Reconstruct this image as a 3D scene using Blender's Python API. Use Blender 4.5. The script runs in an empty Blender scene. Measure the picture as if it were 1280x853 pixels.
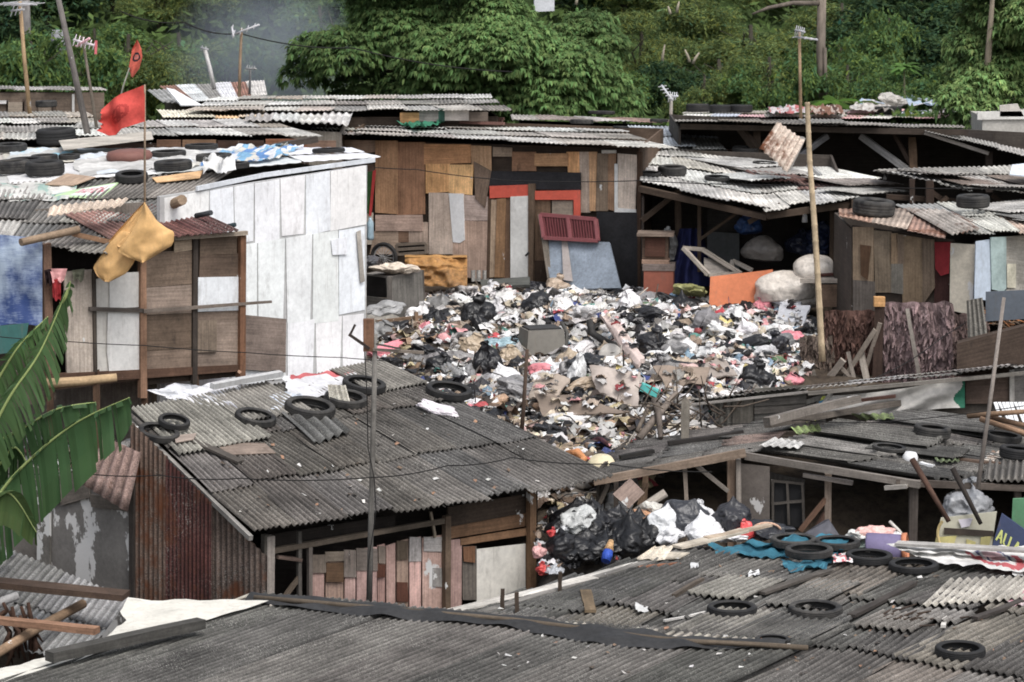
import bpy, bmesh, math, random
import numpy as np
from mathutils import Vector as V, Matrix, Quaternion, noise
from mathutils.bvhtree import BVHTree
random.seed(7); rng = np.random.default_rng(7)
R = math.radians; U = random.uniform
scene = bpy.context.scene
COL = scene.collection
# ------------------------------------------------------------------ camera model
F = 3600.0; PIT = R(8.79); CAM = V((0, 0, 9.0))
FW = V((0, math.cos(PIT), -math.sin(PIT))); UP = V((0, math.sin(PIT), math.cos(PIT))); RT = V((1, 0, 0))
def ray(px, py): return RT*((px-640)/F) + UP*((426.5-py)/F) + FW
def at(px, py, Y):
    d = ray(px, py); return CAM + d*(Y/d.y)
def atz(px, py, z):
    d = ray(px, py); return CAM + d*((z-9.0)/d.z)
def mpp(Y): return Y/F            # metres per photograph pixel
def c(r, g, b, a=0.0, k=1.0):
    f = lambda x: ((x/255)/12.92 if x <= 10 else (((x/255)+.055)/1.055)**2.4)
    R_, G_, B_ = f(r)*k, f(g)*k, f(b)*k; L_ = .3*R_+.6*G_+.1*B_; m = .2
    return (R_*(1-m)+L_*m, G_*(1-m)+L_*m, B_*(1-m)+L_*m, a)
def vary(col, d=.12):
    k = 1+U(-d, d); return (col[0]*k*(1+U(-.03, .03)), col[1]*k, col[2]*k*(1+U(-.03, .03)), col[3])
def nz(p, s=1.0): return noise.noise(V(p)*s)
# ------------------------------------------------------------------ mesh builder
class MB:
    def __init__(s): s.v = []; s.f = []; s.c = []; s.uv = []; s.sm = []
    def face(s, idx, col, uv=None, smooth=False):
        s.f.append(tuple(idx)); s.c.append(col); s.sm.append(smooth)
        if uv is None:
            P = [s.v[i] for i in idx]
            e = [(P[(i+1) % len(P)]-P[i]) for i in range(len(P))]
            L = max(e, key=lambda q: q.length); L = L.normalized() if L.length > 0 else V((1, 0, 0))
            n = (P[1]-P[0]).cross(P[2]-P[0]); n = n.normalized() if n.length > 0 else V((0, 0, 1))
            w = n.cross(L); o = s.uo
            uv = [((p-P[0]).dot(L)+o[0], (p-P[0]).dot(w)+o[1]) for p in P]
        s.uv.extend(uv)
    uo = (0, 0)
    def reseed(s): s.uo = (U(0, 40), U(0, 40))
    def poly(s, pts, col, uv=None, smooth=False):
        i = len(s.v); s.v.extend([V(p) for p in pts]); s.face(range(i, i+len(pts)), col, uv, smooth)
    def slab(s, pts, th, col, n=None):
        """a flat polygon given thickness th behind its face (n = outward normal)"""
        s.reseed(); pts = [V(p) for p in pts]
        if n is None:
            n = (pts[1]-pts[0]).cross(pts[2]-pts[0]).normalized()
            if n.dot(CAM-pts[0]) < 0: n = -n
        if (pts[1]-pts[0]).cross(pts[2]-pts[0]).dot(n) < 0: pts = pts[::-1]
        k = len(pts); i = len(s.v); s.v.extend(pts); s.v.extend([p-n*th for p in pts])
        s.face(range(i, i+k), col); s.face(range(i+2*k-1, i+k-1, -1), col)
        for a in range(k):
            b = (a+1) % k; s.face((i+a, i+k+a, i+k+b, i+b), col)
    def box(s, ctr, size, col, rot=None, taper=1.0):
        s.reseed(); h = V(size)/2; M = rot or Matrix.Identity(3); i = len(s.v)
        for z in (-1, 1):
            for (x, y) in ((-1, -1), (1, -1), (1, 1), (-1, 1)):
                t = taper if z > 0 else 1
                s.v.append(V(ctr)+M @ V((x*h.x*t, y*h.y*t, z*h.z)))
        for q in ((0, 3, 2, 1), (4, 5, 6, 7), (0, 1, 5, 4), (1, 2, 6, 5), (2, 3, 7, 6), (3, 0, 4, 7)):
            s.face([i+a for a in q], col)
    def beam(s, p, q, w, h, col, up=V((0, 0, 1)), bow=0.0):
        """a board or timber from p to q: w across, h along up; slightly bowed and uneven"""
        s.reseed(); p = V(p); q = V(q); d = (q-p); L = d.length; d = d/L
        a = d.cross(up)
        if a.length < 1e-3: a = d.cross(V((0, 1, 0)))
        a.normalize(); b = a.cross(d).normalized(); N = 4; i = len(s.v)
        for k in range(N+1):
            t = k/N; m = p+d*L*t + b*(bow*4*t*(1-t)) + a*U(-.003, .003)
            ww = w*U(.94, 1.06)/2; hh = h*U(.94, 1.06)/2
            for (x, y) in ((-1, -1), (1, -1), (1, 1), (-1, 1)): s.v.append(m+a*ww*x+b*hh*y)
        o = s.uo; P = 2*(w+h)
        for k in range(N):
            for e in range(4):
                A, B = i+k*4+e, i+k*4+(e+1) % 4
                u0, u1 = o[0]+L*k/N, o[0]+L*(k+1)/N; v0, v1 = o[1]+P*e/4, o[1]+P*(e+1)/4
                s.face((A, B, B+4, A+4), col, [(u0, v0), (u0, v1), (u1, v1), (u1, v0)])
        s.face((i+3, i+2, i+1, i), col); j = i+N*4; s.face((j, j+1, j+2, j+3), col)
    def tube(s, pts, r, col, n=8, cap=True, close=False, smooth=True):
        s.reseed(); pts = [V(p) for p in pts]; K = len(pts)
        rr = r if isinstance(r, (list, tuple)) else [r]*K
        i = len(s.v); ref = None; o = s.uo; L = 0
        for k in range(K):
            if close: t = pts[(k+1) % K]-pts[k-1]
            else: t = pts[min(k+1, K-1)]-pts[max(k-1, 0)]
            t.normalize()
            if ref is None:
                ref = t.cross(V((0, 0, 1)));
                if ref.length < .05: ref = t.cross(V((1, 0, 0)))
            ref = (ref-t*ref.dot(t)).normalized(); b = t.cross(ref)
            for e in range(n):
                an = 2*math.pi*e/n; s.v.append(pts[k]+(ref*math.cos(an)+b*math.sin(an))*rr[k])
        for k in range(K if close else K-1):
            k2 = (k+1) % K; dl = (pts[k2]-pts[k]).length
            for e in range(n):
                e2 = (e+1) % n; w = 2*math.pi*max(rr[k], .005)/n
                s.face((i+k*n+e, i+k*n+e2, i+k2*n+e2, i+k2*n+e), col,
                       [(o[0]+L, o[1]+w*e), (o[0]+L, o[1]+w*(e+1)), (o[0]+L+dl, o[1]+w*(e+1)), (o[0]+L+dl, o[1]+w*e)], smooth)
            L += dl
        if cap and not close:
            s.face([i+e for e in range(n)][::-1], col); s.face([i+(K-1)*n+e for e in range(n)], col)
    def lathe(s, prof, ctr, axis, col, n=28, smooth=True, closed=False):
        """prof: (radius, height) list turned about axis"""
        s.reseed(); ax = V(axis).normalized(); a = ax.cross(V((0, 1, .01))).normalized(); b = ax.cross(a); i = len(s.v); K = len(prof)
        for k in range(n):
            an = 2*math.pi*k/n; d = a*math.cos(an)+b*math.sin(an)
            for (r, h) in prof: s.v.append(V(ctr)+d*r+ax*h)
        for k in range(n):
            k2 = (k+1) % n
            for e in range(K if closed else K-1):
                e2 = (e+1) % K
                s.face((i+k*K+e, i+k2*K+e, i+k2*K+e2, i+k*K+e2), col, [(k*.1, e*.1), (k*.1+.1, e*.1), (k*.1+.1, e*.1+.1), (k*.1, e*.1+.1)], smooth)
    def grid(s, fn, nu, nv, col, smooth=True, uvs=1.0):
        """fn(u,v)->point, 0..1"""
        s.reseed(); i = len(s.v); o = s.uo
        for a in range(nu+1):
            for b in range(nv+1): s.v.append(V(fn(a/nu, b/nv)))
        for a in range(nu):
            for b in range(nv):
                A = i+a*(nv+1)+b; B = A+nv+1
                cc = col((a+.5)/nu, (b+.5)/nv) if callable(col) else col
                s.face((A, B, B+1, A+1), cc, [(o[0]+x*uvs, o[1]+y*uvs) for x, y in ((a/nu, b/nv), ((a+1)/nu, b/nv), ((a+1)/nu, (b+1)/nv), (a/nu, (b+1)/nv))], smooth)
    def corr(s, q, col, pitch=.076, amp=.011, lift=(0, 0), rows=4, sag=.0, rag=.0, seg=6):
        """a corrugated sheet over quad q = (TL,TR,BR,BL); waves run TL->BL; lift = normal offset at top, at foot"""
        TL, TR, BR, BL = [V(p) for p in q]
        n = (TR-TL).cross(BL-TL).normalized()
        if n.z < 0: n = -n
        e = (TR-TL); d = (BL-TL).normalized(); w = (e-d*e.dot(d)).length; Lv = (BL-TL).length
        nw = max(2, round(w/pitch)); nu = nw*seg; ph = U(0, 6.28); o = U(0, 50); i = len(s.v)
        warp = U(-1, 1)*.012; ed = [U(-rag, rag) for _ in range(nw+2)]; dent = U(0, 50)
        for a in range(nu+1):
            t = a/nu
            for b in range(rows+1):
                v = b/rows
                P = (TL*(1-t)+TR*t)*(1-v)+(BL*(1-t)+BR*t)*v
                if b == rows: P = P+d*ed[a//seg]
                h = amp*math.sin(2*math.pi*a/seg+ph)+lift[0]*(1-v)+lift[1]*v-sag*4*t*(1-t)+warp*(t-.5)*(2*v-1)
                h += .012*nz((t*w*1.5+dent, v*Lv*1.5, 0))*(.3+v)
                s.v.append(P+n*h)
        # edge thickness at the foot
        fi = len(s.v)
        for a in range(nu+1): s.v.append(s.v[i+a*(rows+1)+rows]-n*.007)
        for a in range(nu):
            for b in range(rows):
                A = i+a*(rows+1)+b; B = A+rows+1
                u0, u1 = (a+ph/6.283*seg)/seg, (a+1+ph/6.283*seg)/seg; v0, v1 = o+Lv*b/rows, o+Lv*(b+1)/rows
                s.face((A, A+1, B+1, B), col, [(u0, v0), (u0, v1), (u1, v1), (u1, v0)], True)
            A = i+a*(rows+1)+rows; B = A+rows+1
            s.face((A, fi+a, fi+a+1, B), col, [(u0, o), (u0, o), (u1, o), (u1, o)], False)
    def build(s, name, mat, parent=None, kind=None):
        me = bpy.data.meshes.new(name); me.from_pydata([tuple(p) for p in s.v], [], s.f)
        at_ = me.attributes.new('tone', 'FLOAT_COLOR', 'FACE'); at_.data.foreach_set('color', np.array(s.c, dtype=np.float32).ravel())
        uvl = me.uv_layers.new(name='UVMap'); uvl.data.foreach_set('uv', np.array(s.uv, dtype=np.float32).ravel())
        me.polygons.foreach_set('use_smooth', np.array(s.sm, dtype=bool))
        me.materials.append(mat); me.update()
        o = bpy.data.objects.new(name, me); COL.objects.link(o)
        if parent is not None:
            o.parent = parent; o.matrix_parent_inverse = Matrix.Translation(parent.location).inverted() if parent.rotation_euler.z == 0 else parent.matrix_basis.inverted()
        if kind: o['kind'] = kind
        return o
# ------------------------------------------------------------------ tagging
def tag(o, label, cat, group=None):
    o['label'] = label; o['category'] = cat
    if group: o['group'] = group
    return o
def thing(name, label, cat, loc, group=None):
    o = bpy.data.objects.new(name, None); COL.objects.link(o); o.location = V(loc); o.empty_display_size = .2
    return tag(o, label, cat, group)
def recenter(o):
    """origin to the base centre of the mesh (for single-mesh things)"""
    vs = [v.co for v in o.data.vertices]
    mn = V((min(p.x for p in vs), min(p.y for p in vs), min(p.z for p in vs))); mx = V((max(p.x for p in vs), max(p.y for p in vs), max(p.z for p in vs)))
    b = V(((mn.x+mx.x)/2, (mn.y+mx.y)/2, mn.z)); o.data.transform(Matrix.Translation(-b)); o.location = o.location+b
    return o
def single(mb, name, mat, label, cat, group=None): return tag(recenter(mb.build(name, mat)), label, cat, group)
# ------------------------------------------------------------------ surfaces to lay things on
SURF = {}
def reg(key, q, n=10):
    TL, TR, BR, BL = [V(p) for p in q]; vs = []; fs = []
    for a in range(n+1):
        for b in range(n+1):
            u, v = a/n, b/n; vs.append((TL*(1-u)+TR*u)*(1-v)+(BL*(1-u)+BR*u)*v)
    for a in range(n):
        for b in range(n):
            A = a*(n+1)+b; fs.append((A, A+n+1, A+n+2, A+1))
    SURF.setdefault(key, []).append(BVHTree.FromPolygons(vs, fs))
def hit(px, py, key):
    d = ray(px, py).normalized(); best = None
    for t in SURF[key]:
        p, n, i, dist = t.ray_cast(CAM, d)
        if p is not None and (best is None or dist < best[2]): best = (p, n if n.z > 0 else -n, dist)
    if best is None:
        # just outside the patch: fall back on the nearest point's plane
        t = SURF[key][0]; Y0 = t.find_nearest(at(px, py, 35))
        p, n = Y0[0], Y0[1]; n = n if n.z > 0 else -n
        k = (p-CAM).dot(n)/d.dot(n); return CAM+d*k, n
    return best[0], best[1]
class Wall:
    """a vertical plane through two photographed points"""
    def __init__(s, pxl, Yl, pxr, Yr, py=400):
        s.a = at(pxl, py, Yl); s.b = at(pxr, py, Yr); s.a.z = s.b.z = 0
        s.d = (s.b-s.a).normalized(); s.n = s.d.cross(V((0, 0, 1)));
        if s.n.y > 0: s.n = -s.n
    def pt(s, px, py, off=0.0):
        d = ray(px, py); q = s.a+s.n*off; k = (q-CAM).dot(s.n)/d.dot(s.n); return CAM+d*k
    def rect(s, x0, y0, x1, y1, off=0.0):
        return [s.pt(x0, y0, off), s.pt(x1, y0, off), s.pt(x1, y1, off), s.pt(x0, y1, off)]
def panel(parent, W, pts, col, name='panel', mat='ply', off=.02, th=.018, label=None):
    mb = MB()
    if isinstance(pts, tuple): pts = [(pts[0]+U(-.6, .6), pts[1]+U(-.6, .6)), (pts[2]+U(-.6, .6), pts[1]+U(-.6, .6)), (pts[2]+U(-.6, .6), pts[3]+U(-.6, .6)), (pts[0]+U(-.6, .6), pts[3]+U(-.6, .6))]
    mb.slab([W.pt(x, y, off) for x, y in pts], th, col, W.n); o = mb.build(name, M[mat], parent)
    if label: o['label'] = label
    return o
def qpt(q, u, v):
    TL, TR, BR, BL = q; return (TL*(1-u)+TR*u)*(1-v)+(BL*(1-u)+BR*u)*v
def roof(parent, q, key, tones, nu, nv, mat='corr', pitch=.076, amp=.012, name='roof', jit=1.0, rows=4, rag=.02, skip=()):
    """roof of overlapping corrugated sheets; q 3-D corners TL,TR,BR,BL, foot at BR-BL"""
    q = [V(p) for p in q]
    if key: reg(key, q)
    mb = MB()
    for j in range(nv):
        for i in range(nu):
            if (i, j) in skip: continue
            du = .04*jit/nu; dv = .05/nv
            u0, u1 = i/nu-du*random.random(), (i+1)/nu+du*random.random()+.02/nu
            v0, v1 = max(0, j/nv-dv), (j+1)/nv+U(-.01, .06)/nv*jit
            if j == nv-1: v1 = 1+U(-.015, .015)*jit
            sk = U(-.006, .006)*jit; sv = U(-.008, .008)*jit
            qq = [qpt(q, u0+sk, v0), qpt(q, u1+sk, v0+sv), qpt(q, u1-sk, v1+sv), qpt(q, u0-sk, v1)]
            col = vary(random.choice(tones), .16)
            base = .004+(i % 2)*.012+random.random()*.008*jit
            mb.corr(qq, col, pitch, amp, (base+.0, base+.022+.012*random.random()*jit), rows, rag=rag)
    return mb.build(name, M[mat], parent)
def repair(parent, key, spots, d, tones, pt=.076, name='repair_sheets'):
    """loose sheets thrown over a roof; d = direction of the waves"""
    mb = MB(); d = V(d).normalized()
    for (x, y, w, L) in spots:
        a, n_ = hit(x, y, key); dd = (Matrix.Rotation(U(-.15, .15), 3, 'Z') @ d); dd = (dd-n_*dd.dot(n_)).normalized(); e = n_.cross(dd); a = a+n_*U(.04, .07); mb.corr([a, a+e*w, a+e*w+dd*L, a+dd*L], vary(random.choice(tones), .2), pt, pt*.14, (.0, U(.02, .08)), 5, rag=.05)
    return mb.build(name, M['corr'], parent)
def box_walls(parent, cs, z0, z1, col, mat='ply', th=.04, skip=(), name='wall'):
    """plain walls round ground corners cs (list of xy), one mesh; skip = sides left open; z1 may be a list"""
    mb = MB(); k = len(cs); z1s = z1 if isinstance(z1, (list, tuple)) else [z1]*k
    ctr = sum((V((p[0], p[1], 0)) for p in cs), V())/k
    for i in range(k):
        if i in skip: continue
        j = (i+1) % k; a = V((cs[i][0], cs[i][1], z0)); b = V((cs[j][0], cs[j][1], z0)); a2 = V((a.x, a.y, z1s[i])); b2 = V((b.x, b.y, z1s[j]))
        n = (b-a).cross(V((0, 0, 1))).normalized()
        if n.dot(a-ctr) < 0: n = -n
        mb.slab([a, b, b2, a2], th, vary(col), n)
    return mb.build(name, M[mat], parent)
# ------------------------------------------------------------------ materials
M = {}
class NT:
    def __init__(s, name):
        m = bpy.data.materials.new(name); m.use_nodes = True; s.m = m; s.t = m.node_tree; s.t.nodes.clear()
        s.out = s.n('ShaderNodeOutputMaterial')
    def n(s, ty, **kw):
        x = s.t.nodes.new(ty)
        for k, v in kw.items():
            if k.startswith('i_'):
                key = k[2:]; key = int(key) if key.isdigit() else key; x.inputs[key].default_value = v
            else: setattr(x, k, v)
        return x
    def l(s, a, b): s.t.links.new(a, b)
    def val(s, x, sock):
        if isinstance(x, (int, float)): sock.default_value = x
        elif isinstance(x, (tuple, list)): sock.default_value = x
        else: s.l(x, sock)
    def math(s, op, a, b=0.0, cl=False):
        x = s.n('ShaderNodeMath', operation=op, use_clamp=cl); s.val(a, x.inputs[0]); s.val(b, x.inputs[1]); return x.outputs[0]
    def mix(s, f, a, b, mode='MIX'):
        x = s.n('ShaderNodeMix', data_type='RGBA', blend_type=mode); s.val(f, x.inputs[0]); s.val(a, x.inputs[6]); s.val(b, x.inputs[7]); return x.outputs[2]
    def ramp(s, f, lo, hi):
        x = s.n('ShaderNodeMapRange', clamp=True); s.val(f, x.inputs[0]); x.inputs[1].default_value = lo; x.inputs[2].default_value = hi; return x.outputs[0]
    def noise(s, vec, scale, detail=4.0, rough=.6, dim='3D'):
        x = s.n('ShaderNodeTexNoise', noise_dimensions=dim); s.l(vec, x.inputs['Vector']); x.inputs['Scale'].default_value = scale; x.inputs['Detail'].default_value = detail; x.inputs['Roughness'].default_value = rough; return x.outputs[0]
    def mapv(s, vec, sc):
        x = s.n('ShaderNodeMapping'); s.l(vec, x.inputs[0]); x.inputs[3].default_value = sc; return x.outputs[0]
    def bump(s, h, st, dist=.01):
        x = s.n('ShaderNodeBump'); s.l(h, x.inputs['Height']); x.inputs['Strength'].default_value = st; x.inputs['Distance'].default_value = dist; return x.outputs[0]
    def bsdf(s, col, rough=.8, spec=.3, nrm=None, metal=0.0, connect=True):
        b = s.n('ShaderNodeBsdfPrincipled'); s.val(col, b.inputs['Base Color']); s.val(rough, b.inputs['Roughness']); s.val(spec, b.inputs['Specular IOR Level']); s.val(metal, b.inputs['Metallic'])
        if nrm is not None: s.l(nrm, b.inputs['Normal'])
        if connect: s.l(b.outputs[0], s.out.inputs[0])
        return b
    def tone(s):
        a = s.n('ShaderNodeAttribute', attribute_name='tone'); return a.outputs['Color'], a.outputs['Alpha']
    def uv(s): return s.n('ShaderNodeUVMap').outputs[0]
    def pos(s): return s.n('ShaderNodeNewGeometry').outputs['Position']
def k3(n, f, lo, hi):      # grey factor colour lo..hi
    x = n.n('ShaderNodeMapRange'); n.val(f, x.inputs[0]); x.inputs[1].default_value = .3; x.inputs[2].default_value = .7; x.inputs[3].default_value = lo; x.inputs[4].default_value = hi; return x.outputs[0]
def scale_col(n, col, fac):
    x = n.n('ShaderNodeVectorMath', operation='SCALE'); n.l(col, x.inputs[0]); n.val(fac, x.inputs['Scale']); return x.outputs[0]

# weathered corrugated cement or zinc sheet. uv = (wave number, metres along); alpha = rust
n = NT('corrugated'); col, al = n.tone(); uv = n.uv(); pos = n.pos()
big = n.noise(pos, 1.1, 5, .65); fine = n.noise(pos, 22, 3, .7); spk = n.noise(pos, 75, 2, .8)
stv = n.mapv(uv, (1.1, .55, 1)); st = n.noise(stv, 1.0, 5, .7)
f = n.math('MULTIPLY', k3(n, big, .48, 1.42), k3(n, st, .62, 1.32)); f = n.math('MULTIPLY', f, k3(n, fine, .72, 1.25)); f = n.math('MULTIPLY', f, k3(n, spk, .45, 1.55))
# lichen and soot in the troughs, deepened with painted shading so the waves read
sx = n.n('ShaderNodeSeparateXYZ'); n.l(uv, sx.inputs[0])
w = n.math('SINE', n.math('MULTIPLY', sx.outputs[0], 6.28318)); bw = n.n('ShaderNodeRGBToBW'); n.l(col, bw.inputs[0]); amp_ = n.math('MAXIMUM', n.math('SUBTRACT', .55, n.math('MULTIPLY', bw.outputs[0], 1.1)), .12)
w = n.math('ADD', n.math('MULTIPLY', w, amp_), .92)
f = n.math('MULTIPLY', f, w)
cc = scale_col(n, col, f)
# white lichen flecks
fl = n.ramp(n.noise(pos, 9, 6, .75), .66, .74); cc = n.mix(n.math('MULTIPLY', fl, .3), cc, (.35, .35, .33, 1))
gr = n.math('MULTIPLY', n.ramp(n.noise(pos, 55, 3, .75), .56, .66), n.ramp(n.noise(pos, 1.7, 4, .6), .42, .62)); cc = n.mix(n.math('MULTIPLY', gr, .7), cc, (.40, .39, .36, 1))
dk = n.ramp(n.noise(pos, 3.2, 6, .75), .57, .70); cc = n.mix(n.math('MULTIPLY', dk, .55), cc, (.02, .019, .018, 1))
rs = n.noise(n.mapv(pos, (1.6, 1.6, 1.6)), 1.0, 6, .7); rm = n.math('ADD', rs, n.math('MULTIPLY', al, .5)); rm = n.ramp(rm, .78, .9)
rcol = n.mix(n.noise(pos, 6, 4, .6), (.04, .016, .010, 1), (.17, .065, .03, 1)); cc = n.mix(rm, cc, rcol)
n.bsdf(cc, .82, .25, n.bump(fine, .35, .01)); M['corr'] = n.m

# timber and plywood; u along the grain, alpha = peeling whitewash
n = NT('timber'); col, al = n.tone(); uv = n.uv(); pos = n.pos()
g = n.noise(n.mapv(uv, (1.5, 34, 1)), 1.0, 4, .65); b = n.noise(pos, 2.2, 5, .65); fi = n.noise(pos, 30, 3, .7)
f = n.math('MULTIPLY', k3(n, g, .7, 1.22), k3(n, b, .62, 1.25)); f = n.math('MULTIPLY', f, k3(n, fi, .82, 1.15)); cc = scale_col(n, col, f)
dk = n.ramp(n.noise(n.mapv(pos, (1, 1, .4)), 4.5, 6, .7), .6, .74); cc = n.mix(n.math('MULTIPLY', dk, .6), cc, (.03, .024, .02, 1))
pl = n.ramp(n.math('ADD', n.noise(n.mapv(pos, (1.3, 1.3, 1)), 2.6, 6, .62), n.math('MULTIPLY', al, .3)), .68, .70); cc = n.mix(pl, cc, (.55, .55, .54, 1))
n.bsdf(cc, .85, .2, n.bump(g, .3, .006)); M['ply'] = n.m

# painted or plastic sheet, dirty
n = NT('paint'); col, al = n.tone(); pos = n.pos()
b = n.noise(pos, 1.7, 5, .6); fi = n.noise(pos, 14, 5, .7); f = n.math('MULTIPLY', k3(n, b, .84, 1.1), k3(n, fi, .86, 1.1)); cc = scale_col(n, col, f)
dk = n.ramp(n.noise(n.mapv(pos, (1, 1, .3)), 5, 6, .75), .56, .78); cc = n.mix(n.math('MULTIPLY', dk, .55), cc, (.12, .10, .085, 1))
dr = n.ramp(n.noise(n.mapv(pos, (7, 7, .5)), 1.5, 5, .7), .58, .72); cc = n.mix(n.math('MULTIPLY', dr, .28), cc, (.16, .12, .09, 1))
n.bsdf(cc, .65, .3, n.bump(fi, .15, .006)); M['paint'] = n.m

# rusty zinc / iron
n = NT('iron'); col, al = n.tone(); pos = n.pos(); b = n.noise(pos, 3, 6, .7); fi = n.noise(pos, 25, 3, .7)
cc = scale_col(n, col, n.math('MULTIPLY', k3(n, b, .7, 1.25), k3(n, fi, .8, 1.2)))
rm = n.ramp(n.math('ADD', b, n.math('MULTIPLY', al, .4)), .7, .82); cc = n.mix(rm, cc, n.mix(fi, (.05, .02, .012, 1), (.19, .075, .035, 1)))
n.bsdf(cc, .6, .4, n.bump(fi, .2, .005)); M['iron'] = n.m

# bare concrete with flaking limewash (alpha)
n = NT('concrete'); col, al = n.tone(); pos = n.pos(); b = n.noise(pos, 1.5, 6, .65); fi = n.noise(pos, 18, 4, .7)
cc = scale_col(n, col, n.math('MULTIPLY', k3(n, b, .7, 1.2), k3(n, fi, .85, 1.15)))
pl = n.ramp(n.math('ADD', n.noise(n.mapv(pos, (1.6, 1.6, .9)), 2.0, 6, .6), n.math('MULTIPLY', al, .25)), .62, .64); cc = n.mix(pl, cc, (.58, .57, .56, 1))
n.bsdf(cc, .9, .2, n.bump(fi, .4, .01)); M['concrete'] = n.m

# film plastic: colour from the object, so copies of one mesh can differ
n = NT('film_plastic'); oi = n.n('ShaderNodeObjectInfo'); pos = n.pos(); fi = n.noise(pos, 13, 5, .7); b = n.noise(pos, 4, 4, .6)
cc = scale_col(n, oi.outputs['Color'], n.math('MULTIPLY', k3(n, fi, .75, 1.2), k3(n, b, .8, 1.15)))
dk = n.ramp(n.noise(pos, 7, 5, .7), .58, .72); cc = n.mix(n.math('MULTIPLY', dk, .45), cc, (.07, .06, .05, 1))
cr = n.math('ABSOLUTE', n.math('SUBTRACT', n.noise(pos, 5, 3, .5), .5)); n.bsdf(cc, .4, .45, n.bump(cr, .6, .09)); M['film'] = n.m
# the same for loose scraps and cloth, colour from the face
n = NT('scrap'); col, al = n.tone(); pos = n.pos(); fi = n.noise(pos, 18, 5, .7); b = n.noise(pos, 3, 4, .6)
cc = scale_col(n, col, n.math('MULTIPLY', k3(n, fi, .7, 1.2), k3(n, b, .75, 1.15)))
cr = n.math('ABSOLUTE', n.math('SUBTRACT', n.noise(pos, 11, 3, .6), .5)); dk = n.ramp(n.noise(pos, 3.5, 5, .7), .5, .68); cc = n.mix(n.math('MULTIPLY', dk, .28), cc, (.10, .085, .07, 1)); n.bsdf(cc, .6, .3, n.bump(cr, .8, .05)); M['scrap'] = n.m
n = NT('cloth'); col, al = n.tone(); pos = n.pos(); fi = n.noise(pos, 9, 5, .65); b = n.noise(pos, 2, 5, .6)
cc = scale_col(n, col, n.math('MULTIPLY', k3(n, fi, .8, 1.15), k3(n, b, .75, 1.15)))
bs = n.bsdf(cc, .75, .2, n.bump(fi, .4, .03), connect=False)
tr = n.n('ShaderNodeBsdfTranslucent'); n.l(cc, tr.inputs[0]); mx = n.n('ShaderNodeMixShader'); mx.inputs[0].default_value = .15; n.l(bs.outputs[0], mx.inputs[1]); n.l(tr.outputs[0], mx.inputs[2]); n.l(mx.outputs[0], n.out.inputs[0]); M['cloth'] = n.m
# tyre rubber with dust
n = NT('rubber'); pos = n.pos(); oi = n.n('ShaderNodeObjectInfo'); b = n.noise(pos, 6, 5, .65); fi = n.noise(pos, 40, 3, .7)
cc = n.mix(n.math('MULTIPLY', n.ramp(b, .36, .68), n.math('ADD', n.math('MULTIPLY', oi.outputs['Random'], .5), .06)), (.014, .014, .015, 1), (.12, .112, .10, 1))
n.bsdf(cc, .75, .3, n.bump(fi, .3, .006)); M['rubber'] = n.m
# tarmac-like felt / black sheet
n = NT('felt'); col, al = n.tone(); pos = n.pos(); fi = n.noise(pos, 20, 4, .7); b = n.noise(pos, 3, 5, .6)
cc = scale_col(n, col, n.math('MULTIPLY', k3(n, fi, .7, 1.3), k3(n, b, .7, 1.3))); n.bsdf(cc, .7, .3, n.bump(b, .3, .02)); M['felt'] = n.m
# leaves
def leafmat(name, tr=.3, rough=.5, amt=.35):
    n = NT(name); col, al = n.tone(); pos = n.pos(); b = n.noise(pos, 1.3, 3, .6)
    cc = scale_col(n, col, k3(n, b, 1-amt, 1+amt)); bs = n.bsdf(cc, rough, .12, connect=False)
    t = n.n('ShaderNodeBsdfTranslucent'); n.l(cc, t.inputs[0]); mx = n.n('ShaderNodeMixShader'); mx.inputs[0].default_value = tr
    n.l(bs.outputs[0], mx.inputs[1]); n.l(t.outputs[0], mx.inputs[2]); n.l(mx.outputs[0], n.out.inputs[0]); return n.m
M['leaf'] = leafmat('foliage', .4, .75, .3); M['banana'] = leafmat('banana_leaf', .25, .4, .2)
n = NT('bark'); col, al = n.tone(); uv = n.uv(); pos = n.pos(); b = n.noise(n.mapv(pos, (5, 5, 1.2)), 2, 5, .7); cc = scale_col(n, col, k3(n, b, .55, 1.35)); n.bsdf(cc, .9, .2, n.bump(b, .6, .03)); M['bark'] = n.m
# ground
def groundmat(name, a, b, d):
    n = NT(name); pos = n.pos(); x = n.noise(pos, .7, 6, .65); y = n.noise(pos, 6, 6, .7); cc = n.mix(n.ramp(x, .35, .65), a, b); cc = n.mix(n.ramp(y, .45, .7), cc, d); n.bsdf(cc, .95, .15, n.bump(y, .6, .05)); return n.m
M['soil'] = groundmat('soil', (.06, .045, .033, 1), (.10, .08, .06, 1), (.03, .024, .02, 1))
M['hill'] = groundmat('hill', (.04, .068, .022, 1), (.065, .10, .032, 1), (.025, .04, .014, 1))
M['refuse'] = groundmat('refuse', (.10, .085, .07, 1), (.20, .18, .16, 1), (.025, .024, .024, 1))
# thatch
n = NT('thatch'); col, al = n.tone(); pos = n.pos(); g = n.noise(n.mapv(pos, (9, 9, 2.5)), 2.2, 5, .7); b = n.noise(pos, 3, 4, .6)
cc = scale_col(n, col, n.math('MULTIPLY', k3(n, g, .35, 1.7), k3(n, b, .7, 1.3))); n.bsdf(cc, .9, .15, n.bump(g, .9, .03)); M['thatch'] = n.m
# woven blue tarpaulin worn white
n = NT('tarpaulin'); col, al = n.tone(); pos = n.pos(); b = n.noise(n.mapv(pos, (1.2, 1.2, .9)), 1.6, 6, .62); fi = n.noise(n.mapv(pos, (1, 1, 6)), 9, 4, .7)
cc = n.mix(n.ramp(n.math('ADD', b, n.math('MULTIPLY', fi, .25)), .54, .75), col, (.33, .40, .50, 1)); n.bsdf(cc, .55, .35, n.bump(fi, .4, .01)); M['tarp'] = n.m
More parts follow.
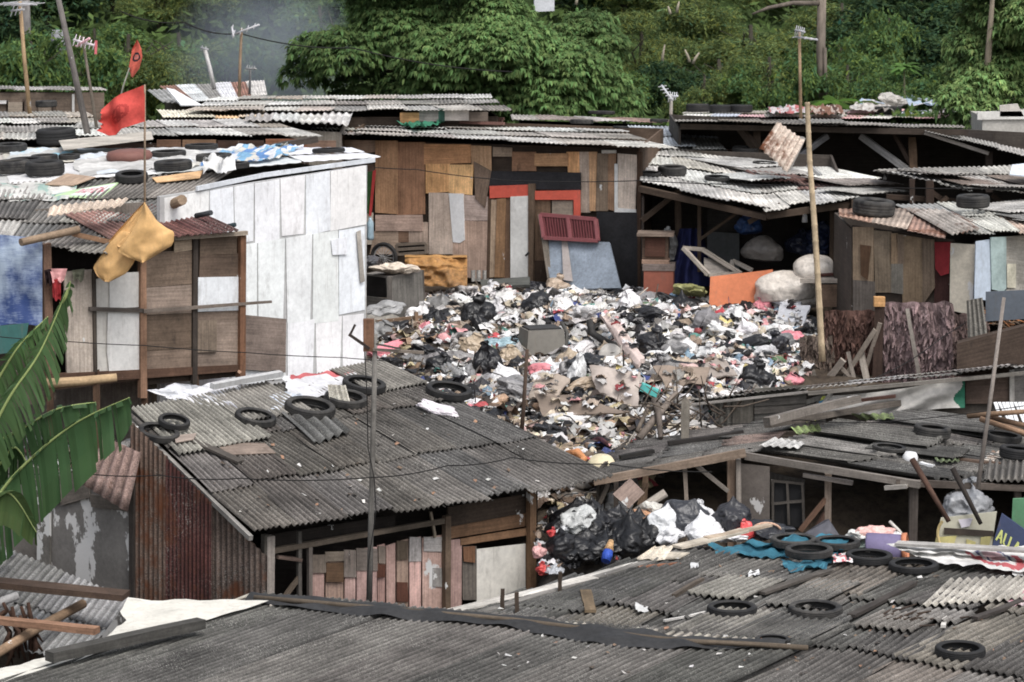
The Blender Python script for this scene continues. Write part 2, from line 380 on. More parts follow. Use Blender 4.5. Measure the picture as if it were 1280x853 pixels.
# ------------------------------------------------------------------ camera, light, sky
cd = bpy.data.cameras.new('camera'); cam = bpy.data.objects.new('camera', cd); COL.objects.link(cam); scene.camera = cam
cam.location = CAM; cam.rotation_euler = (R(90)-PIT, 0, 0)
cd.sensor_width = 36; cd.lens = 36*F/1280; cd.clip_end = 2000; cd.clip_start = .5
cd.dof.use_dof = True; cd.dof.focus_distance = 36; cd.dof.aperture_fstop = 5.6
wd = bpy.data.worlds.new('World'); scene.world = wd; wd.use_nodes = True; nt = wd.node_tree
SUN_EL, SUN_AZ = R(58), R(150)          # azimuth clockwise from +Y: high, behind the camera and to its right
sky = nt.nodes.new('ShaderNodeTexSky'); sky.sky_type = 'NISHITA'; sky.sun_disc = False; sky.sun_elevation = SUN_EL; sky.sun_rotation = SUN_AZ
sky.dust_density = 4; sky.air_density = 1.0
hs = nt.nodes.new('ShaderNodeHueSaturation'); hs.inputs['Saturation'].default_value = .35
nt.links.new(sky.outputs[0], hs.inputs['Color']); nt.links.new(hs.outputs[0], nt.nodes['Background'].inputs['Color'])
nt.nodes['Background'].inputs['Strength'].default_value = .15
sl = bpy.data.lights.new('sun', 'SUN'); so = bpy.data.objects.new('sun', sl); COL.objects.link(so)
sl.energy = 1.1; sl.angle = R(28); sl.color = (1, .97, .93)
sd = V((math.sin(SUN_AZ)*math.cos(SUN_EL), math.cos(SUN_AZ)*math.cos(SUN_EL), math.sin(SUN_EL)))
so.rotation_euler = sd.to_track_quat('Z', 'Y').to_euler(); so.location = (0, 0, 40)
vs = scene.view_settings; vs.view_transform = 'Standard'; vs.look = 'None'; vs.exposure = .64; vs.gamma = 1; vs.use_curve_mapping = False
# ------------------------------------------------------------------ ground
def lerp(x, pts):
    for (a, b), (a2, b2) in zip(pts, pts[1:]):
        if x <= a2: return b+(b2-b)*max(0, (x-a))/(a2-a)
    return pts[-1][1]
def base_z(x, y):
    return lerp(y, [(0, -1.2), (31, -.9), (34, .2), (36.5, 1.35), (40, 1.75), (48, 2.13), (52, 2.18), (62, 2.3), (80, 2.6), (100, 6.0), (140, 18), (400, 90)])
HEAP = [at(455, 455, 40.4), at(560, 500, 38.3), at(690, 590, 35.9), at(790, 590, 36.2), at(880, 530, 38.6), at(1010, 460, 42), at(1030, 400, 45.5), at(960, 372, 48), at(700, 358, 49.2), at(545, 355, 49.5), at(480, 420, 45)]
LUMPS = [(at(690, 430, 44), 1.3, .35), (at(800, 420, 44.5), 1.5, .42), (at(900, 440, 43), 1.2, .3), (at(560, 440, 43.5), 1.0, .22), (at(740, 500, 40.5), 1.2, .35), (at(640, 380, 48), 1.4, .05), (at(780, 372, 48.5), 1.6, .06), (at(950, 380, 47), 1.2, .08), (at(840, 500, 40), 1.0, .25), (at(700, 560, 37.6), .8, .1), (at(600, 520, 39), .9, .15)]
def in_heap(x, y):
    ins = False; k = len(HEAP)
    for i in range(k):
        a, b = HEAP[i], HEAP[i-1]
        if (a.y > y) != (b.y > y) and x < (b.x-a.x)*(y-a.y)/(b.y-a.y)+a.x: ins = not ins
    return ins
def ground_z(x, y):
    z = base_z(x, y)
    if 35 < y < 51 and -5 < x < 6.5:
        for p, r, h in LUMPS:
            d2 = ((x-p.x)**2+(y-p.y)**2)/(r*r)
            if d2 < 6: z += h*math.exp(-d2)
        z += .12*noise.noise(V((x*1.3, y*1.3, 0)))+.07*noise.noise(V((x*3, y*3, 4)))
        e = max(0, min(1, (48-y)/3)) * max(0, min(1, (y-36)/2)); z += .12*e
    return z
mb = MB(); xs = [-300, -120, -60, -30, -18, -12]+[-8+i*.25 for i in range(65)]+[9, 12, 18, 30, 60, 120, 300]
ys = [-30, 0, 15, 24, 28, 31, 33, 34, 35]+[35.25+.25*i for i in range(64)]+[52, 54, 58, 62, 68, 74, 80, 86, 92, 100, 110, 125, 140, 180, 250, 400]
for x in xs:
    for y in ys: mb.v.append(V((x, y, ground_z(x, y))))
ny = len(ys)
for i in range(len(xs)-1):
    for j in range(ny-1): mb.face((i*ny+j, i*ny+ny+j, i*ny+ny+j+1, i*ny+j+1), (.1, .1, .1, 0), [(0, 0)]*4, True)
gnd = mb.build('ground', M['soil'], kind='structure'); gnd.data.materials.append(M['hill']); gnd.data.materials.append(M['refuse'])
for p in gnd.data.polygons:
    cx, cy, _ = p.center
    if cy > 66: p.material_index = 1
    elif in_heap(cx, cy): p.material_index = 2
GB = BVHTree.FromPolygons([v.co[:] for v in gnd.data.vertices], [p.vertices[:] for p in gnd.data.polygons]); SURF['ground'] = [GB]
# ================================================================== NEAREST ROOFS (bottom of the picture)
ASB = [c(112, 108, 103), c(126, 122, 116), c(98, 95, 91), c(118, 113, 107), c(104, 101, 98)]
ASBD = [c(92, 89, 86), c(104, 101, 97), c(112, 108, 104), c(84, 82, 79), c(120, 116, 110)]
ASBN = [c(72, 70, 67), c(78, 75, 72), c(84, 81, 77), c(68, 66, 63)]
LIGHT = [c(168, 164, 156), c(150, 147, 141), c(184, 181, 174), c(135, 132, 127), c(160, 152, 140)]
ZN = 1.42
nearA, nearB, nearC = atz(327, 753, ZN), atz(1010, 814, ZN), atz(1300, 834, ZN)
sdir = V((.515, .857, 0)); rdir = V((.93, -.36, 0)).normalized()
near = thing('shack', 'nearest low shack along the bottom edge, its grey roof capped by black rubber flashing', 'shack', (0, 27.5, ground_z(0, 27.5)))
q = [nearA+V((0, 0, .09)), nearB+V((0, 0, .09)), nearB-sdir*6.2+V((0, 0, .15)), nearA-sdir*6.2+V((0, 0, .13))]
roof(near, q, 'near', ASBN, 7, 1, pitch=.085, amp=.022, rows=16)
box_walls(near, [(-6.3, 25.8), (-1.2, 24.3), (2.0, 28.2), (-3.0, 30.2)], -1.1, 1.3, c(95, 85, 75), 'ply')
# the flashing strip of rubber sheet, buckled, and the pipe along it
P1 = [(318, 750), (400, 757), (480, 764), (560, 771), (640, 778), (720, 788), (800, 799), (860, 805), (930, 808), (985, 811)]
mb = MB(); W_ = [.2, .40, .46, .38, .38, .46, .56, .46, .26, .12]
def flash(u, v):
    k = u*(len(P1)-1); i = min(int(k), len(P1)-2); t = k-i
    a = atz(P1[i][0]*(1-t)+P1[i+1][0]*t, P1[i][1]*(1-t)+P1[i+1][1]*t, ZN+.1); w = W_[i]*(1-t)+W_[i+1]*t
    p = a-sdir*w*(v*1.0-.10); p.z = ZN+.17+.05*nz((p.x*2.6, p.y*4, 1))+.05*math.sin(v*3.1)*(.6+1.4*nz((p.x*1.6, 3, 3)))-.03*v
    return p
mb.grid(flash, 110, 12, lambda u, v: c(44, 44, 45), uvs=3)
mb.build('flashing', M['felt'], near)
mb = MB(); L_ = (nearB-nearA).length
for k in range(int(L_/.095)):
    t = k*.095/L_; a = nearA.lerp(nearB, t)+V((0, 0, .125)); w = .32+.12*nz((t*9, 0, 0))
    if nz((t*14, 5, 0)) < .12: mb.tube([a-sdir*w*.6, a-sdir*(w+U(.08, .22))], [.022, .012], vary(c(176, 168, 152), .15), 5)
mb.build('ridge_end', M['ply'], near)['kind'] = 'stuff'
mb = MB(); pts = [atz(x, y-3, ZN+.17) for x, y in P1[:-1]]+[atz(1010, 810, ZN+.13)]
mb.tube(pts, .028, c(92, 80, 66), 8); mb.build('ridge_pole', M['ply'], near)
# roof behind the flashing (right half)
yard = thing('shack', 'low shack at lower right whose wide grey patched roof carries tyres and a teal cloth', 'shack', (2.5, 32.2, ground_z(2.5, 32.2)))
nA, nB = atz(545, 771, ZN), atz(1420, 842, ZN)
q = [nA+sdir*4.25, nB+sdir*4.1, nB-sdir*4.3, nA-sdir*.1]
q = [atz(852, 683, ZN), atz(1330, 716, ZN-.02), atz(1330, 716, ZN)-sdir*9.0, atz(852, 683, ZN)-sdir*4.6]
fe_ = (atz(1345, 716, ZN)-atz(852, 683, ZN)).normalized(); tr_ = atz(852, 683, ZN)+fe_*9.5
q2 = [atz(852, 683, ZN), tr_, tr_-sdir*9.5, atz(852, 683, ZN)-sdir*4.4]
roof(yard, q2, 'near', ASBN+[c(112, 108, 102), c(100, 93, 85)], 13, 3, pitch=.085, amp=.022, jit=1.8, rag=.03, rows=8)
mb = MB()
for (x, y, L) in [(575, 764, .9), (640, 745, 1.3), (706, 726, 1.6), (770, 707, 1.9), (820, 692, 1.6)]:
    a = atz(x, y, ZN+.03)+sdir*.2; mb.corr([a, a+rdir*.95, a+rdir*.95-sdir*L, a-sdir*L], vary(random.choice(ASBN), .15), .085, .022, (.04, .03), 5, rag=.04)
mb.build('eave_sheets', M['corr'], yard)
mb = MB()
for k in range(9):      # loose repair sheets on the slope
    a = atz(U(780, 1250), U(715, 800), ZN+.035); w = U(.5, .9); L = U(.5, 1.4); mb.corr([a, a+rdir*w, a+rdir*w-sdir*L, a-sdir*L], vary(random.choice(ASBN+[c(110, 106, 100)]), .2), .085, .022, (.035, .05), 5, rag=.03)
mb.build('repair_sheets', M['corr'], yard)
# the pale weathered sheet, the side board and the props at the left verge are part of that roof
for (pts, col) in [([(1178, 728), (1300, 722), (1300, 748), (1235, 762), (1150, 762)], c(168, 162, 151)), ]:
    mb = MB(); qq = [atz(1185, 727, ZN+.05), atz(1330, 722, ZN+.05), atz(1290, 752, ZN+.05), atz(1150, 764, ZN+.05)]
    mb.corr(qq, col, .085, .02, (.03, .05)); o = mb.build('pale_sheet', M['corr'], yard); o['label'] = 'pale cream corrugated patch'
for (x0, y0, x1, y1, w, col) in [(548, 768, 742, 722, .16, c(188, 182, 172)), (600, 766, 850, 690, .10, c(120, 116, 110)), (648, 745, 800, 704, .13, c(200, 195, 186))]:
    mb = MB(); mb.beam(atz(x0, y0, ZN+.08), atz(x1, y1, ZN+.08), w, .02, col); mb.build('verge_board', M['ply'], yard)
for (x, y0, y1) in [(646, 745, 768), (628, 748, 764), (700, 727, 742)]:
    mb = MB(); p = atz(x, y1, ZN+.05); mb.beam(p, p+V((0, 0, .24)), .045, .045, c(70, 58, 48)); mb.build('post', M['ply'], yard)
box_walls(yard, [(.4, 30.4), (5.0, 27), (11, 31.6), (2.4, 33.4)], -.9, 1.34, c(95, 85, 75), 'ply')
# loose bits on the roofs
def lay(px, py, key, up=.0): p, n_ = hit(px, py, key); return p+n_*up, n_
def rot_to(n_, ang): return (V((0, 0, 1)).rotation_difference(n_) @ Quaternion((0, 0, 1), ang)).to_matrix()
def lay_board(name, label, cat, p0, p1, w, h, col, key, mat='ply', up=.03, group=None, up1=None):
    a, n_ = lay(p0[0], p0[1], key, up+h/2); b, _ = lay(p1[0], p1[1], key, (up if up1 is None else up1)+h/2)
    mb = MB(); mb.beam(a, b, w, h, col, n_, bow=U(-.008, .008)); return single(mb, name, M[mat], label, cat, group)
def lay_sheet(name, label, cat, corners, col, key, mat='corr', pitch=.076, amp=.012, up=.05, flat=False, th=.012):
    P = [lay(x, y, key, up+U(0, .02))[0] for x, y in corners]; mb = MB()
    if flat:
        n_ = (P[1]-P[0]).cross(P[2]-P[0]).normalized(); n_ = n_ if n_.z > 0 else -n_; mb.slab(P, th, col, n_)
    else: mb.corr(P, col, pitch, amp, (.0, .02), 4, rag=.01)
    return single(mb, name, M[mat], label, cat)
def drape(name, label, cat, corners, key, cols, nu=26, nv=10, up=.035, amp=.05, fr=3.5, mat='cloth', edge=.12, folds=None, ridge=0):
    """cloth or plastic lying over a roof: corners photographed (4), ragged edge, wrinkled; cols callable(u,v) or colour"""
    seed = U(0, 99); mb = MB(); A, B, C_, D = [V((x, y, 0)) for x, y in corners]
    def fn(u, v):
        e = edge*(nz((u*5+seed, v*5, 0))); u2, v2 = u+e*(.5 if 0 < u < 1 else 1)*.35, v+edge*nz((u*6, seed, v*4))*.8
        p = (A*(1-u2)+B*u2)*(1-v2)+(D*(1-u2)+C_*u2)*v2
        h, n_ = hit(p.x, p.y, key); w = nz((h.x*fr, h.y*fr, seed)); w2 = abs(nz((h.x*fr*2.3, h.y*fr*2.3, seed+9)))
        return h+n_*(up+amp*(abs(w)*1.2+w2*.6)+ridge*math.sin(v*math.pi))
    mb.grid(fn, nu, nv, cols, True, 2.0)
    return single(mb, name, M[mat], label, cat)
lay_board('timber_beam', 'thick dark grey timber lying along the verge at bottom left', 'beam', (62, 840), (252, 797), .15, .1, c(72, 70, 66), 'near', up=.1)
lay_board('plank', 'short upright brown stub of plank standing by the black flashing strip', 'plank', (738, 773), (732, 747), .12, .03, c(110, 92, 68), 'near', up=.06)
lay_board('wooden_stick', 'thin brown stick lying aslant above the flashing, left of the nearest tyre', 'stick', (842, 753), (878, 732), .05, .04, c(86, 76, 66), 'near', up=.05)
lay_board('lath', 'pale white lath lying left of the smaller lower tyre', 'lath', (830, 783), (882, 772), .03, .02, c(200, 196, 190), 'near', up=.05)
lay_board('plank', 'long dark plank lying down the slope right of the two lower tyres', 'plank', (1064, 779), (1142, 737), .09, .035, c(66, 60, 56), 'near', up=.06)
lay_board('plank', 'dark narrow plank at the right edge of the nearest roof', 'plank', (1218, 782), (1276, 760), .08, .035, c(70, 64, 60), 'near', up=.06)
lay_board('plank', 'long grey board running up the roof towards the teal cloth', 'plank', (952, 750), (1036, 722), .1, .03, c(84, 78, 72), 'near', up=.06)
lay_board('pale_block', 'small upright white scrap of wood right of the broken branches', 'scrap', (1179, 791), (1181, 776), .05, .03, c(205, 200, 192), 'near', up=.05)
for (x, y, s) in [(802, 770, .12), (868, 716, .08), (1270, 724, .1), (1012, 742, .05)]: pass
# dry branches / rotten wood near lower right
mb = MB()
for k in range(16):
    p, n_ = lay(U(1060, 1165), U(775, 792), 'near', .04); d = V((U(.5, 1), U(-.3, .5), U(0, .12))).normalized(); mb.tube([p, p+d*.18, p+d*U(.3, .6)+V((0, 0, U(0, .08)))], [.022, .018, .008], vary(c(66, 54, 46)), 5)
single(mb, 'dry_branches', M['bark'], 'heap of dry broken branches lying on the roof right of the largest lower tyre', 'branches')
lay_sheet('cement_sheet', 'small pale cream corrugated offcut lying by the alley bag pile', 'roofing sheet', [(818, 692), (842, 692), (828, 711), (792, 710)], c(196, 184, 164), 'near', pitch=.1, amp=.02, up=.08)
lay_sheet('fibre_board', 'flat cream board beside the cream corrugated offcut', 'board', [(838, 700), (862, 701), (850, 709), (826, 710)], c(190, 178, 158), 'near', 'ply', flat=True, up=.09)
lay_board('plank', 'pale long plank at the roof edge leading to the teal cloth', 'plank', (846, 696), (930, 675), .16, .03, c(196, 184, 164), 'near', up=.1)
lay_board('plank', 'second pale plank along the roof edge just above the first', 'plank', (882, 688), (962, 671), .1, .03, c(180, 160, 136), 'near', up=.13)
lay_board('lath', 'rust coloured lath lying under the cream corrugated offcut', 'lath', (798, 717), (850, 712), .05, .02, c(150, 96, 66), 'near', up=.06)

# lower-left roof, white sheet and broken rafters
left = thing('shack', 'collapsing shack in the lower left corner with exposed rafters and a torn white roof sheet', 'shack', (-5.2, 30, ground_z(-5.2, 30)))
ZL = 1.75
q = [at(-60, 640, 33.6), at(158, 747, 32.4), at(60, 800, 30.6), at(-220, 720, 31.4)]
roof(left, [at(-70, 655, 34), at(160, 748, 32.3), at(96, 830, 30.6), at(-190, 770, 31.5)], 'lowleft', [c(138, 136, 134), c(118, 116, 114), c(128, 126, 122)], 3, 2, pitch=.085, amp=.014)
mb = MB()
def ws(u, v):
    tl, tr, br, bl = V((150, 752, 0)), V((338, 751, 0)), V((330, 754, 0)), V((-10, 858, 0))
    e = [(160, 748), (150, 765), (158, 776), (135, 795), (120, 803), (60, 822), (-10, 838)]
    k = v*(len(e)-1); i = min(int(k), len(e)-2); t = k-i; L = V((e[i][0]*(1-t)+e[i+1][0]*t, e[i][1]*(1-t)+e[i+1][1]*t, 0))
    Rr = V((336, 752, 0))*(1-v)+V((-10, 855, 0))*v; p = L*(1-u)+Rr*u
    P = atz(p.x, p.y, ZN+.16); P.z += .03*nz((P.x*2, P.y*2, 0))+.02*nz((P.x*5, P.y*5, 0)); return P
mb.grid(ws, 12, 24, c(206, 202, 190)); o = mb.build('white_sheet', M['paint'], left); o['label'] = 'torn cream white sheet along the verge'
for (a, b, w, h, col, nm) in [((-20, 740, 31.5), (158, 758, 31.2), .26, .07, c(84, 66, 54), 'rafter'), ((-10, 788, 30.6), (122, 802, 30.2), .13, .07, c(150, 110, 82), 'rafter'), ((-12, 836, 30.0), (104, 768, 31.6), .0, .055, c(140, 112, 84), 'pole'), ((-14, 776, 31), (22, 758, 31.2), .0, .05, c(150, 148, 146), 'pole'), ((-8, 716, 32.4), (16, 706, 32.8), 0, .04, c(170, 170, 172), 'pole')]:
    mb = MB(); A, B = at(*a), at(*b)
    A.z += .12; B.z += .12
    if w: mb.beam(A, B, w, h, col)
    else: mb.tube([A, (A+B)/2+V((0, 0, .02)), B], h, col, 9)
    mb.build(nm, M['ply'], left)
mb = MB()
for k in range(30):
    p = at(U(2, 44), U(752, 800), 30.8); mb.tube([p, p+V((U(-.08, .08), U(-.05, .05), -U(.05, .15))), p+V((U(-.1, .1), 0, -U(.2, .4)))], [.018, .03, .006], vary(c(70, 48, 36), .3), 5)
single(mb, 'dead_leaves', M['bark'], 'shrivelled brown banana leaves hanging between the rafters at lower left', 'dead leaves')
box_walls(left, [(-8.5, 30.0), (-4.2, 29.0), (-4.0, 31.0), (-7.8, 32.6)], -1.0, .7, c(90, 80, 70))
# ================================================================== MID SHACK with the big grey roof
mTL, mTR, mBR, mBL = at(160, 516, 34.6), at(474, 455, 38.4), at(768, 601, 34.7), at(318, 668, 31.85)
mid = thing('shack', 'shack in the middle left with a big dark corrugated roof and a pink plank wall', 'shack', (-1.5, 34.2, ground_z(-1.5, 34.2)))
mq = [mTL, mTR, mBR, mBL]
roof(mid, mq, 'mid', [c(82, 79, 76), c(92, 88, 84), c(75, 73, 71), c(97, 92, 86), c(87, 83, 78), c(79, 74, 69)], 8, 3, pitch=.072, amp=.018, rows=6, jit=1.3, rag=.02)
nrm = (mTR-mTL).cross(mBL-mTL).normalized(); nrm = nrm if nrm.z > 0 else -nrm
# pale top course
mb = MB()
for (u0, u1, v1, col) in [(.0, .30, .40, c(124, 121, 112)), (.28, .52, .26, c(118, 114, 107)), (.78, 1.0, .22, c(112, 108, 101))]:
    mb.corr([qpt(mq, u0, 0)+nrm*.03, qpt(mq, u1, 0)+nrm*.03, qpt(mq, u1, v1)+nrm*.03, qpt(mq, u0, v1)+nrm*.03], col, .072, .018, (.03, .045), 5)
o = mb.build('pale_sheet', M['corr'], mid); o['label'] = 'paler upper course of sheets'
mb = MB(); mb.beam(mTL-nrm*.05+V((-.03, 0, 0)), mBL-nrm*.05+V((-.03, 0, 0)), .05, .06, c(140, 136, 130)); mb.build('verge_board', M['ply'], mid)
# gable end (left) : rusty corrugated sheets and a flaking concrete wall
WG = Wall(0, 34.6, 330, 32.15, 700); WG2 = Wall(40, 34.5, 334, 32.15, 700)
def wcorr(parent, W, x0, y0, x1, y1, col, pitch, amp, name='sheet', off=.03, top=None):
    mb = MB(); t0 = top[0] if top else y0; t1 = top[1] if top else y0
    a, b, d, e = W.pt(x0, t0, off), W.pt(x1, t1, off), W.pt(x1, y1, off), W.pt(x0, y1, off)
    TL, TR, BR, BL = a, b, d, e; nn = (TR-TL).cross(BL-TL).normalized(); s = 1 if nn.dot(W.n) > 0 else -1
    i = len(mb.v); w = (TR-TL); w = V((w.x, w.y, 0)).length; nw = max(2, round(w/pitch)); nu = nw*6
    for k in range(nu+1):
        t = k/nu
        for r in (0, 1):
            p = (TL*(1-t)+TR*t) if r == 0 else (BL*(1-t)+BR*t); mb.v.append(p+W.n*(amp*math.sin(k/6*6.283)+.008*nz((t*3, r, x0))))
    for k in range(nu):
        A = i+k*2; mb.face((A, A+1, A+3, A+2), col, [(k/6, 0), (k/6, 2), ((k+1)/6, 2), ((k+1)/6, 0)], True)
    return mb.build(name, M['corr'], parent)
panel(mid, WG2, [(-30, 560), (62, 590), (62, 860), (-30, 860)], c(112, 106, 100, .0), 'wall', 'concrete', .0, .06)
panel(mid, WG2, [(60, 600), (164, 612), (164, 860), (60, 860)], c(116, 112, 108, .30), 'wall', 'concrete', .01, .06, 'concrete wall with flaking white paint')
panel(mid, WG2, [(46, 622), (62, 624), (62, 860), (46, 860)], c(112, 108, 102, .6), 'plank', 'ply', .05, .03)
panel(mid, WG2, [(74, 590), (108, 588), (112, 622), (76, 632)], c(104, 96, 88), 'patch_board', 'ply', .05)
panel(mid, WG2, [(52, 604), (76, 606), (76, 628), (56, 632)], c(128, 118, 108), 'patch_board', 'ply', .06)
panel(mid, WG2, [(112, 618), (162, 624), (162, 640), (114, 634)], c(100, 92, 84), 'patch_board', 'ply', .05)
wcorr(mid, WG2, 163, 560, 210, 860, c(104, 84, 72, .55), .08, .012, 'rusty_sheet', top=(526, 572))
wcorr(mid, WG2, 207, 590, 266, 860, c(78, 44, 40, .50), .062, .011, 'maroon_sheet', .045, top=(572, 630)).__setitem__('label', 'dark red rusty corrugated sheet')
wcorr(mid, WG2, 263, 620, 334, 860, c(104, 88, 78, .55), .085, .012, 'rusty_sheet', .03, top=(626, 696))
panel(mid, WG2, [(161, 600), (167, 606), (167, 860), (161, 860)], c(60, 54, 50), 'post', 'ply', .07, .05)
mb = MB(); a = WG2.pt(116, 550, .12); mb.corr([WG2.pt(128, 545, .16), WG2.pt(176, 566, .16), WG2.pt(158, 640, .30), WG2.pt(104, 606, .30)], c(150, 122, 112, .30), .13, .018, (0, .0), 4)
single(mb, 'roofing_sheet', M['corr'], 'pinkish rusty corrugated sheet hanging loose at the left gable under the banana leaf', 'roofing sheet')
# front (pink planks)
WF = Wall(332, 32.35, 668, 34.55, 700)
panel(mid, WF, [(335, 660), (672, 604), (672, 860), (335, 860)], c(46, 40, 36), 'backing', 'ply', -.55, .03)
pinks = [(386, 698, 406, 752, 0), (407, 692, 430, 752, 1), (431, 690, 445, 756, 0), (446, 686, 472, 756, 0), (472, 682, 482, 756, 2), (483, 681, 495, 756, 0), (496, 676, 511, 758, 1), (512, 673, 527, 760, 3), (528, 671, 555, 762, 3), (557, 676, 578, 756, 0)]
for (x0, y0, x1, y1, k) in pinks:
    panel(mid, WF, [(x0, y0+U(-1, 3)), (x1-.8, y0-2), (x1-1, y1+90), (x0+.5, y1+90)], vary([c(176, 140, 130), c(150, 124, 108), c(160, 122, 112), c(196, 158, 146, .25)][k], .1), 'plank', 'ply', .02+U(0, .03), .02)
for (x0, y0, x1, y1, col) in [(388, 694, 408, 716, c(122, 108, 94)), (407, 690, 430, 702, c(130, 118, 104)), (408, 704, 430, 728, c(96, 72, 50)), (430, 688, 445, 722, c(128, 114, 104)), (446, 686, 472, 714, c(112, 100, 92)), (473, 683, 482, 706, c(120, 106, 94)), (496, 676, 510, 700, c(90, 76, 62)), (472, 704, 482, 722, c(84, 50, 36)), (497, 728, 510, 752, c(88, 52, 38)), (512, 672, 527, 702, c(160, 154, 150)), (530, 672, 554, 690, c(168, 162, 160)), (542, 710, 556, 734, c(140, 134, 130))]:
    panel(mid, WF, (x0, y0, x1, y1), vary(col, .06), 'patch_board', 'ply', .06, .015)
panel(mid, WF, (578, 683, 596, 750), c(106, 98, 90), 'patch_board', 'ply', .03)
panel(mid, WF, [(579, 684), (594, 683), (594, 704), (580, 702)], c(120, 82, 54), 'patch_board', 'ply', .06)
panel(mid, WF, [(596, 687), (657, 680), (657, 760), (596, 760)], c(216, 212, 202), 'white_board', 'paint', .03, .02, 'white board closing the right end')
panel(mid, WF, [(560, 660), (668, 640), (668, 656), (560, 674)], c(120, 88, 60), 'plank', 'ply', .03, .03)
panel(mid, WF, [(576, 674), (668, 659), (668, 668), (576, 682)], c(134, 98, 66), 'plank', 'ply', .06, .03)
panel(mid, WF, [(560, 634), (668, 616), (668, 641), (560, 661)], c(70, 58, 48), 'plank', 'ply', .0, .03)
panel(mid, WF, [(340, 668), (494, 644), (494, 664), (340, 690)], c(52, 46, 42), 'plank', 'ply', -.2, .03)
for (x0, y0, x1, y1, w, d, col) in [(342, 688, 560, 650, .06, .06, c(96, 84, 72)), (336, 670, 336, 840, .1, .1, c(140, 132, 122)), (331, 668, 331, 840, .06, .08, c(72, 66, 60)), (387, 680, 387, 830, .05, .06, c(110, 102, 94)), (374, 664, 374, 745, .045, .05, c(96, 90, 84)), (558, 645, 558, 830, .08, .08, c(104, 86, 68)), (664, 612, 664, 800, .09, .09, c(124, 92, 64)), (538, 640, 544, 672, .03, .03, c(130, 116, 100)), (346, 696, 376, 700, .04, .08, c(104, 86, 76)), (356, 746, 374, 722, .06, .03, c(98, 84, 70))]:
    mb = MB(); mb.beam(WF.pt(x0, y0, .1), WF.pt(x1, y1, .1), w, d, vary(col), WF.n); mb.build('post' if abs(x0-x1) < 8 else 'rail', M['ply'], mid)
# back walls so that the shack is closed
bl, br = WF.a+WF.d*0, WF.b; up_ = V((-.57, .82, 0))
box_walls(mid, [(WF.a.x-.1, WF.a.y-.1), (WF.b.x, WF.b.y), (WF.b.x-2.2, WF.b.y+3.3), (mTL.x+.2, mTL.y-.1)], -.5, [1.55, 1.55, 2.5, 2.5], c(70, 62, 54), skip=(0, 3))
# ------------------------------------------------------------------ tyres
def tyre_mesh(name, Rr, w, r):
    h = w/2; mb = MB()
    prof = [(r, -h*.62), (r+.02*Rr, -h*.86), (r+.45*(Rr-r), -h*1.02), (r+.78*(Rr-r), -h*.98), (Rr-.02*Rr, -h*.78), (Rr, -h*.45), (Rr*.985, -h*.40), (Rr, -h*.33), (Rr*1.005, -h*.05), (Rr*.985, 0), (Rr*1.005, h*.05), (Rr, h*.33), (Rr*.985, h*.40), (Rr, h*.45), (Rr-.02*Rr, h*.78), (r+.78*(Rr-r), h*.98), (r+.45*(Rr-r), h*1.02), (r+.02*Rr, h*.86), (r, h*.62), (r+.12*(Rr-r), h*.6), (r+.7*(Rr-r), h*.8), (Rr*.94, h*.4), (Rr*.94, -h*.4), (r+.7*(Rr-r), -h*.8), (r+.12*(Rr-r), -h*.6)]
    mb.lathe(prof, (0, 0, 0), (0, 0, 1), (.02, .02, .02, 0), 60, True, True)
    for i_, v in enumerate(mb.v):
        r_ = math.hypot(v.x, v.y)
        if r_ > .955*Rr: k_ = 1+(.010 if (i_//len(prof)) % 2 else -.012); v.x *= k_; v.y *= k_
    o = mb.build(name, M['rubber']); me = o.data; bpy.data.objects.remove(o); return me
TY = {'car': tyre_mesh('tyre', .29, .17, .185), 'slim': tyre_mesh('tyre', .29, .10, .215), 'truck': tyre_mesh('tyre', .335, .24, .2), 'wide': tyre_mesh('tyre', .3, .2, .17)}
def tyre(px, py, wpx, key, kind, label, group='old tyres weighing down the roofs', tilt=0, tdir=0, up=0.0, squash=None):
    p, n_ = hit(px, py, key); me = TY[kind]; R0 = max(v.co.x for v in me.vertices); hh = max(v.co.z for v in me.vertices)
    s = wpx*(p.y/F)/(2*R0); o = bpy.data.objects.new('tyre', me); COL.objects.link(o); o.scale = (s, s*U(.93, 1.0), s*(squash or 1)*U(.9, 1.1))
    q_ = V((0, 0, 1)).rotation_difference(n_) @ Quaternion((0, 0, 1), U(0, 6)); q_ = Quaternion((math.cos(tdir), math.sin(tdir), 0), R(tilt)) @ q_
    o.rotation_mode = 'QUATERNION'; o.rotation_quaternion = q_
    o.location = p + n_*(hh*s*(squash or 1)*.95+.05+up+abs(math.sin(R(tilt)))*R0*s*.8)
    return tag(o, label, 'tyre', group)
tyre(197, 550, 54, 'mid', 'slim', 'larger of the two stacked tyres at the left end of the big dark roof, underneath')
tyre(215, 542, 44, 'mid', 'slim', 'small tyre lying on top of a larger one, left end of the big roof', up=.07)
tyre(318, 531, 54, 'mid', 'slim', 'tyre between the two stacked tyres and the row of three on the big roof')
tyre(386, 520, 66, 'mid', 'slim', 'front left tyre of the three in a row on the big dark roof')
tyre(431, 508, 58, 'mid', 'slim', 'tyre with an upright cream offcut standing in it on the big dark roof')
tyre(454, 490, 56, 'mid', 'slim', 'tyre behind the grey pole near the ridge of the big dark roof')
tyre(560, 498, 60, 'mid', 'slim', 'single tyre at the right verge of the big dark roof beside the rubbish')
tyre(915, 773, 65, 'near', 'slim', 'smaller tyre lying just above the end of the black flashing strip')
tyre(1019, 774, 73, 'near', 'slim', 'larger tyre lying alone in the middle of the lower right roof')
tyre(1200, 824, 70, 'near', 'slim', 'tyre half sunk in the sheets at the bottom right corner', up=-.01)
tyre(992, 687, 62, 'near', 'slim', 'rear tyre of the pair on the teal cloth')
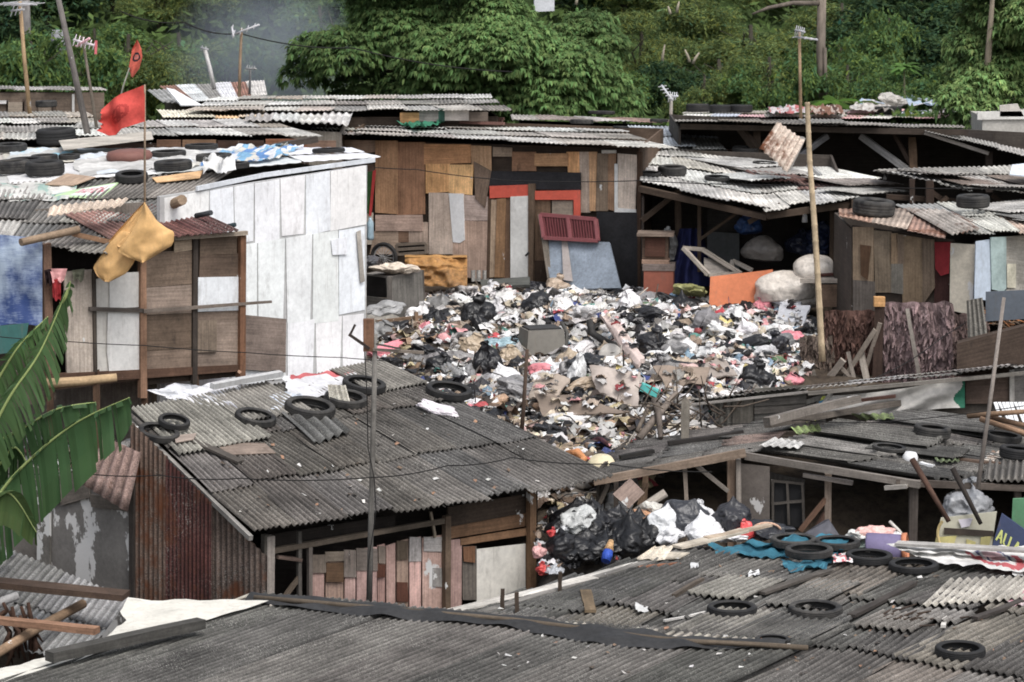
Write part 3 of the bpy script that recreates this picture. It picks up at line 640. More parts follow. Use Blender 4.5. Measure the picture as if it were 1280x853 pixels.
tyre(1011, 705, 64, 'near', 'slim', 'front tyre of the pair on the teal cloth', up=.05)
tyre(1046, 689, 60, 'near', 'slim', 'tyre lying beneath the grey cushion beside the teal cloth')
tyre(1086, 707, 62, 'near', 'slim', 'tyre tucked under the left end of the white banner')
tyre(1142, 717, 68, 'near', 'slim', 'flattened dark tyre in front of the white banner', squash=.8)
tyre(966, 808, 46, 'near', 'slim', 'flattened black tyre piece at the right end of the flashing strip', up=-.0, squash=.6)
# ------------------------------------------------------------------ things on the big roof
WHITE = c(214, 214, 218)
def patch(cols, sc=4):
    s = U(0, 99)
    def f(u, v):
        k = nz((u*sc+s, v*sc, 0)); return cols[0] if k > -.05 else (cols[1] if k > -.3 else cols[2])
    return f
drape('plastic_sheet', 'long white plastic sheet crumpled along the ridge of the big dark roof', 'plastic sheet', [(185, 492), (300, 484), (300, 516), (215, 506)], 'mid', patch([WHITE, c(190, 192, 198), c(160, 162, 168)]), edge=.3, nu=30)
drape('plastic_sheet', 'white plastic sheet with red stripes by the row of three tyres', 'plastic sheet', [(352, 476), (446, 468), (432, 494), (360, 504)], 'mid', lambda u, v: c(206, 96, 100) if (v < .22 and u > .1) else WHITE, edge=.25)
drape('plastic_bag', 'pale blue white plastic bag spread beside the front left tyre of three', 'plastic bag', [(330, 500), (382, 494), (372, 512), (334, 520)], 'mid', patch([c(190, 198, 210), c(206, 208, 212), c(120, 126, 140)]), edge=.3)
drape('plastic_sheet', 'thin white plastic strip hanging down the roof by the left ridge end', 'plastic sheet', [(224, 494), (252, 492), (300, 516), (284, 520)], 'mid', patch([WHITE, c(180, 184, 192), c(150, 150, 160)]), edge=.2)
mb = MB(); p, n_ = hit(424, 512, 'mid'); p2 = p+V((-.02, .02, .3)); mb.corr([p2+V((-.13, 0, .02)), p2+V((.1, .06, 0)), p+V((.16, -.05, .02)), p+V((-.1, -.1, .02))], c(206, 200, 184), .06, .012)
single(mb, 'cement_sheet', M['corr'], 'upright cream corrugated offcut standing in a tyre on the big dark roof', 'roofing sheet')
lay_sheet('roofing_sheet', 'dark grey broad waved sheet lying below the row of three tyres', 'roofing sheet', [(350, 524), (418, 530), (436, 548), (392, 562)], c(84, 84, 82), 'mid', pitch=.15, amp=.03, up=.06)
lay_sheet('plywood_board', 'flat brown board lying on the big dark roof below the lone left tyre', 'board', [(262, 558), (330, 560), (344, 572), (288, 574)], c(124, 108, 96), 'mid', 'ply', flat=True, up=.05)
lay_sheet('plywood_board', 'small pinkish board tucked under the two stacked tyres', 'board', [(216, 554), (244, 552), (240, 560), (218, 564)], c(150, 134, 122), 'mid', 'ply', flat=True, up=.1)
lay_board('plank', 'grey rotten plank lying down the big dark roof left of the flat brown board', 'plank', (236, 556), (300, 584), .12, .03, c(82, 76, 70), 'mid', up=.05)
lay_board('roof_batten', 'black batten lying over the ridge end above the left sheets', 'batten', (296, 488), (344, 479), .07, .05, c(60, 56, 54), 'mid', up=.12)
lay_board('plastic_pipe', 'grey white plastic pipe lying along the ridge behind the crumpled sheet', 'pipe', (262, 500), (348, 484), .07, .07, c(176, 176, 176), 'mid', 'paint', up=.15)
# poles standing against the shack, and the wires strung on them
def pole(name, label, pts, r, col, cat='pole', mat='ply', n=8):
    P = [at(*p) for p in pts]; mb = MB(); K = len(P)
    rr = [r*(1-.25*i/(K-1)) for i in range(K)] if not isinstance(r, list) else r
    mb.tube(P, rr, col, n); return mb, name, mat, label, cat
def mkpole(*a, **k): mb, name, mat, label, cat = pole(*a, **k); return single(mb, name, M[mat], label, cat)
mkpole('pole', 'straight grey pole before the big dark roof with a wire wound round it', [(461, 770, 31.7), (464, 640, 31.7), (467, 520, 31.7), (469, 418, 31.7)], .035, c(118, 114, 108))
p = at(469, 430, 31.7)
mb = MB(); mb.box(at(461, 419, 31.72), (.12, .1, .36), c(120, 84, 60)); mb.beam(at(462, 436, 31.66), at(436, 418, 31.66), .03, .03, c(60, 50, 46)); mb.beam(at(466, 437, 31.66), at(530, 441, 31.66), .04, .03, c(128, 116, 104)); mb.beam(at(470, 430, 31.62), at(500, 436, 31.62), .02, .02, c(90, 84, 80)); mb.beam(at(437, 420, 31.66), at(444, 406, 31.66), .025, .025, c(60, 50, 46))
single(mb, 'pole_bracket', M['ply'], 'wooden block and crossed sticks tied to the head of the straight grey pole', 'bracket')
def wire(label, pts, r=.006, sag=0.0, col=c(24, 22, 22), name='wire'):
    P = [at(*p) for p in pts]; out = []
    for a, b in zip(P, P[1:]):
        for k in range(8):
            t = k/8; out.append(a*(1-t)+b*t-V((0, 0, sag*4*t*(1-t))))
    out.append(P[-1]); mb = MB(); mb.tube(out, r, col, 5); return single(mb, name, M['felt'], label, 'wire')
wire('black cable sagging across the big dark roof', [(-20, 590, 32.3), (90, 590, 32.1), (200, 594, 32.0), (300, 598, 31.9), (464, 597, 31.6), (560, 582, 32.6), (640, 572, 33.5), (760, 580, 35), (890, 590, 35)], .007, .03)
wire('thin black wire wound down the straight grey pole', [(456, 440, 31.62), (459, 500, 31.62), (460, 560, 31.62), (468, 600, 31.62), (470, 640, 31.62), (461, 700, 31.62), (458, 752, 31.62)], .006, .0)
wire('thin wire crossing in front of the stilt hut and the white wall', [(-10, 420, 35.2), (60, 425, 35.4), (180, 432, 35.8), (308, 441, 36.6), (425, 447, 37.6), (520, 452, 38)], .006, .01)

def roof_litter(key, box, n, label, cols, ok=lambda x, y: True):
    """fallen leaves and crumbs scattered over a roof"""
    mb = MB()
    for k in range(n):
        x, y = U(box[0], box[2]), U(box[1], box[3])
        if not ok(x, y): continue
        p, n_ = lay(x, y, key, .045); s = U(.012, .04); q = rot_to(n_, U(0, 6)); a = [V((-s, -s*.5, 0)), V((s, -s*.6, U(0, .02))), V((s*.8, s*.6, U(0, .03))), V((-s*.9, s*.5, U(0, .02)))]
        mb.poly([p+q @ t for t in a], vary(random.choice(cols), .2))
    o = mb.build('litter', M['scrap'], kind='stuff'); o['label'] = label
LT = [c(196, 192, 186), c(150, 110, 80), c(120, 96, 74), c(90, 76, 62), c(206, 204, 200), c(60, 54, 48)]
roof_litter('mid', (200, 470, 740, 650), 170, 'fallen leaves and crumbs scattered over the big dark roof', LT, lambda x, y: y < 668-(x-318)*.15 and y > 470+(x-474)*.5 and y < 516+(x-160)*.95)
roof_litter('near', (620, 690, 1280, 850), 220, 'fallen leaves and crumbs scattered over the nearest roofs', LT, lambda x, y: y > 768-(x-560)*.26)
# ================================================================== WHITE HOUSE
wh = thing('house', 'house clad in whitewashed boards, its flat tarp covered roof loaded with tyres', 'house', (-3.6, 40, ground_z(-3.6, 40)))
WW = Wall(225, 37.9, 458, 40.5)
def wtop(x): return 243-(x-225)*38/233
cells = []; xs0 = [150, 222, 256, 300, 350, 381, 412, 459]; xs1 = [158, 224, 258, 322, 357, 389, 426, 459]
LW = c(230, 231, 233)
xb = [[205, 262, 292, 318, 350, 382, 413, 458.5], [205, 240, 284, 322, 357, 391, 423, 456.5], [205, 240, 290, 330, 359, 394, 428, 455.5], [205, 250, 300, 338, 378, 400, 428, 455.5]]
yb = lambda j, x: wtop(x)+4 if j == 0 else [0, 302-(x-320)*.10, 402-(x-360)*.13, 480-(x-360)*.1][j] if j < 4 else 500
yb_ = [lambda x: wtop(x)+1, lambda x: 303-(x-320)*.15, lambda x: 403-(x-360)*.12, lambda x: 474-(x-360)*.1]
panel(wh, WW, [(200, 246), (459, 207), (457, 500), (200, 520)], c(178, 178, 178), 'wall', 'paint', .004, .06)
for j in range(3):
    X = xb[j]; X2 = xb[j]
    for a, b in zip(X, X[1:]):
        k = random.random(); dd = U(-2, 2)
        pts = [(a+.6, yb_[j](a)+U(.2, 1)), (b-.6, yb_[j](b)+U(.2, 1)), (b-.6+U(-3, 2)*(b < 455), yb_[j+1](b)+dd*2+U(-2, 3)), (a+.6+U(-1, 2), yb_[j+1](a)+dd*2+U(-2, 3))]
        panel(wh, WW, pts, vary(LW, .045), 'board', 'paint', .012+U(0, .007), .006)
panel(wh, WW, [(414, 300), (434, 296), (434, 318), (416, 319)], vary(LW, .05), 'board', 'paint', .04, .01)
panel(wh, WW, [(446, 290), (451, 288), (456, 352), (451, 354)], c(168, 160, 150), 'board', 'ply', .05, .01)
panel(wh, WW, [(308, 394), (358, 399), (357, 466), (306, 462)], c(128, 112, 102), 'patch_board', 'ply', .06, .012, 'brown board nailed low on the white wall')
# roof
rA, rB, rC, rD = at(466, 199, 40.9), at(196, 262, 37.3), at(-60, 306, 34.9), at(-60, 186, 43.0)
rE = at(400, 184, 44.5)
wq = [rE, rA, rB, rD]           # back part   TL=rE
quadA = [at(-60, 188, 44.2), at(420, 187, 44.2), at(466, 201, 40.7), at(-60, 252, 38.6)]
quadB = [at(-60, 250, 38.7), at(262, 226, 39.2), at(132, 322, 36.0), at(-70, 300, 36.0)]
SUP = Wall(-60, 36.0, 132, 36.2)
roof(wh, [at(-80, 186, 44.4), at(436, 186, 44.0), at(467, 201, 40.7), at(-80, 240, 39.4)], 'white', [c(206, 208, 210), c(188, 190, 190), c(176, 170, 160), c(200, 204, 210)], 6, 2, 'paint', pitch=.18, amp=.004, jit=1.2)
roof(wh, [at(-80, 236, 39.5), at(285, 217, 40.2), at(135, 320, 36.2), at(-80, 300, 36.0)], 'white', [c(150, 146, 140), c(132, 128, 122), c(164, 156, 144)]+ASB, 5, 3, pitch=.08, amp=.011, jit=1.8)
mb = MB()   # white metal fascia on the gable edge
fa, fb, fc_ = at(468, 200, 40.62), at(330, 219, 39.15), at(246, 236, 38.1)
mb.beam(fa, fb, .03, .06, c(206, 211, 218), bow=.0); mb.beam(fb, fc_, .03, .06, c(206, 211, 218)); mb.build('fascia', M['paint'], wh)
mb = MB(); mb.beam(fa-V((.03, -.15, .12)), fc_-V((.03, -.15, .12)), .06, .1, c(70, 50, 38)); mb.build('beam', M['ply'], wh)
for (x0, y0, Y0, x1, y1, Y1, r, col) in [(210, 258, 38, 228, 250, 37.6, .07, c(150, 126, 100)), (245, 270, 38, 264, 266, 37.8, .035, c(60, 62, 66)), (280, 284, 38.2, 294, 281, 38.1, .03, c(50, 66, 72))]:
    mb = MB(); mb.tube([at(x0, y0, Y0), at(x1, y1, Y1)], r, col, 9); mb.build('pole_end', M['ply'], wh)
box_walls(wh, [(WW.b.x, WW.b.y+.1), (WW.b.x-1.5, WW.b.y+3.6), (-8.2, 43.5), (-7.6, 38.0), (WW.a.x-.4, WW.a.y+.0)], 1.6, [5.1, 5.0, 4.8, 4.8, 5.0], c(120, 112, 104), skip=(4,))
# left side under the eave : blue tarpaulin
WT = Wall(-40, 35.9, 60, 36.1)
mb = MB()
def tarp(u, v):
    x = -40+u*93; y0 = 290+u*8; y1 = 407+2*math.sin(u*7); return WT.pt(x, y0*(1-v)+y1*v, .05+.07*nz((u*3, v*2, 2))+.05*nz((u*8, v*3, 5)))
mb.grid(tarp, 24, 24, c(40, 66, 122), True, 2); single(mb, 'tarpaulin', M['tarp'], 'blue woven tarpaulin worn white, hung under the eave at the left edge', 'tarpaulin')
mb = MB(); mb.slab([WT.pt(-40, 412, .1), WT.pt(36, 404, .1), WT.pt(30, 440, .1), WT.pt(-40, 446, .1)], .02, c(44, 100, 96), WT.n); single(mb, 'painted_board', M['paint'], 'teal green board below the blue tarpaulin at the left edge', 'board')
mb = MB(); mb.slab([WT.pt(-40, 446, -.1), WT.pt(70, 430, -.1), WT.pt(70, 500, -.1), WT.pt(-40, 520, -.1)], .1, c(84, 74, 64), WT.n); mb.build('wall', M['ply'], wh)
# ------------------------------------------------------------------ STILT HUT (privy)
hut = thing('stilt_hut', 'small hut on stilts of brown plywood patches in front of the white wall', 'hut', at(190, 500, 36.6))
WH = Wall(60, 36.15, 308, 38.0, 380)
def hp(pts, col, nm='panel', mat='ply', off=.02, th=.015, label=None): return panel(hut, WH, pts, col, nm, mat, off, th, label)
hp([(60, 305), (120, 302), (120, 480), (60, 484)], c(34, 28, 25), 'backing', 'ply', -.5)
hp([(176, 300), (306, 293), (306, 470), (176, 482)], c(70, 58, 48), 'backing', 'ply', -.06)
B1, B2, B3 = c(126, 106, 90), c(112, 94, 78), c(138, 120, 106)
hp([(218, 302), (243, 299), (243, 312), (218, 316)], c(172, 150, 124))
hp([(182, 316), (242, 313), (242, 356), (182, 360)], B2); hp([(182, 359), (242, 355), (242, 391), (182, 394)], B3); hp([(182, 395), (242, 391), (242, 436), (182, 440)], c(104, 86, 70)); hp([(182, 438), (242, 434), (242, 466), (182, 470)], B1)
hp([(250, 297), (296, 294), (296, 319), (250, 320)], c(106, 88, 72)); hp([(250, 319), (303, 317), (303, 346), (249, 347)], c(98, 80, 66)); hp([(247, 347), (302, 346), (302, 388), (246, 390)], c(218, 222, 226), 'white_board', 'paint', .03, label='white board'); hp([(246, 401), (271, 400), (271, 440), (246, 441)], c(120, 104, 88), 'panel', 'ply', .05); hp([(246, 391), (302, 388), (302, 402), (246, 402)], c(122, 104, 90)); hp([(270, 401), (302, 400), (302, 462), (246, 464), (246, 440), (270, 440)], c(134, 116, 102))
hp([(118, 350), (138, 344), (138, 470), (118, 471)], c(190, 186, 178), 'whitewashed_board', 'paint', .0); hp([(137, 342), (177, 340), (177, 384), (137, 386)], c(196, 194, 190), 'whitewashed_board', 'paint', .02); hp([(135, 388), (177, 386), (177, 466), (137, 468), (134, 440)], c(206, 204, 200), 'whitewashed_board', 'paint', .03)
hp([(80, 340), (115, 337), (118, 470), (84, 472)], c(176, 162, 148), 'door', 'ply', .02, .03, 'half open worn plank door')
hp([(54, 306), (64, 304), (68, 470), (58, 474)], c(112, 84, 66), 'post', 'ply', .04, .07); hp([(176, 310), (183, 309), (184, 498), (176, 498)], c(140, 104, 78), 'post', 'ply', .07, .08); hp([(242, 296), (248, 296), (247, 480), (241, 480)], c(62, 54, 48), 'post', 'ply', .06, .06); hp([(301, 292), (308, 292), (307, 474), (300, 474)], c(120, 82, 56), 'post', 'ply', .08, .08); hp([(116, 340), (120, 340), (122, 470), (118, 470)], c(70, 62, 54), 'post', 'ply', .05, .05)
hp([(60, 468), (305, 456), (305, 464), (60, 482)], c(92, 66, 50), 'floor_beam', 'ply', .05, .08); hp([(112, 384), (180, 386), (180, 391), (112, 389)], c(84, 76, 70), 'rail', 'ply', .08, .03); hp([(180, 387), (340, 376), (340, 379), (180, 392)], c(112, 100, 90), 'rail', 'ply', .1, .03)
hp([(218, 296), (310, 289), (310, 294), (218, 301)], c(164, 148, 130), 'top_beam', 'ply', .12, .06)
for x, yy in ((180, 498), (244, 488), (298, 482), (62, 500), (120, 496)):
    mb = MB(); a = WH.pt(x, 462, -.02); mb.beam(a, V((a.x, a.y, ground_z(a.x, a.y)-.1)), .08, .08, c(96, 72, 54)); mb.build('stilt', M['ply'], hut)
cor = [WH.pt(60, 380, 0), WH.pt(306, 380, 0)]; bk = -WH.n*1.3
zf = WH.pt(180, 470, 0).z; zt = WH.pt(180, 302, 0).z
box_walls(hut, [(cor[0].x, cor[0].y), (cor[1].x, cor[1].y), (cor[1].x+bk.x, cor[1].y+bk.y), (cor[0].x+bk.x, cor[0].y+bk.y)], zf, zt-.06, c(92, 76, 64), skip=(0,))
mb = MB(); mb.slab([V((p[0], p[1], zf)) for p in ((cor[0].x, cor[0].y), (cor[1].x, cor[1].y), (cor[1].x+bk.x, cor[1].y+bk.y), (cor[0].x+bk.x, cor[0].y+bk.y))], .05, c(90, 70, 56), V((0, 0, 1))); mb.build('floor', M['ply'], hut)
# maroon corrugated roof with a pale lip
mb = MB()
hq = [WH.pt(80, 268, -1.1), WH.pt(222, 254, -1.2), WH.pt(298, 290, .22), WH.pt(150, 306, .22)]
for (u0, u1, col) in [(0, .36, c(134, 96, 86, .25)), (.33, .68, c(108, 68, 62, .25)), (.66, 1.0, c(86, 52, 50, .1))]:
    mb.corr([qpt(hq, u0, 0), qpt(hq, u1, 0), qpt(hq, u1, 1), qpt(hq, u0, 1)], col, .085, .014, (U(0, .015), U(.0, .03)), 5, rag=.02)
mb.build('roof', M['corr'], hut); reg('hut', hq)
mb = MB(); mb.corr([WH.pt(62, 262, -.4), WH.pt(160, 252, -.5), WH.pt(150, 262, -.2), WH.pt(58, 276, -.1)], c(196, 176, 156, .05), .09, .014, (.05, .06), 2, rag=.03); o = mb.build('pale_sheet', M['corr'], hut)
mb = MB(); mb.tube([WH.pt(26, 303, .2), WH.pt(98, 287, .12)], .05, c(150, 126, 100), 9); mb.build('pole_end', M['ply'], hut)
hp([(94, 290), (140, 300), (180, 303), (180, 309), (138, 306), (92, 296)], c(150, 112, 80), 'top_beam', 'ply', .1, .05)
# bamboo and rubbish below the hut
mkpole('bamboo_pole', 'thick bamboo pole lying under the hut door, just above the banana leaf', [(56, 480, 35.9), (100, 477, 35.9), (146, 472, 36)], .07, c(176, 146, 104))
# clothes hung in the doorway
for (pts, col, lab) in [([(62, 336), (84, 336), (80, 352), (72, 356), (66, 352)], c(232, 160, 160), 'pink cloth hung at the top of the hut doorway'), ([(65, 350), (76, 348), (76, 376), (71, 378), (66, 374)], c(168, 28, 36), 'red cloth hanging below the pink one in the hut doorway'), ([(55, 338), (64, 336), (66, 356), (58, 356)], c(40, 26, 28), 'dark cloth hung at the left side of the hut doorway'), ([(90, 338), (106, 336), (104, 352), (92, 350)], c(96, 98, 80), 'olive grey cloth hung on the hut door top')]:
    mb = MB(); k = len(pts); seed = U(0, 9); mx_ = sum(p[0] for p in pts)/k; my_ = sum(p[1] for p in pts)/k
    def clothfn(u, v, pts=pts):
        # quad from first four points
        a, b = V((*pts[0], 0)), V((*pts[1], 0)); d = V((*pts[2], 0)); e = V((*pts[-1], 0)); p = (a*(1-u)+b*u)*(1-v)+(e*(1-u)+d*u)*v
        p.y += (2*math.sin(u*9+seed) if v > .8 else 0); return WH.pt(p.x, p.y, .14+.03*math.sin(u*10+seed)*v+.02*nz((u*4, v*4, seed)))
    mb.grid(clothfn, 12, 12, col); single(mb, 'hanging_cloth', M['cloth'], lab, 'cloth')
# folded yellow foam mattress hung from the flag pole
mb = MB(); FY = 36.0
def foam(pts, off, seed, name):
    pass
def foamsheet(L, Rr, th, d0, d1, bow, seed):
    """a thick bent sheet between two photographed edge lines L and R"""
    K = len(L)
    def fn(u, v, back=0.0):
        k = v*(K-1); i = min(int(k), K-2); t = k-i
        a = V((*L[i], 0))*(1-t)+V((*L[i+1], 0))*t; b = V((*Rr[i], 0))*(1-t)+V((*Rr[i+1], 0))*t; p = a*(1-u)+b*u
        Y = FY+d0*(1-u)+d1*u-bow*4*u*(1-u)+.04*nz((u*2, v*2, seed))+.02*nz((u*7, v*7, seed))+back; return at(p.x, p.y, Y)
    n = 16; col = c(212, 162, 86); mb.reseed()
    front = [[fn(a/n, b/n) for b in range(n+1)] for a in range(n+1)]; rear = [[fn(a/n, b/n, th) for b in range(n+1)] for a in range(n+1)]
    i = len(mb.v)
    for G in (front, rear):
        for r_ in G: mb.v.extend(r_)
    N = (n+1)*(n+1); id_ = lambda g, a, b: i+g*N+a*(n+1)+b
    for a in range(n):
        for b in range(n):
            for g in (0, 1): mb.face((id_(g, a, b), id_(g, a, b+1), id_(g, a+1, b+1), id_(g, a+1, b)), col, None, True)
    for a in range(n):
        for (e, f2) in (((a, 0), (a+1, 0)), ((a, n), (a+1, n)), ((0, a), (0, a+1)), ((n, a), (n, a+1))): mb.face((id_(0, *e), id_(0, *f2), id_(1, *f2), id_(1, *e)), col)
# right hand flap, then left flap and the back fold
foamsheet([(180, 253), (176, 268), (160, 296), (146, 314), (160, 322), (178, 329)], [(181, 253), (196, 276), (208, 285), (218, 290), (217, 306), (179, 329)], .07, -.02, .10, .12, 1)
foamsheet([(152, 288), (136, 304), (126, 320), (116, 334), (121, 345), (130, 352)], [(168, 292), (172, 306), (172, 316), (168, 328), (158, 342), (136, 353)], .07, .22, .16, .05, 2)
foamsheet([(180, 253), (164, 270), (146, 290), (136, 302)], [(181, 254), (176, 270), (164, 292), (150, 310)], .06, .18, .12, -.05, 3)
single(mb, 'foam_mattress', M['paint'], 'folded orange yellow foam mattress slung on a pole in front of the hut', 'foam mattress')
# ------------------------------------------------------------------ red flag
mkpole('flag_pole', 'thin pole rising from the white house roof and carrying the ragged red flag', [(181, 300, 36.2), (181, 200, 36.1), (181, 106, 36.0)], .016, c(150, 128, 104))
mb = MB()
top = [(181, 106), (166, 112), (150, 118), (141, 124), (137, 128), (126, 138)]; bot = [(181, 152), (168, 156), (152, 161), (145, 169), (136, 170), (125, 165)]
def flag(u, v):
    k = u*5; i = min(int(k), 4); t = k-i; a = V((*top[i], 0))*(1-t)+V((*top[i+1], 0))*t; b = V((*bot[i], 0))*(1-t)+V((*bot[i+1], 0))*t
    p = a*(1-v)+b*v; p.x += (7*nz((v*7, 1, 3)) if u > .97 else 0); return at(p.x, p.y, 36.0+.10*math.sin(u*9+v*2)*u+.05*math.sin(v*8+u*3)*u)
def flagcol(u, v):
    d = abs(math.hypot((u-.48)*1.1, (v-.5))-.2)
    return c(180, 42, 34) if (d < .035 or (abs(u-.48) < .06 and abs(v-.5) < .16) or (abs(v-.55+.2*(u-.48)) < .03 and abs(u-.48) < .15)) else c(214, 62, 48)
mb.grid(flag, 44, 34, flagcol); single(mb, 'red_flag', M['cloth'], 'ragged bright red flag blowing left from the thin pole over the white house', 'flag')
# upper small flag
mkpole('flag_pole', 'leaning thin pole behind the red flag with a narrow orange pennant at its tip', [(146, 140, 48), (154, 108, 48), (162, 85, 48)], .016, c(130, 128, 116))
mb = MB()
def pen(u, v):
    L = [(171, 50), (165, 62), (163, 75), (161, 84), (164, 96)]; Rr = [(172, 50), (177, 62), (178, 72), (174, 86), (166, 97)]
    k = v*4; i = min(int(k), 3); t = k-i; a = V((*L[i], 0))*(1-t)+V((*L[i+1], 0))*t; b = V((*Rr[i], 0))*(1-t)+V((*Rr[i+1], 0))*t; p = a*(1-u)+b*u; return at(p.x, p.y, 48+.06*math.sin(u*5+v*3))
mb.grid(pen, 22, 36, lambda u, v: c(46, 42, 50) if .16 < math.hypot((u-.5)*.8, (v-.46)*2.0) < .26 else (c(200, 120, 110) if math.hypot((u-.5)*.8, (v-.46)*2) < .16 and (int(v*36) % 3) else c(224, 92, 66)))
single(mb, 'pennant', M['cloth'], 'narrow orange pennant with a dark ring emblem above the red flag', 'flag')
# ------------------------------------------------------------------ load on the white roof
tl = 'white'
for (x, y, w, k, lab) in [
    (71, 183, 50, 'truck', 'thick tyre at the back left of the white house roof, left of the red flag'),
    (14, 193, 42, 'car', 'tyre at the very left edge at the back of the white house roof'),
    (56, 205, 34, 'car', 'left tyre of a close pair just behind the two thick tyres at left'),
    (87, 203, 28, 'car', 'right tyre of a close pair just behind the two thick tyres at left'),
    (34, 212, 46, 'car', 'low tyre beneath a light cloth near the left edge of the white house roof'),
    (17, 220, 44, 'truck', 'left one of two thick tyres at the left front of the white house roof'),
    (57, 223, 50, 'truck', 'right one of two thick tyres at the left front of the white house roof'),
    (211, 199, 46, 'slim', 'thin ring tyre just right of the flag pole on the white house roof'),
    (252, 190, 42, 'slim', 'tyre at the back of the white house roof, right of the thin ring tyre'),
    (268, 207, 46, 'car', 'dark tyre lying in the blue and white tarp on the white house roof'),
    (217, 217, 48, 'wide', 'black tyre in the front of the white house roof right of the flag pole'),
    (165, 230, 42, 'car', 'tyre just left of the flag pole, beside the green banner'),
    (296, 215, 34, 'car', 'tyre on the right verge of the white house roof near the white heap of cloth'),
    (411, 195, 42, 'slim', 'tyre at the right end of the white house roof')]:
    tyre(x, y, w, tl, k, lab, squash=1 if k == 'truck' else .78)
mb = MB(); p, n_ = lay(162, 204, tl); mb.lathe([(.0, -.08), (.28, -.09), (.33, -.05), (.34, .0), (.31, .06), (.2, .085), (0, .08)], p+n_*.11, n_, c(120, 76, 66), 24); single(mb, 'round_cushion', M['paint'], 'round maroon padded seat lying behind the flag pole', 'cushion')
blue = lambda u, v: [c(214, 216, 222), c(120, 176, 214), c(210, 206, 196), c(88, 140, 200)][int((u*9+v*2+nz((u*3, v*3, 1))*2)) % 4]
drape('striped_tarp', 'blue and white striped plastic tarp crumpled at the right of the white house roof', 'tarp', [(290, 190), (380, 186), (350, 204), (232, 216)], tl, blue, nu=40, nv=14, edge=.2, amp=.1)
drape('striped_tarp', 'pale blue plastic tarp lying at the back left of the white house roof', 'tarp', [(20, 190), (96, 188), (84, 204), (0, 212)], tl, lambda u, v: [c(150, 206, 226), c(206, 218, 226), c(196, 196, 192)][int(v*4+u*2) % 3], edge=.15)
drape('plastic_sheet', 'light grey plastic sheet spread in the middle of the white house roof', 'plastic sheet', [(88, 198), (240, 190), (300, 204), (100, 226)], tl, patch([c(206, 204, 200), c(188, 186, 182), c(206, 214, 222)]), edge=.12, nu=34, nv=14)
drape('plastic_sheet', 'torn white plastic along the front left of the white house roof', 'plastic sheet', [(0, 236), (104, 230), (84, 254), (0, 256)], tl, patch([c(210, 208, 202), c(190, 194, 186), c(150, 180, 170)]), edge=.18)
drape('cloth_heap', 'small heap of white cloth near the right verge of the white house roof', 'cloth', [(256, 214), (292, 212), (296, 222), (254, 228)], tl, c(216, 216, 214), amp=.16, up=.06, edge=.1, ridge=.12, nu=16)
lay_sheet('wooden_board', 'long pale grey board lying behind the maroon seat on the white house roof', 'board', [(74, 190), (190, 178), (192, 188), (80, 202)], c(176, 168, 156), tl, 'ply', flat=True, up=.16)
lay_sheet('cardboard', 'tan cardboard lying between the two thick tyres and the green banner', 'cardboard', [(84, 224), (120, 230), (92, 240), (56, 238)], c(166, 140, 116), tl, 'ply', flat=True, up=.08)
lay_sheet('orange_board', 'flat orange tan board at the front edge of the white house roof under a tyre', 'board', [(190, 228), (254, 220), (250, 228), (196, 234)], c(214, 168, 112), tl, 'ply', flat=True, up=.06)
# green banner with hand lettering (illegible pink strokes)
mb = MB(); BQ = [lay(x, y, tl, .05)[0] for x, y in ((92, 242), (150, 232), (126, 253), (66, 250))]
nb = (BQ[1]-BQ[0]).cross(BQ[3]-BQ[0]).normalized(); nb = nb if nb.z > 0 else -nb
mb.slab(BQ, .008, c(176, 206, 150), nb)
sgn = mb.build('banner', M['paint'])
mbp = MB(); bp = lambda u, v: qpt(BQ, u, v)+nb*.004
mbp.slab([bp(.22, .12), bp(.96, .10), bp(.92, .84), (bp(.3, .88))], .003, c(206, 216, 206), nb)
for k in range(9):
    u = .3+k*.066; v0 = .25+.04*(k % 2)
    mbp.slab([bp(u, v0)+nb*.003, bp(u+.018, v0)+nb*.003, bp(u+.012, v0+.36)+nb*.003, bp(u-.006, v0+.36)+nb*.003], .003, c(206, 70, 110), nb)
    if k % 3 != 1: mbp.slab([bp(u, v0+.15*(k % 3))+nb*.003, bp(u+.05, v0+.13*(k % 3))+nb*.003, bp(u+.05, v0+.07+.13*(k % 3))+nb*.003, bp(u, v0+.08+.15*(k % 3))+nb*.003], .003, c(206, 70, 110), nb)
tag(sgn, 'green and white banner with pink hand lettering on the white house roof', 'banner')
lt = mbp.build('lettering', M['paint'], None); lt.parent = sgn

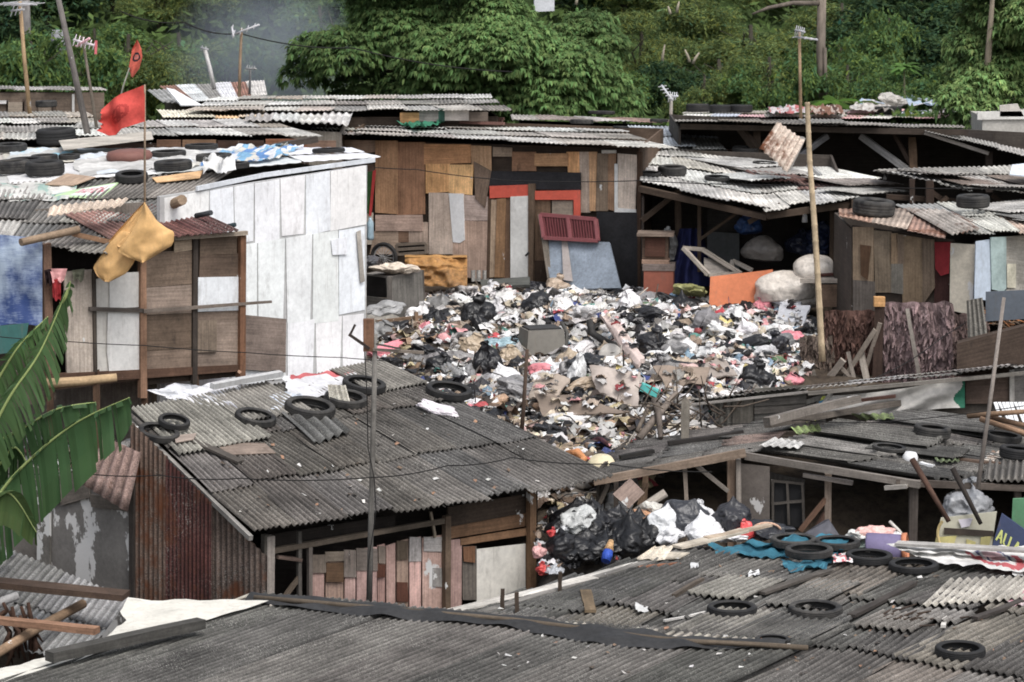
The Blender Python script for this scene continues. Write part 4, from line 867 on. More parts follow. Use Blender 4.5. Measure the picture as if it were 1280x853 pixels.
# ================================================================== THE RUBBISH HEAP
def hz(x, y): return ground_z(x, y)
def heap_pt():
    while True:
        x, y = U(-3.4, 6.2), U(35.6, 49.6)
        if in_heap(x, y): return V((x, y, hz(x, y)))
PAL = [(c(206, 203, 200), 22), (c(176, 173, 170), 13), (c(222, 221, 221), 14), (c(128, 122, 116), 9), (c(30, 30, 33), 17), (c(52, 52, 58), 8), (c(172, 154, 134), 9), (c(134, 114, 94), 5), (c(196, 182, 156), 6), (c(206, 140, 142), 2.6), (c(176, 60, 66), 1.1), (c(216, 176, 170), 3), (c(120, 146, 164), 1.4), (c(70, 130, 120), 1.2), (c(58, 72, 130), 1.2), (c(206, 184, 104), .8), (c(80, 110, 74), .5)]
PC = [p[0] for p in PAL]; PW = [p[1] for p in PAL]
def crumple(mb, p, s, col, n=4, flat=.75):
    """one crumpled scrap of film, card or cloth"""
    seed = U(0, 200); rx, ry = s, s*U(.4, 1); q = Quaternion((0, 0, 1), U(0, 6.3)) @ Quaternion((1, 0, 0), U(-.5, .5)) @ Quaternion((0, 1, 0), U(-.4, .4)); i = len(mb.v)
    for a in range(n+1):
        for b in range(n+1):
            u, v = a/n*2-1, b/n*2-1; k = 1-.25*abs(nz((u*2+seed, v*2, 1)))
            mb.v.append(p+q @ V((u*rx*k, v*ry*k, s*flat*(nz((u*1.4+seed, v*1.4, 0))*1.2+.35*(1-u*u)*(1-v*v)))))
    for a in range(n):
        for b in range(n):
            A = i+a*(n+1)+b; mb.face((A, A+n+1, A+n+2, A+1), col, [(0, 0)]*4, random.random() < .5)
def lump(mb, p, s, col):
    """a small stuffed bag or bundle"""
    seed = U(0, 200); i = len(mb.v); n, m = 8, 5; q = Quaternion((U(-1, 1), U(-1, 1), U(-1, 1)), U(0, 3)); sc = V((s*U(.7, 1.2), s*U(.6, 1), s*U(.45, .8)))
    for b in range(m+1):
        th = math.pi*b/m
        for a in range(n):
            ph = 2*math.pi*a/n; d = V((math.sin(th)*math.cos(ph), math.sin(th)*math.sin(ph), math.cos(th))); r = 1+.5*nz(d*1.6+V((seed, 0, 0)))+.25*nz(d*4+V((seed, 3, 0)))
            e = q @ d*r; mb.v.append(p+V((e.x*sc.x, e.y*sc.y, e.z*sc.z)))
    for b in range(m):
        for a in range(n): mb.face((i+b*n+a, i+b*n+(a+1) % n, i+(b+1)*n+(a+1) % n, i+(b+1)*n+a), col, [(0, 0)]*4, True)
mb = MB()
for k in range(11500):
    p = heap_pt(); col = vary(random.choices(PC, PW)[0], .25)
    if (p.y < 39.5 and p.x < 2 or p.x < -1.2) and random.random() < .35: col = vary(random.choice([c(150, 120, 92), c(96, 76, 60), c(60, 50, 44), c(176, 160, 120)]), .3)
    r = random.random(); s = U(.045, .15)*(1.0 if r < .8 else 1.2)
    # ropes, sticks and strips among the scraps
    if r < .46: crumple(mb, p+V((0, 0, U(.0, .09))), s*1.15, col)
    elif r < .80: lump(mb, p+V((0, 0, U(0, .06))), s*.9, col)
    elif r < .90:
        d = V((U(-1, 1), U(-1, 1), U(-.25, .45))).normalized()*U(.1, .4); a = p+V((0, 0, .05)); mb.tube([a, a+d*.5+V((0, 0, U(0, .05))), a+d], U(.004, .014), vary(random.choice([c(90, 78, 66), c(60, 52, 46), c(170, 160, 146), c(40, 40, 44)]), .2), 4)
    else:
        q = Quaternion((U(-1, 1), U(-1, 1), U(-1, 1)), U(0, 1.0)).to_matrix() @ Matrix.Rotation(U(0, 6), 3, 'Z'); mb.box(p+V((0, 0, .04)), (U(.06, .28), U(.05, .2), U(.01, .07)), col, q)
lit = mb.build('litter', M['scrap'], kind='stuff')
lit['label'] = 'loose scraps of plastic, card, cloth and sticks covering the rubbish heap'
# ------------------------------------------------------------------ bags as things of their own
def bag_mesh(name, seed, kind):
    bm = bmesh.new(); bmesh.ops.create_icosphere(bm, subdivisions=5, radius=1)
    for v in bm.verts:
        d = v.co.normalized(); s = V((seed*7.3, seed*3.1, 0))
        w_ = d+V((nz(d*2+s), nz(d*2-s), nz(d*2.3+s)))*.35
        r = .92+.42*nz(d*1.2+s)-.30*abs(nz(w_*2.2+s))-.14*abs(nz(w_*4.6+s))-.06*abs(nz(w_*9+s))+.13
        p = d*r
        if kind == 'tied' and d.z > .72:
            k = (d.z-.72)/.28; an = math.atan2(d.y, d.x); w = 1-k*.85+(.35*k*k*k*3 if k > .75 else 0); p.x *= w; p.y *= w; p.z += k*k*.34; p.x += .16*k*math.sin(an*3+seed); p.y += .1*k*math.sin(an*4)
        if kind == 'flat': p.z *= .45; p.x *= 1.3; p += V((.1*math.sin(d.y*9+seed), 0, .06*math.sin(d.x*11)))
        if kind == 'long': p.x *= 1.9; p.z *= .62; p.y *= .72; p.z += .12*math.sin(p.x*2.2+seed)
        if kind == 'bin':
            p = d*(1+.26*nz(d*1.2+s)-.16*abs(nz(w_*2.4+s))-.07*abs(nz(w_*6+s))); p.z *= .82
            if d.z > .8: k = (d.z-.8)/.2; p.x *= 1-.8*k; p.y *= 1-.8*k; p.z += .35*k*k; p.x += .12*k*math.sin(seed)
        if kind == 'sack': p = d*(1+.22*nz(d*1.3+s)-.05*abs(nz(w_*3+s))); p.z *= .85
        if p.z < -.45: p.z = -.45-(abs(p.z)-.45)*.2
        v.co = p*.5
    me = bpy.data.meshes.new(name)
    for f in bm.faces: f.smooth = True
    bm.to_mesh(me); bm.free(); me.materials.append(M['film']); return me
BAGS = {k: [bag_mesh('rubbish_bag', i+1+10*j, k) for i in range(4)] for j, k in enumerate(('tied', 'flat', 'long', 'sack', 'bin'))}
def bag(p, s, col, kind, label, group, cat='bag', rz=None, name='rubbish_bag', sc=None):
    me = random.choice(BAGS[kind]); o = bpy.data.objects.new(name, me); COL.objects.link(o); o.color = (col[0], col[1], col[2], 1)
    f = sc or (U(.85, 1.15), U(.8, 1.1), U(.75, 1.1)); o.scale = (s*f[0], s*f[1], s*f[2]); o.rotation_euler = (U(-.3, .3), U(-.3, .3), U(0, 6.3) if rz is None else rz)
    o.location = p+V((0, 0, s*.26*f[2])); return tag(o, label, cat, group)
KINDS = [('black', c(24, 24, 27), 48, 'black plastic bags on the big heap'), ('white', c(208, 206, 206), 100, 'white plastic bags on the big heap'), ('grey', c(128, 126, 126), 36, 'grey plastic bags on the big heap'), ('pink', c(214, 120, 132), 12, 'pink plastic bags on the big heap'), ('tan', c(176, 154, 128), 26, 'tan sacks on the big heap'), ('red', c(176, 36, 48), 6, 'red plastic bags on the big heap'), ('blue', c(110, 146, 176), 5, 'blue plastic bags on the big heap')]
for nm, col, cnt, grp in KINDS:
    for k in range(cnt):
        p = heap_pt()
        if nm in ('pink', 'white') and p.y < 42 and random.random() < .5: p = heap_pt()
        s = U(.26, .58) if nm in ('black', 'grey') else U(.22, .48); kd = random.choice(['tied', 'flat', 'flat', 'long', 'bin'])
        lab = {'black': 'shiny black plastic bag lying loose in the big open rubbish heap', 'white': 'crumpled white plastic bag lying loose in the big open rubbish heap', 'grey': 'dull grey plastic bag lying loose in the big open rubbish heap', 'pink': 'pink plastic bag lying loose in the big open rubbish heap', 'tan': 'dirty tan sack lying loose in the big open rubbish heap', 'red': 'red plastic bag lying loose in the big open rubbish heap', 'blue': 'pale blue plastic bag lying loose in the big open rubbish heap'}[nm]
        bag(p-V((0, 0, s*.08)), s, vary(col, .15), kd, lab, grp, 'bag' if nm != 'tan' else 'sack')
def gp(px, py): return hit(px, py, 'ground')[0]
bag(lay(548, 519, 'mid')[0], .36, c(214, 206, 212), 'long', 'white sack with a pink tinge lying alone high on the big dark roof', None, 'sack', rz=-.3, name='sack', sc=(.85, .8, .7))
# the large individual pieces one can pick out
for (x, y, s, col, kd, lab, sc) in [
    (630, 436, .62, c(140, 170, 180), 'flat', 'large pale blue plastic sack beside the grey metal drum in the heap', None),
    (720, 478, .46, c(206, 206, 206), 'tied', 'white knotted bag standing up in the middle of the heap', (.7, .7, 1.3)),
    (612, 470, .6, c(26, 26, 30), 'tied', 'tall torn black bag near the front left of the heap, right of the pole head', (.9, .9, 1.2)),
    (740, 462, .7, c(30, 30, 33), 'flat', 'wide black bag behind the white knotted bag', None),
    (946, 382, .36, c(206, 50, 66), 'tied', 'bright pink red bag at the back right of the heap below the orange board', None),
    (700, 390, .34, c(214, 90, 104), 'flat', 'flattened crimson pink bag at the back of the heap below the leaning grey door', None),
    (712, 355, .34, c(206, 206, 200), 'tied', 'white bag at the foot of the leaning grey door', None),
    (930, 436, .5, c(28, 28, 32), 'long', 'long black bag on the right slope of the heap', None),
    (970, 440, .5, c(40, 40, 46), 'tied', 'charcoal bag in the right of the heap below the white sheets', None),
    (724, 516, .42, c(36, 36, 40), 'tied', 'dark pyramid shaped bag resting on the pale cardboard sheet', None),
    (590, 505, .5, c(34, 34, 38), 'flat', 'black bag at the lower left end of the heap near the lone tyre', None),
    (876, 540, .5, c(170, 166, 162), 'long', 'grey white sack lying at the lower right of the heap by the short post', None),
    (800, 398, .55, c(34, 34, 38), 'long', 'long dark bag lying across the upper middle of the heap', None),
    (690, 365, .7, c(52, 52, 58), 'long', 'dark grey cloth roll along the back of the heap before the white door', None)]:
    bag(gp(x, y)-V((0, 0, s*.1)), s*.85, col, kd, lab, None, 'bag', U(-.5, .5), sc=sc)
BITS = MB()
def gboard(name, label, cat, corners, col, up=(0.12, .12, .06, .06), mat='ply', th=.02, bow=.05):
    P = [gp(x, y)+V((0, 0, u)) for (x, y), u in zip(corners, up)]; mb = MB(); n_ = (P[1]-P[0]).cross(P[2]-P[0]).normalized(); n_ = n_ if n_.z > 0 else -n_; sd = U(0, 90); mt = 'paint'
    def fn(u, v, s=1): return qpt(P, u+.05*nz((v*4, sd, 0)), v+.08*nz((u*4, sd, 5)))+n_*((.5*bow*math.sin(u*3.14)*math.sin(v*3.14) if s > 0 else -th)+.06*nz((u*2.5+sd, v*2.5, 0))+.02*nz((u*8+sd, v*8, 0)))
    mb.grid(fn, 14, 10, col); mb.grid(lambda u, v: fn(u, v, -1), 14, 10, col)
    for (a, b) in (((0, 0), (1, 0)), ((1, 0), (1, 1)), ((1, 1), (0, 1)), ((0, 1), (0, 0))):
        for k in range(8):
            q0 = (a[0]+(b[0]-a[0])*k/8, a[1]+(b[1]-a[1])*k/8); q1 = (a[0]+(b[0]-a[0])*(k+1)/8, a[1]+(b[1]-a[1])*(k+1)/8); mb.poly([fn(*q0), fn(*q1), fn(*q1, -1), fn(*q0, -1)], col)
    for k in range(9): crumple(BITS, qpt(P, U(.1, .9), U(.1, .9))+n_*.06, U(.04, .09), vary(random.choice(PC[:11]), .2))
    mat = mt; return single(mb, name, M[mat], label, cat)
gboard('cardboard_sheet', 'large pale cardboard sheet lying in the front of the heap', 'cardboard', [(736, 492), (800, 496), (798, 520), (746, 508)], c(176, 162, 152), (.4, .35, .12, .2))
gboard('cardboard_sheet', 'bent tan board edge on below the large pale cardboard sheet', 'cardboard', [(668, 518), (724, 524), (784, 538), (676, 530)], c(128, 112, 98), (.3, .3, .25, .08))
gboard('cardboard_sheet', 'tan sheet lying left of the large pale cardboard sheet', 'cardboard', [(672, 492), (712, 498), (690, 520), (660, 510)], c(166, 150, 134), (.3, .3, .15, .15))
gboard('cardboard_sheet', 'curved brown board on the right of the heap', 'cardboard', [(816, 484), (888, 490), (880, 499), (832, 496)], c(140, 122, 106), (.3, .35, .2, .15))
gboard('white_board', 'white rectangular board lying on the right of the heap', 'board', [(893, 464), (930, 476), (922, 488), (890, 474)], c(210, 206, 200), (.3, .25, .15, .2), 'paint')
gboard('brown_board', 'grey brown triangular board beside the white rectangular board', 'board', [(884, 470), (898, 472), (922, 486), (878, 486)], c(150, 138, 128), (.35, .35, .2, .15))
gboard('white_sheet', 'white foam sheet near the right end of the heap', 'board', [(962, 372), (1012, 384), (1000, 398), (964, 390)], c(206, 210, 216), (.3, .25, .2, .2), 'paint', .04)
gboard('white_sheet', 'torn white sheet just below the white foam sheet', 'board', [(975, 392), (1012, 402), (1004, 418), (972, 410)], c(206, 208, 214), (.25, .25, .15, .15), 'paint', .03)
gboard('foam_strip', 'long pale pink foam strip sloping across the middle of the heap', 'foam', [(750, 426), (764, 424), (806, 468), (796, 476)], c(206, 184, 174), (.4, .4, .25, .2), 'paint', .06, .1)
gboard('white_box_lid', 'white foam lid at the back left of the heap', 'lid', [(618, 376), (640, 376), (642, 386), (620, 388)], c(222, 220, 216), (.25, .25, .18, .18), 'paint', .08)
o = BITS.build('litter', M['scrap'], kind='stuff'); o['label'] = 'scraps lying on the cardboard sheets of the heap'
mb = MB(); p = gp(677, 440); mb.box(p+V((0, 0, .18)), (.62, .5, .36), c(116, 112, 104), Matrix.Rotation(.3, 3, 'Z'), .9); mb.box(p+V((.0, 0, .37)), (.5, .38, .03), c(50, 50, 50), Matrix.Rotation(.3, 3, 'Z')); mb.tube([p+V((.36, -.2, .0)), p+V((.38, -.05, .3)), p+V((.3, .2, .42))], .03, c(70, 68, 64), 6); single(mb, 'old_monitor', M['paint'], 'grey plastic casing of an old appliance half sunk in the middle of the heap', 'appliance')
mb = MB(); p = gp(748, 440)+V((0, 0, .2)); mb.tube([p+V((-.14, 0, .28)), p+V((-.1, -.1, .1)), p+V((.1, -.2, -.02)), p+V((.35, -.3, -.1))], .055, c(34, 34, 36), 8); single(mb, 'rubber_hose', M['rubber'], 'black curved rubber hose beside the pale pink foam strip', 'hose')
mb = MB(); p = gp(762, 455); mb.lathe([(0, .22), (.1, .2), (.17, .12), (.18, 0), (.16, 0), (.15, .1), (0, .18)], p+V((0, 0, .1)), (.2, -.7, .6), c(216, 210, 200), 20); single(mb, 'white_bowl', M['paint'], 'white plastic bowl tipped on its side in the middle of the heap', 'bowl')
mb = MB(); p = gp(812, 510); mb.box(p+V((0, 0, .25)), (.26, .18, .1), c(54, 178, 172), Matrix.Rotation(.4, 3, 'Y')); single(mb, 'turquoise_box', M['paint'], 'small turquoise box on the front of the heap above the crossed logs', 'box')
# crossed logs and stakes at the front right of the heap
for (a, b, r, col, lab) in [((798, 549, 37.6), (846, 491, 38.2), .055, c(120, 108, 98), 'grey forked log leaning right over the front of the heap'), ((818, 500, 38), (826, 548, 37.5), .05, c(98, 88, 80), 'grey log crossing behind the forked log at the front of the heap'), ((796, 540, 37.6), (812, 504, 38), .03, c(110, 98, 86), 'thin branch left of the crossed logs at the front of the heap')]:
    mb = MB(); A, B = at(*a), at(*b); mb.tube([A, A*.6+B*.4+V((.02, 0, .03)), B], [r, r*.9, r*.7], col, 8); single(mb, 'log', M['bark'], lab, 'log')
mb = MB(); A, B = at(856, 556, 37.4), at(857, 502, 37.4); mb.beam(A, B, .11, .04, c(132, 124, 112), V((0, -1, 0))); i = len(mb.v); mb.slab([B+V((-.055, 0, 0)), B+V((.055, 0, 0)), B+V((0, 0, .06))], .03, c(132, 124, 112), V((0, -1, 0))); single(mb, 'pointed_stake', M['ply'], 'pointed grey picket standing at the front right of the heap', 'stake')
mkpole('thin_post', 'thin dark stick standing at the front of the heap behind the big dark roof', [(651, 560, 37.6), (655, 500, 37.6), (659, 437, 37.6)], .03, c(84, 66, 54))
mb = MB()
for k in range(26):
    a = at(U(835, 935), U(505, 545), U(38, 39.5)); d = V((U(-1, 1), U(-.4, .4), U(-.2, .6))).normalized(); mb.tube([a, a+d*.25+V((0, 0, U(-.05, .05))), a+d*U(.4, .8)], [.014, .011, .006], vary(c(86, 74, 64), .3), 5)
single(mb, 'brushwood', M['bark'], 'tangle of thin dry branches and wires right of the short pointed picket', 'brushwood'); mb = MB()
for k in range(24):
    a = at(U(795, 850), U(500, 548), U(37.6, 38.4)); d = V((U(-1, 1), U(-.4, .4), U(-.1, .8))).normalized(); mb.tube([a, a+d*.2+V((0, 0, U(-.05, .05))), a+d*U(.3, .6)], [.012, .010, .005], vary(c(96, 84, 72), .3), 5)
single(mb, 'brushwood', M['bark'], 'tangle of thin dry branches around the crossed logs', 'brushwood')
mb = MB(); P = [at(x, y, Y) for x, y, Y in ((268*.0+708, 568, 37), (722, 566, 36.9), (730, 574, 36.8), (722, 580, 36.7))]; mb.tube(P, [.05, .06, .05, .03], c(206, 130, 60), 8); single(mb, 'orange_wrap', M['scrap'], 'crumpled orange brown packet beside the right corner of the big dark roof', 'packet')
mb = MB(); p = at(752, 582, 36.4); mb.lathe([(0, .15), (.14, .1), (.2, 0), (.18, -.03), (0, .06)], p, (0, -.3, 1), c(214, 200, 160), 20); single(mb, 'yellow_bowl', M['paint'], 'cream upturned bowl near the right corner of the big dark roof', 'bowl')
# ------------------------------------------------------------------ bags in the alley
alley = []
def albag(x, y, Y, s, col, kd, lab, sc=None, grp=None): return bag(at(x, y, Y)-V((0, 0, s*.2)), s, col, kd, lab, grp, 'bag', None, sc=sc)
mb = MB()   # the mound they lie on
mp = at(775, 690, 34.4)
def mound(u, v):
    x = mp.x+(u-.5)*2.0; y = mp.y+(v-.5)*2.4; r = math.hypot((u-.5)*2, (v-.5)*2); return V((x, y, lerp(r, [(0, mp.z+.18), (.5, mp.z-.02), (1, mp.z-.45), (1.5, -.2)])+.08*nz((x*3, y*3, 0))))
mb.grid(mound, 24, 24, c(40, 38, 38)); o = mb.build('litter', M['refuse'], kind='stuff'); o['label'] = 'low mound of dark refuse under the alley bags'
BK = c(20, 20, 23)
for k in range(58):
    x, y = U(702, 812), U(648, 704); x = max(x, 672)
    if y > 702-(x-676)*.16: y = 702-(x-676)*.17
    albag(x, y, 33.6+(700-y)*.02, U(.34, .60), vary(BK, .35), random.choice(['bin', 'bin', 'flat']), 'shiny black rubbish bag in the alley pile beside the big dark roof', None, 'black bags in the alley pile')
for (x, y, s, col, kd, lab) in [(722, 652, .42, c(176, 178, 176), 'flat', 'grey white bag on top of the black bags in the alley'), (735, 652, .16, c(196, 40, 40), 'flat', 'red scrap bag on top of the black bags in the alley'), (690, 668, .13, c(206, 40, 42), 'tied', 'tiny red bag on the left face of the alley pile'), (704, 664, .2, c(186, 188, 190), 'flat', 'small grey white bag left on the alley pile'), (678, 714, .16, c(206, 50, 46), 'tied', 'red bag at the lower left foot of the alley pile'), (694, 712, .26, c(170, 174, 180), 'flat', 'grey plastic bag at the foot of the alley pile'), (674, 694, .18, c(206, 150, 146), 'tied', 'pinkish bag low at the left side of the alley pile'), (828, 660, .46, c(212, 214, 216), 'bin', 'round white bag right of the black alley pile'), (836, 674, .36, c(208, 208, 210), 'flat', 'flattened white bag below the round white one'), (880, 668, .5, c(216, 216, 218), 'bin', 'large white bag in the row right of the alley pile'), (908, 672, .34, c(218, 218, 220), 'flat', 'white bag just right of the large white one'), (880, 650, .34, c(200, 200, 202), 'tied', 'white bag with raised ears behind the large white one'), (932, 668, .24, c(206, 50, 50), 'tied', 'bright red bag with raised ears at the edge of the roof'), (894, 660, .22, c(150, 40, 60), 'tied', 'small maroon bag between the white bags'), (914, 652, .52, c(40, 40, 46), 'bin', 'round charcoal bag behind the bright red bag'), (958, 664, .42, c(40, 42, 48), 'flat', 'dark bag right of the bright red bag'), (858, 650, .6, c(52, 54, 60), 'bin', 'tall slate grey bag behind the round white bag'), (812, 646, .3, c(180, 130, 90), 'flat', 'orange tan bag at the back of the alley pile'), (820, 636, .26, c(190, 186, 176), 'flat', 'beige bag at the back of the alley pile under the shed eave')]:
    albag(x, y, 34.3-(y-640)*.012, s, col, kd, lab)
mb = MB(); a, b = at(757, 702, 33.1), at(764, 676, 33.3); mb.tube([a, a*.7+b*.3, a*.35+b*.65, b], [.055, .065, .05, .02], c(30, 80, 190), 10); mb.tube([a*.5+b*.5, b], [.061, .03], c(196, 150, 90), 10); single(mb, 'crisp_packet', M['scrap'], 'upright blue and yellow packet in front of the black alley bags', 'packet')
mb = MB(); 
for k in range(260):
    x, y = U(672, 840), U(640, 716)
    if y > 712-(x-676)*.15: continue
    p = at(x, y, 33.35+(710-y)*.02); crumple(mb, p, U(.03, .08), vary(random.choice([c(190, 190, 190), c(40, 40, 44), c(170, 150, 130), c(176, 176, 180), c(30, 30, 33), c(60, 60, 64), c(30, 30, 33), c(140, 120, 104)] + ([c(190, 60, 60)] if k % 3 == 0 else [])), .2))
o = mb.build('litter', M['scrap'], kind='stuff'); o['label'] = 'loose scraps among the black bags in the alley'
mb = MB()
for k in range(420):
    x, y = U(-20, 330), U(486, 512); Y = U(36.6, 38.2); p = at(x, y, Y); p.z = ground_z(p.x, p.y)+U(.02, .35)
    (crumple if k % 2 else lump)(mb, p, U(.04, .13), vary(random.choice(PC[:11]), .3))
o = mb.build('litter', M['scrap'], kind='stuff'); o['label'] = 'rubbish lying on the ground beneath the stilt hut'
# ================================================================== OPEN SHED on the right (dark interior)
shed = thing('shed', 'long open shed at right with a patched tyre laden roof and a dark interior', 'shed', at(1000, 690, 35.0))
sq1 = [at(1010, 520, 38.4), at(955, 563, 35.7), at(742, 601, 35.4), at(790, 558, 37.6)]
sq2 = [at(985, 530, 38.4), at(1310, 508, 38.8), at(1300, 602, 35.0), at(950, 566, 35.3)]
sq2 = [at(1010, 528, 38.4), at(1320, 512, 38.8), at(1320, 606, 34.5), at(1180, 602, 34.6)]
roof(shed, sq1, 'shed', ASBN+[c(100, 84, 78), c(84, 78, 74)], 4, 3, pitch=.08, amp=.014, jit=2.5, rag=.06)
sq3 = [at(1120, 520, 38.7), at(1330, 512, 38.9), at(1440, 585, 36.5), at(1176, 605, 34.6), at(935, 563, 35.8)]
sq3 = [at(935, 563, 35.8), at(1120, 520, 38.7), at(1420, 578, 37.2), at(1176, 605, 34.6)]
roof(shed, sq3, 'shed', ASBN+[c(116, 112, 106), c(104, 100, 94)], 6, 2, pitch=.14, amp=.032, jit=2.2, rag=.06, rows=6)
roof(shed, [at(1170, 580, 35.9), at(1420, 574, 36.2), at(1420, 606, 34.4), at(1168, 605, 34.6)], None, ASBN+[c(116, 112, 106)], 4, 1, pitch=.085, amp=.02, jit=1.5, rag=.04)
mb = MB()
for (x, y, w, L, pt) in [(1010, 548, 1.0, 1.6, .14), (1100, 530, .9, 1.5, .14), (1080, 568, .7, 1.2, .08)]:
    a = hit(x, y, 'shed')[0]+V((0, 0, .08)); d = (at(1176, 605, 34.6)-at(935, 563, 35.8)).normalized(); e = V((-d.y, d.x, 0)); mb.corr([a, a+e*w, a+e*w+d*L, a+d*L], vary(random.choice(ASBN+[c(112, 108, 100)]), .2), pt, pt*.22, (.0, .05), 5, rag=.04)
mb.build('repair_sheets', M['corr'], shed)
for (cs, col, lab) in [([(990, 546), (1024, 540), (1026, 550), (994, 554)], c(110, 128, 70), 'moss green translucent sheet on the open shed roof'), ([(1066, 528), (1114, 526), (1118, 534), (1076, 536)], c(100, 116, 66), 'second green patch near the top of the open shed roof'), ([(1166, 582), (1196, 580), (1198, 588), (1170, 590)], c(94, 108, 70), 'small dull green sheet near the eave of the open shed')]:
    lay_sheet('plastic_sheet', lab, 'roofing sheet', cs, col, 'shed', pitch=.09, amp=.014, up=.10)
lay_sheet('pale_sheet', 'pale bare sheet at the left front of the open shed roof', 'roofing sheet', [(966, 556), (1006, 562), (998, 570), (950, 566)], c(196, 194, 190), 'shed', pitch=.09, up=.08)
mb = MB()
def bm_(a, b, w, h, col, nm, bow=0): 
    m = MB(); m.beam(at(*a), at(*b), w, h, col, bow=bow); return m.build(nm, M['ply'], shed)
bm_((742, 602, 35.3), (932, 566, 35.3), .07, .1, c(136, 116, 98), 'eave_beam'); bm_((932, 570, 35.4), (1150, 606, 34.5), .06, .09, c(120, 112, 104), 'eave_beam'); bm_((1120, 603, 34.6), (1320, 612, 34.5), .06, .08, c(90, 80, 72), 'eave_beam')
for (x0, y0, x1, y1, Y, w, col) in [(770, 598, 770, 720, 35.5, .06, c(96, 86, 78)), (807, 592, 801, 660, 35.6, .07, c(130, 104, 80)), (856, 586, 862, 660, 35.4, .05, c(140, 126, 112)), (914, 574, 914, 700, 35.5, .1, c(124, 102, 84)), (923, 574, 924, 690, 35.4, .06, c(140, 130, 120)), (1035, 592, 1034, 690, 35.1, .08, c(128, 112, 98)), (1142, 604, 1140, 690, 34.7, .1, c(84, 76, 70)), (1198, 606, 1196, 690, 34.7, .07, c(120, 112, 104)), (1272, 606, 1270, 690, 34.6, .08, c(84, 74, 66))]:
    bm_((x0, y0, Y), (x1, y1+40, Y), w, w, col, 'post')
for a, b, col in [((868, 580, 35.4), (910, 614, 35.4), c(132, 122, 112)), ((1034, 622, 35.1), (1000, 664, 35.0), c(104, 76, 58)), ((1000, 700, 35), (1032, 640, 35.1), c(90, 66, 54)), ((808, 604, 35.5), (800, 632, 35.4), c(120, 96, 74)), ((760, 606, 35.4), (740, 650, 35.4), c(108, 98, 88)), ((1004, 594, 35.1), (1066, 604, 34.9), c(110, 102, 96)), ((1106, 610, 34.6), (1134, 608, 34.5), c(150, 144, 136))]:
    bm_(a, b, .06, .05, col, 'brace')
WS = Wall(880, 37.2, 1330, 36.6, 640); WS0 = Wall(760, 37.6, 960, 36.9, 640)
def sp(W, pts, col, nm='wall', mat='ply', off=.0, th=.03, label=None): return panel(shed, W, pts, col, nm, mat, off, th, label)
WSf = Wall(915, 35.6, 1310, 34.9, 640)
sp(WSf, [(926, 580), (962, 584), (962, 720), (926, 720)], c(104, 96, 90), 'panel', 'concrete', -.15); sp(WSf, [(960, 590), (1006, 600), (1006, 720), (960, 720)], c(70, 66, 62), 'panel', 'ply', -.4)
# window frame
win = sp(WSf, [(964, 602), (1005, 606), (1005, 660), (964, 658)], c(40, 40, 42), 'window', 'paint', -.33, .01)
for (x0, y0, x1, y1) in [(966, 600, 966, 656), (984, 602, 986, 656), (1003, 604, 1005, 656), (964, 601, 1005, 605), (964, 630, 1005, 626)]:
    mb = MB(); mb.beam(WSf.pt(x0, y0, -.28), WSf.pt(x1, y1, -.28), .03, .03, c(92, 86, 80), WSf.n); mb.build('glazing_bar', M['ply'], win)
c0 = at(745, 690, 35.6); c1 = at(1330, 690, 34.8); bkv = V((.15, 3.4, 0))
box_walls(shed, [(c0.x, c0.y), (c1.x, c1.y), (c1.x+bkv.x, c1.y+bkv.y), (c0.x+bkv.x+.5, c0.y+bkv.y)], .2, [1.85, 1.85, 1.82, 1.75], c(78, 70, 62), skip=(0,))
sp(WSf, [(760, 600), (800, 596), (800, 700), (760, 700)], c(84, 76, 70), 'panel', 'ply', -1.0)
mb = MB(); mb.slab([at(766, 618, 35.0), at(788, 598, 35.1), at(806, 616, 35.1), at(786, 636, 35.0)], .03, c(150, 128, 116)); single(mb, 'plywood_board', M['ply'], 'tilted square of plywood leaning at the left end of the open shed', 'board')
mb = MB(); mb.tube([at(792, 642, 34.6), at(832, 616, 34.6)], .055, c(160, 150, 138), 9); single(mb, 'log', M['ply'], 'pale round pole end sticking out at the left of the open shed', 'log')
for (x, y, w, k, lab, sq) in [(1163, 558, 48, 'car', 'left one of the two upper tyres on the open shed roof', 1), (1252, 562, 48, 'slim', 'right one of the two upper tyres on the open shed roof', 1), (1110, 575, 44, 'slim', 'flat black half tyre left of the white pot on the open shed roof', .7), (1268, 584, 44, 'car', 'lower tyre at the right edge of the open shed roof', 1)]:
    tyre(x, y, w, 'shed', k, lab, squash=sq, up=.08)
mb = MB(); p, n_ = lay(1137, 580, 'shed'); mb.lathe([(0, .16), (.07, .15), (.10, .09), (.10, .02), (.06, 0), (0, 0)], p, n_, c(216, 216, 218), 18); single(mb, 'white_pot', M['paint'], 'white upturned plastic pot on the eave of the open shed roof', 'pot')
lay_board('lath', 'white lath lying right of the white pot at the eave of the open shed', 'lath', (1150, 586), (1166, 590), .06, .03, c(214, 214, 214), 'shed', up=.06)
drape('paper_scrap', 'torn white paper by the right lower tyre of the open shed roof', 'paper', [(1228, 572), (1256, 570), (1254, 582), (1230, 583)], 'shed', patch([c(210, 196, 180), c(150, 120, 100), c(220, 216, 210)]), nu=14, edge=.3)
lay_board('plank', 'brown plank along the eave at the right of the open shed roof', 'plank', (1186, 580), (1250, 588), .08, .04, c(104, 84, 70), 'shed', up=.06)
lay_board('roof_batten', 'thick dark timber lying along the top of the open shed roof', 'batten', (962, 548), (1120, 520), .12, .08, c(92, 84, 76), 'shed', up=.14)
lay_board('plank', 'rusty brown strip above the green patches of the open shed', 'plank', (1042, 524), (1122, 514), .1, .04, c(84, 56, 46), 'shed', up=.18)
lay_board('roof_batten', 'black batten across the left part of the open shed roof', 'batten', (836, 562), (930, 548), .1, .05, c(52, 48, 46), 'shed', up=.06)
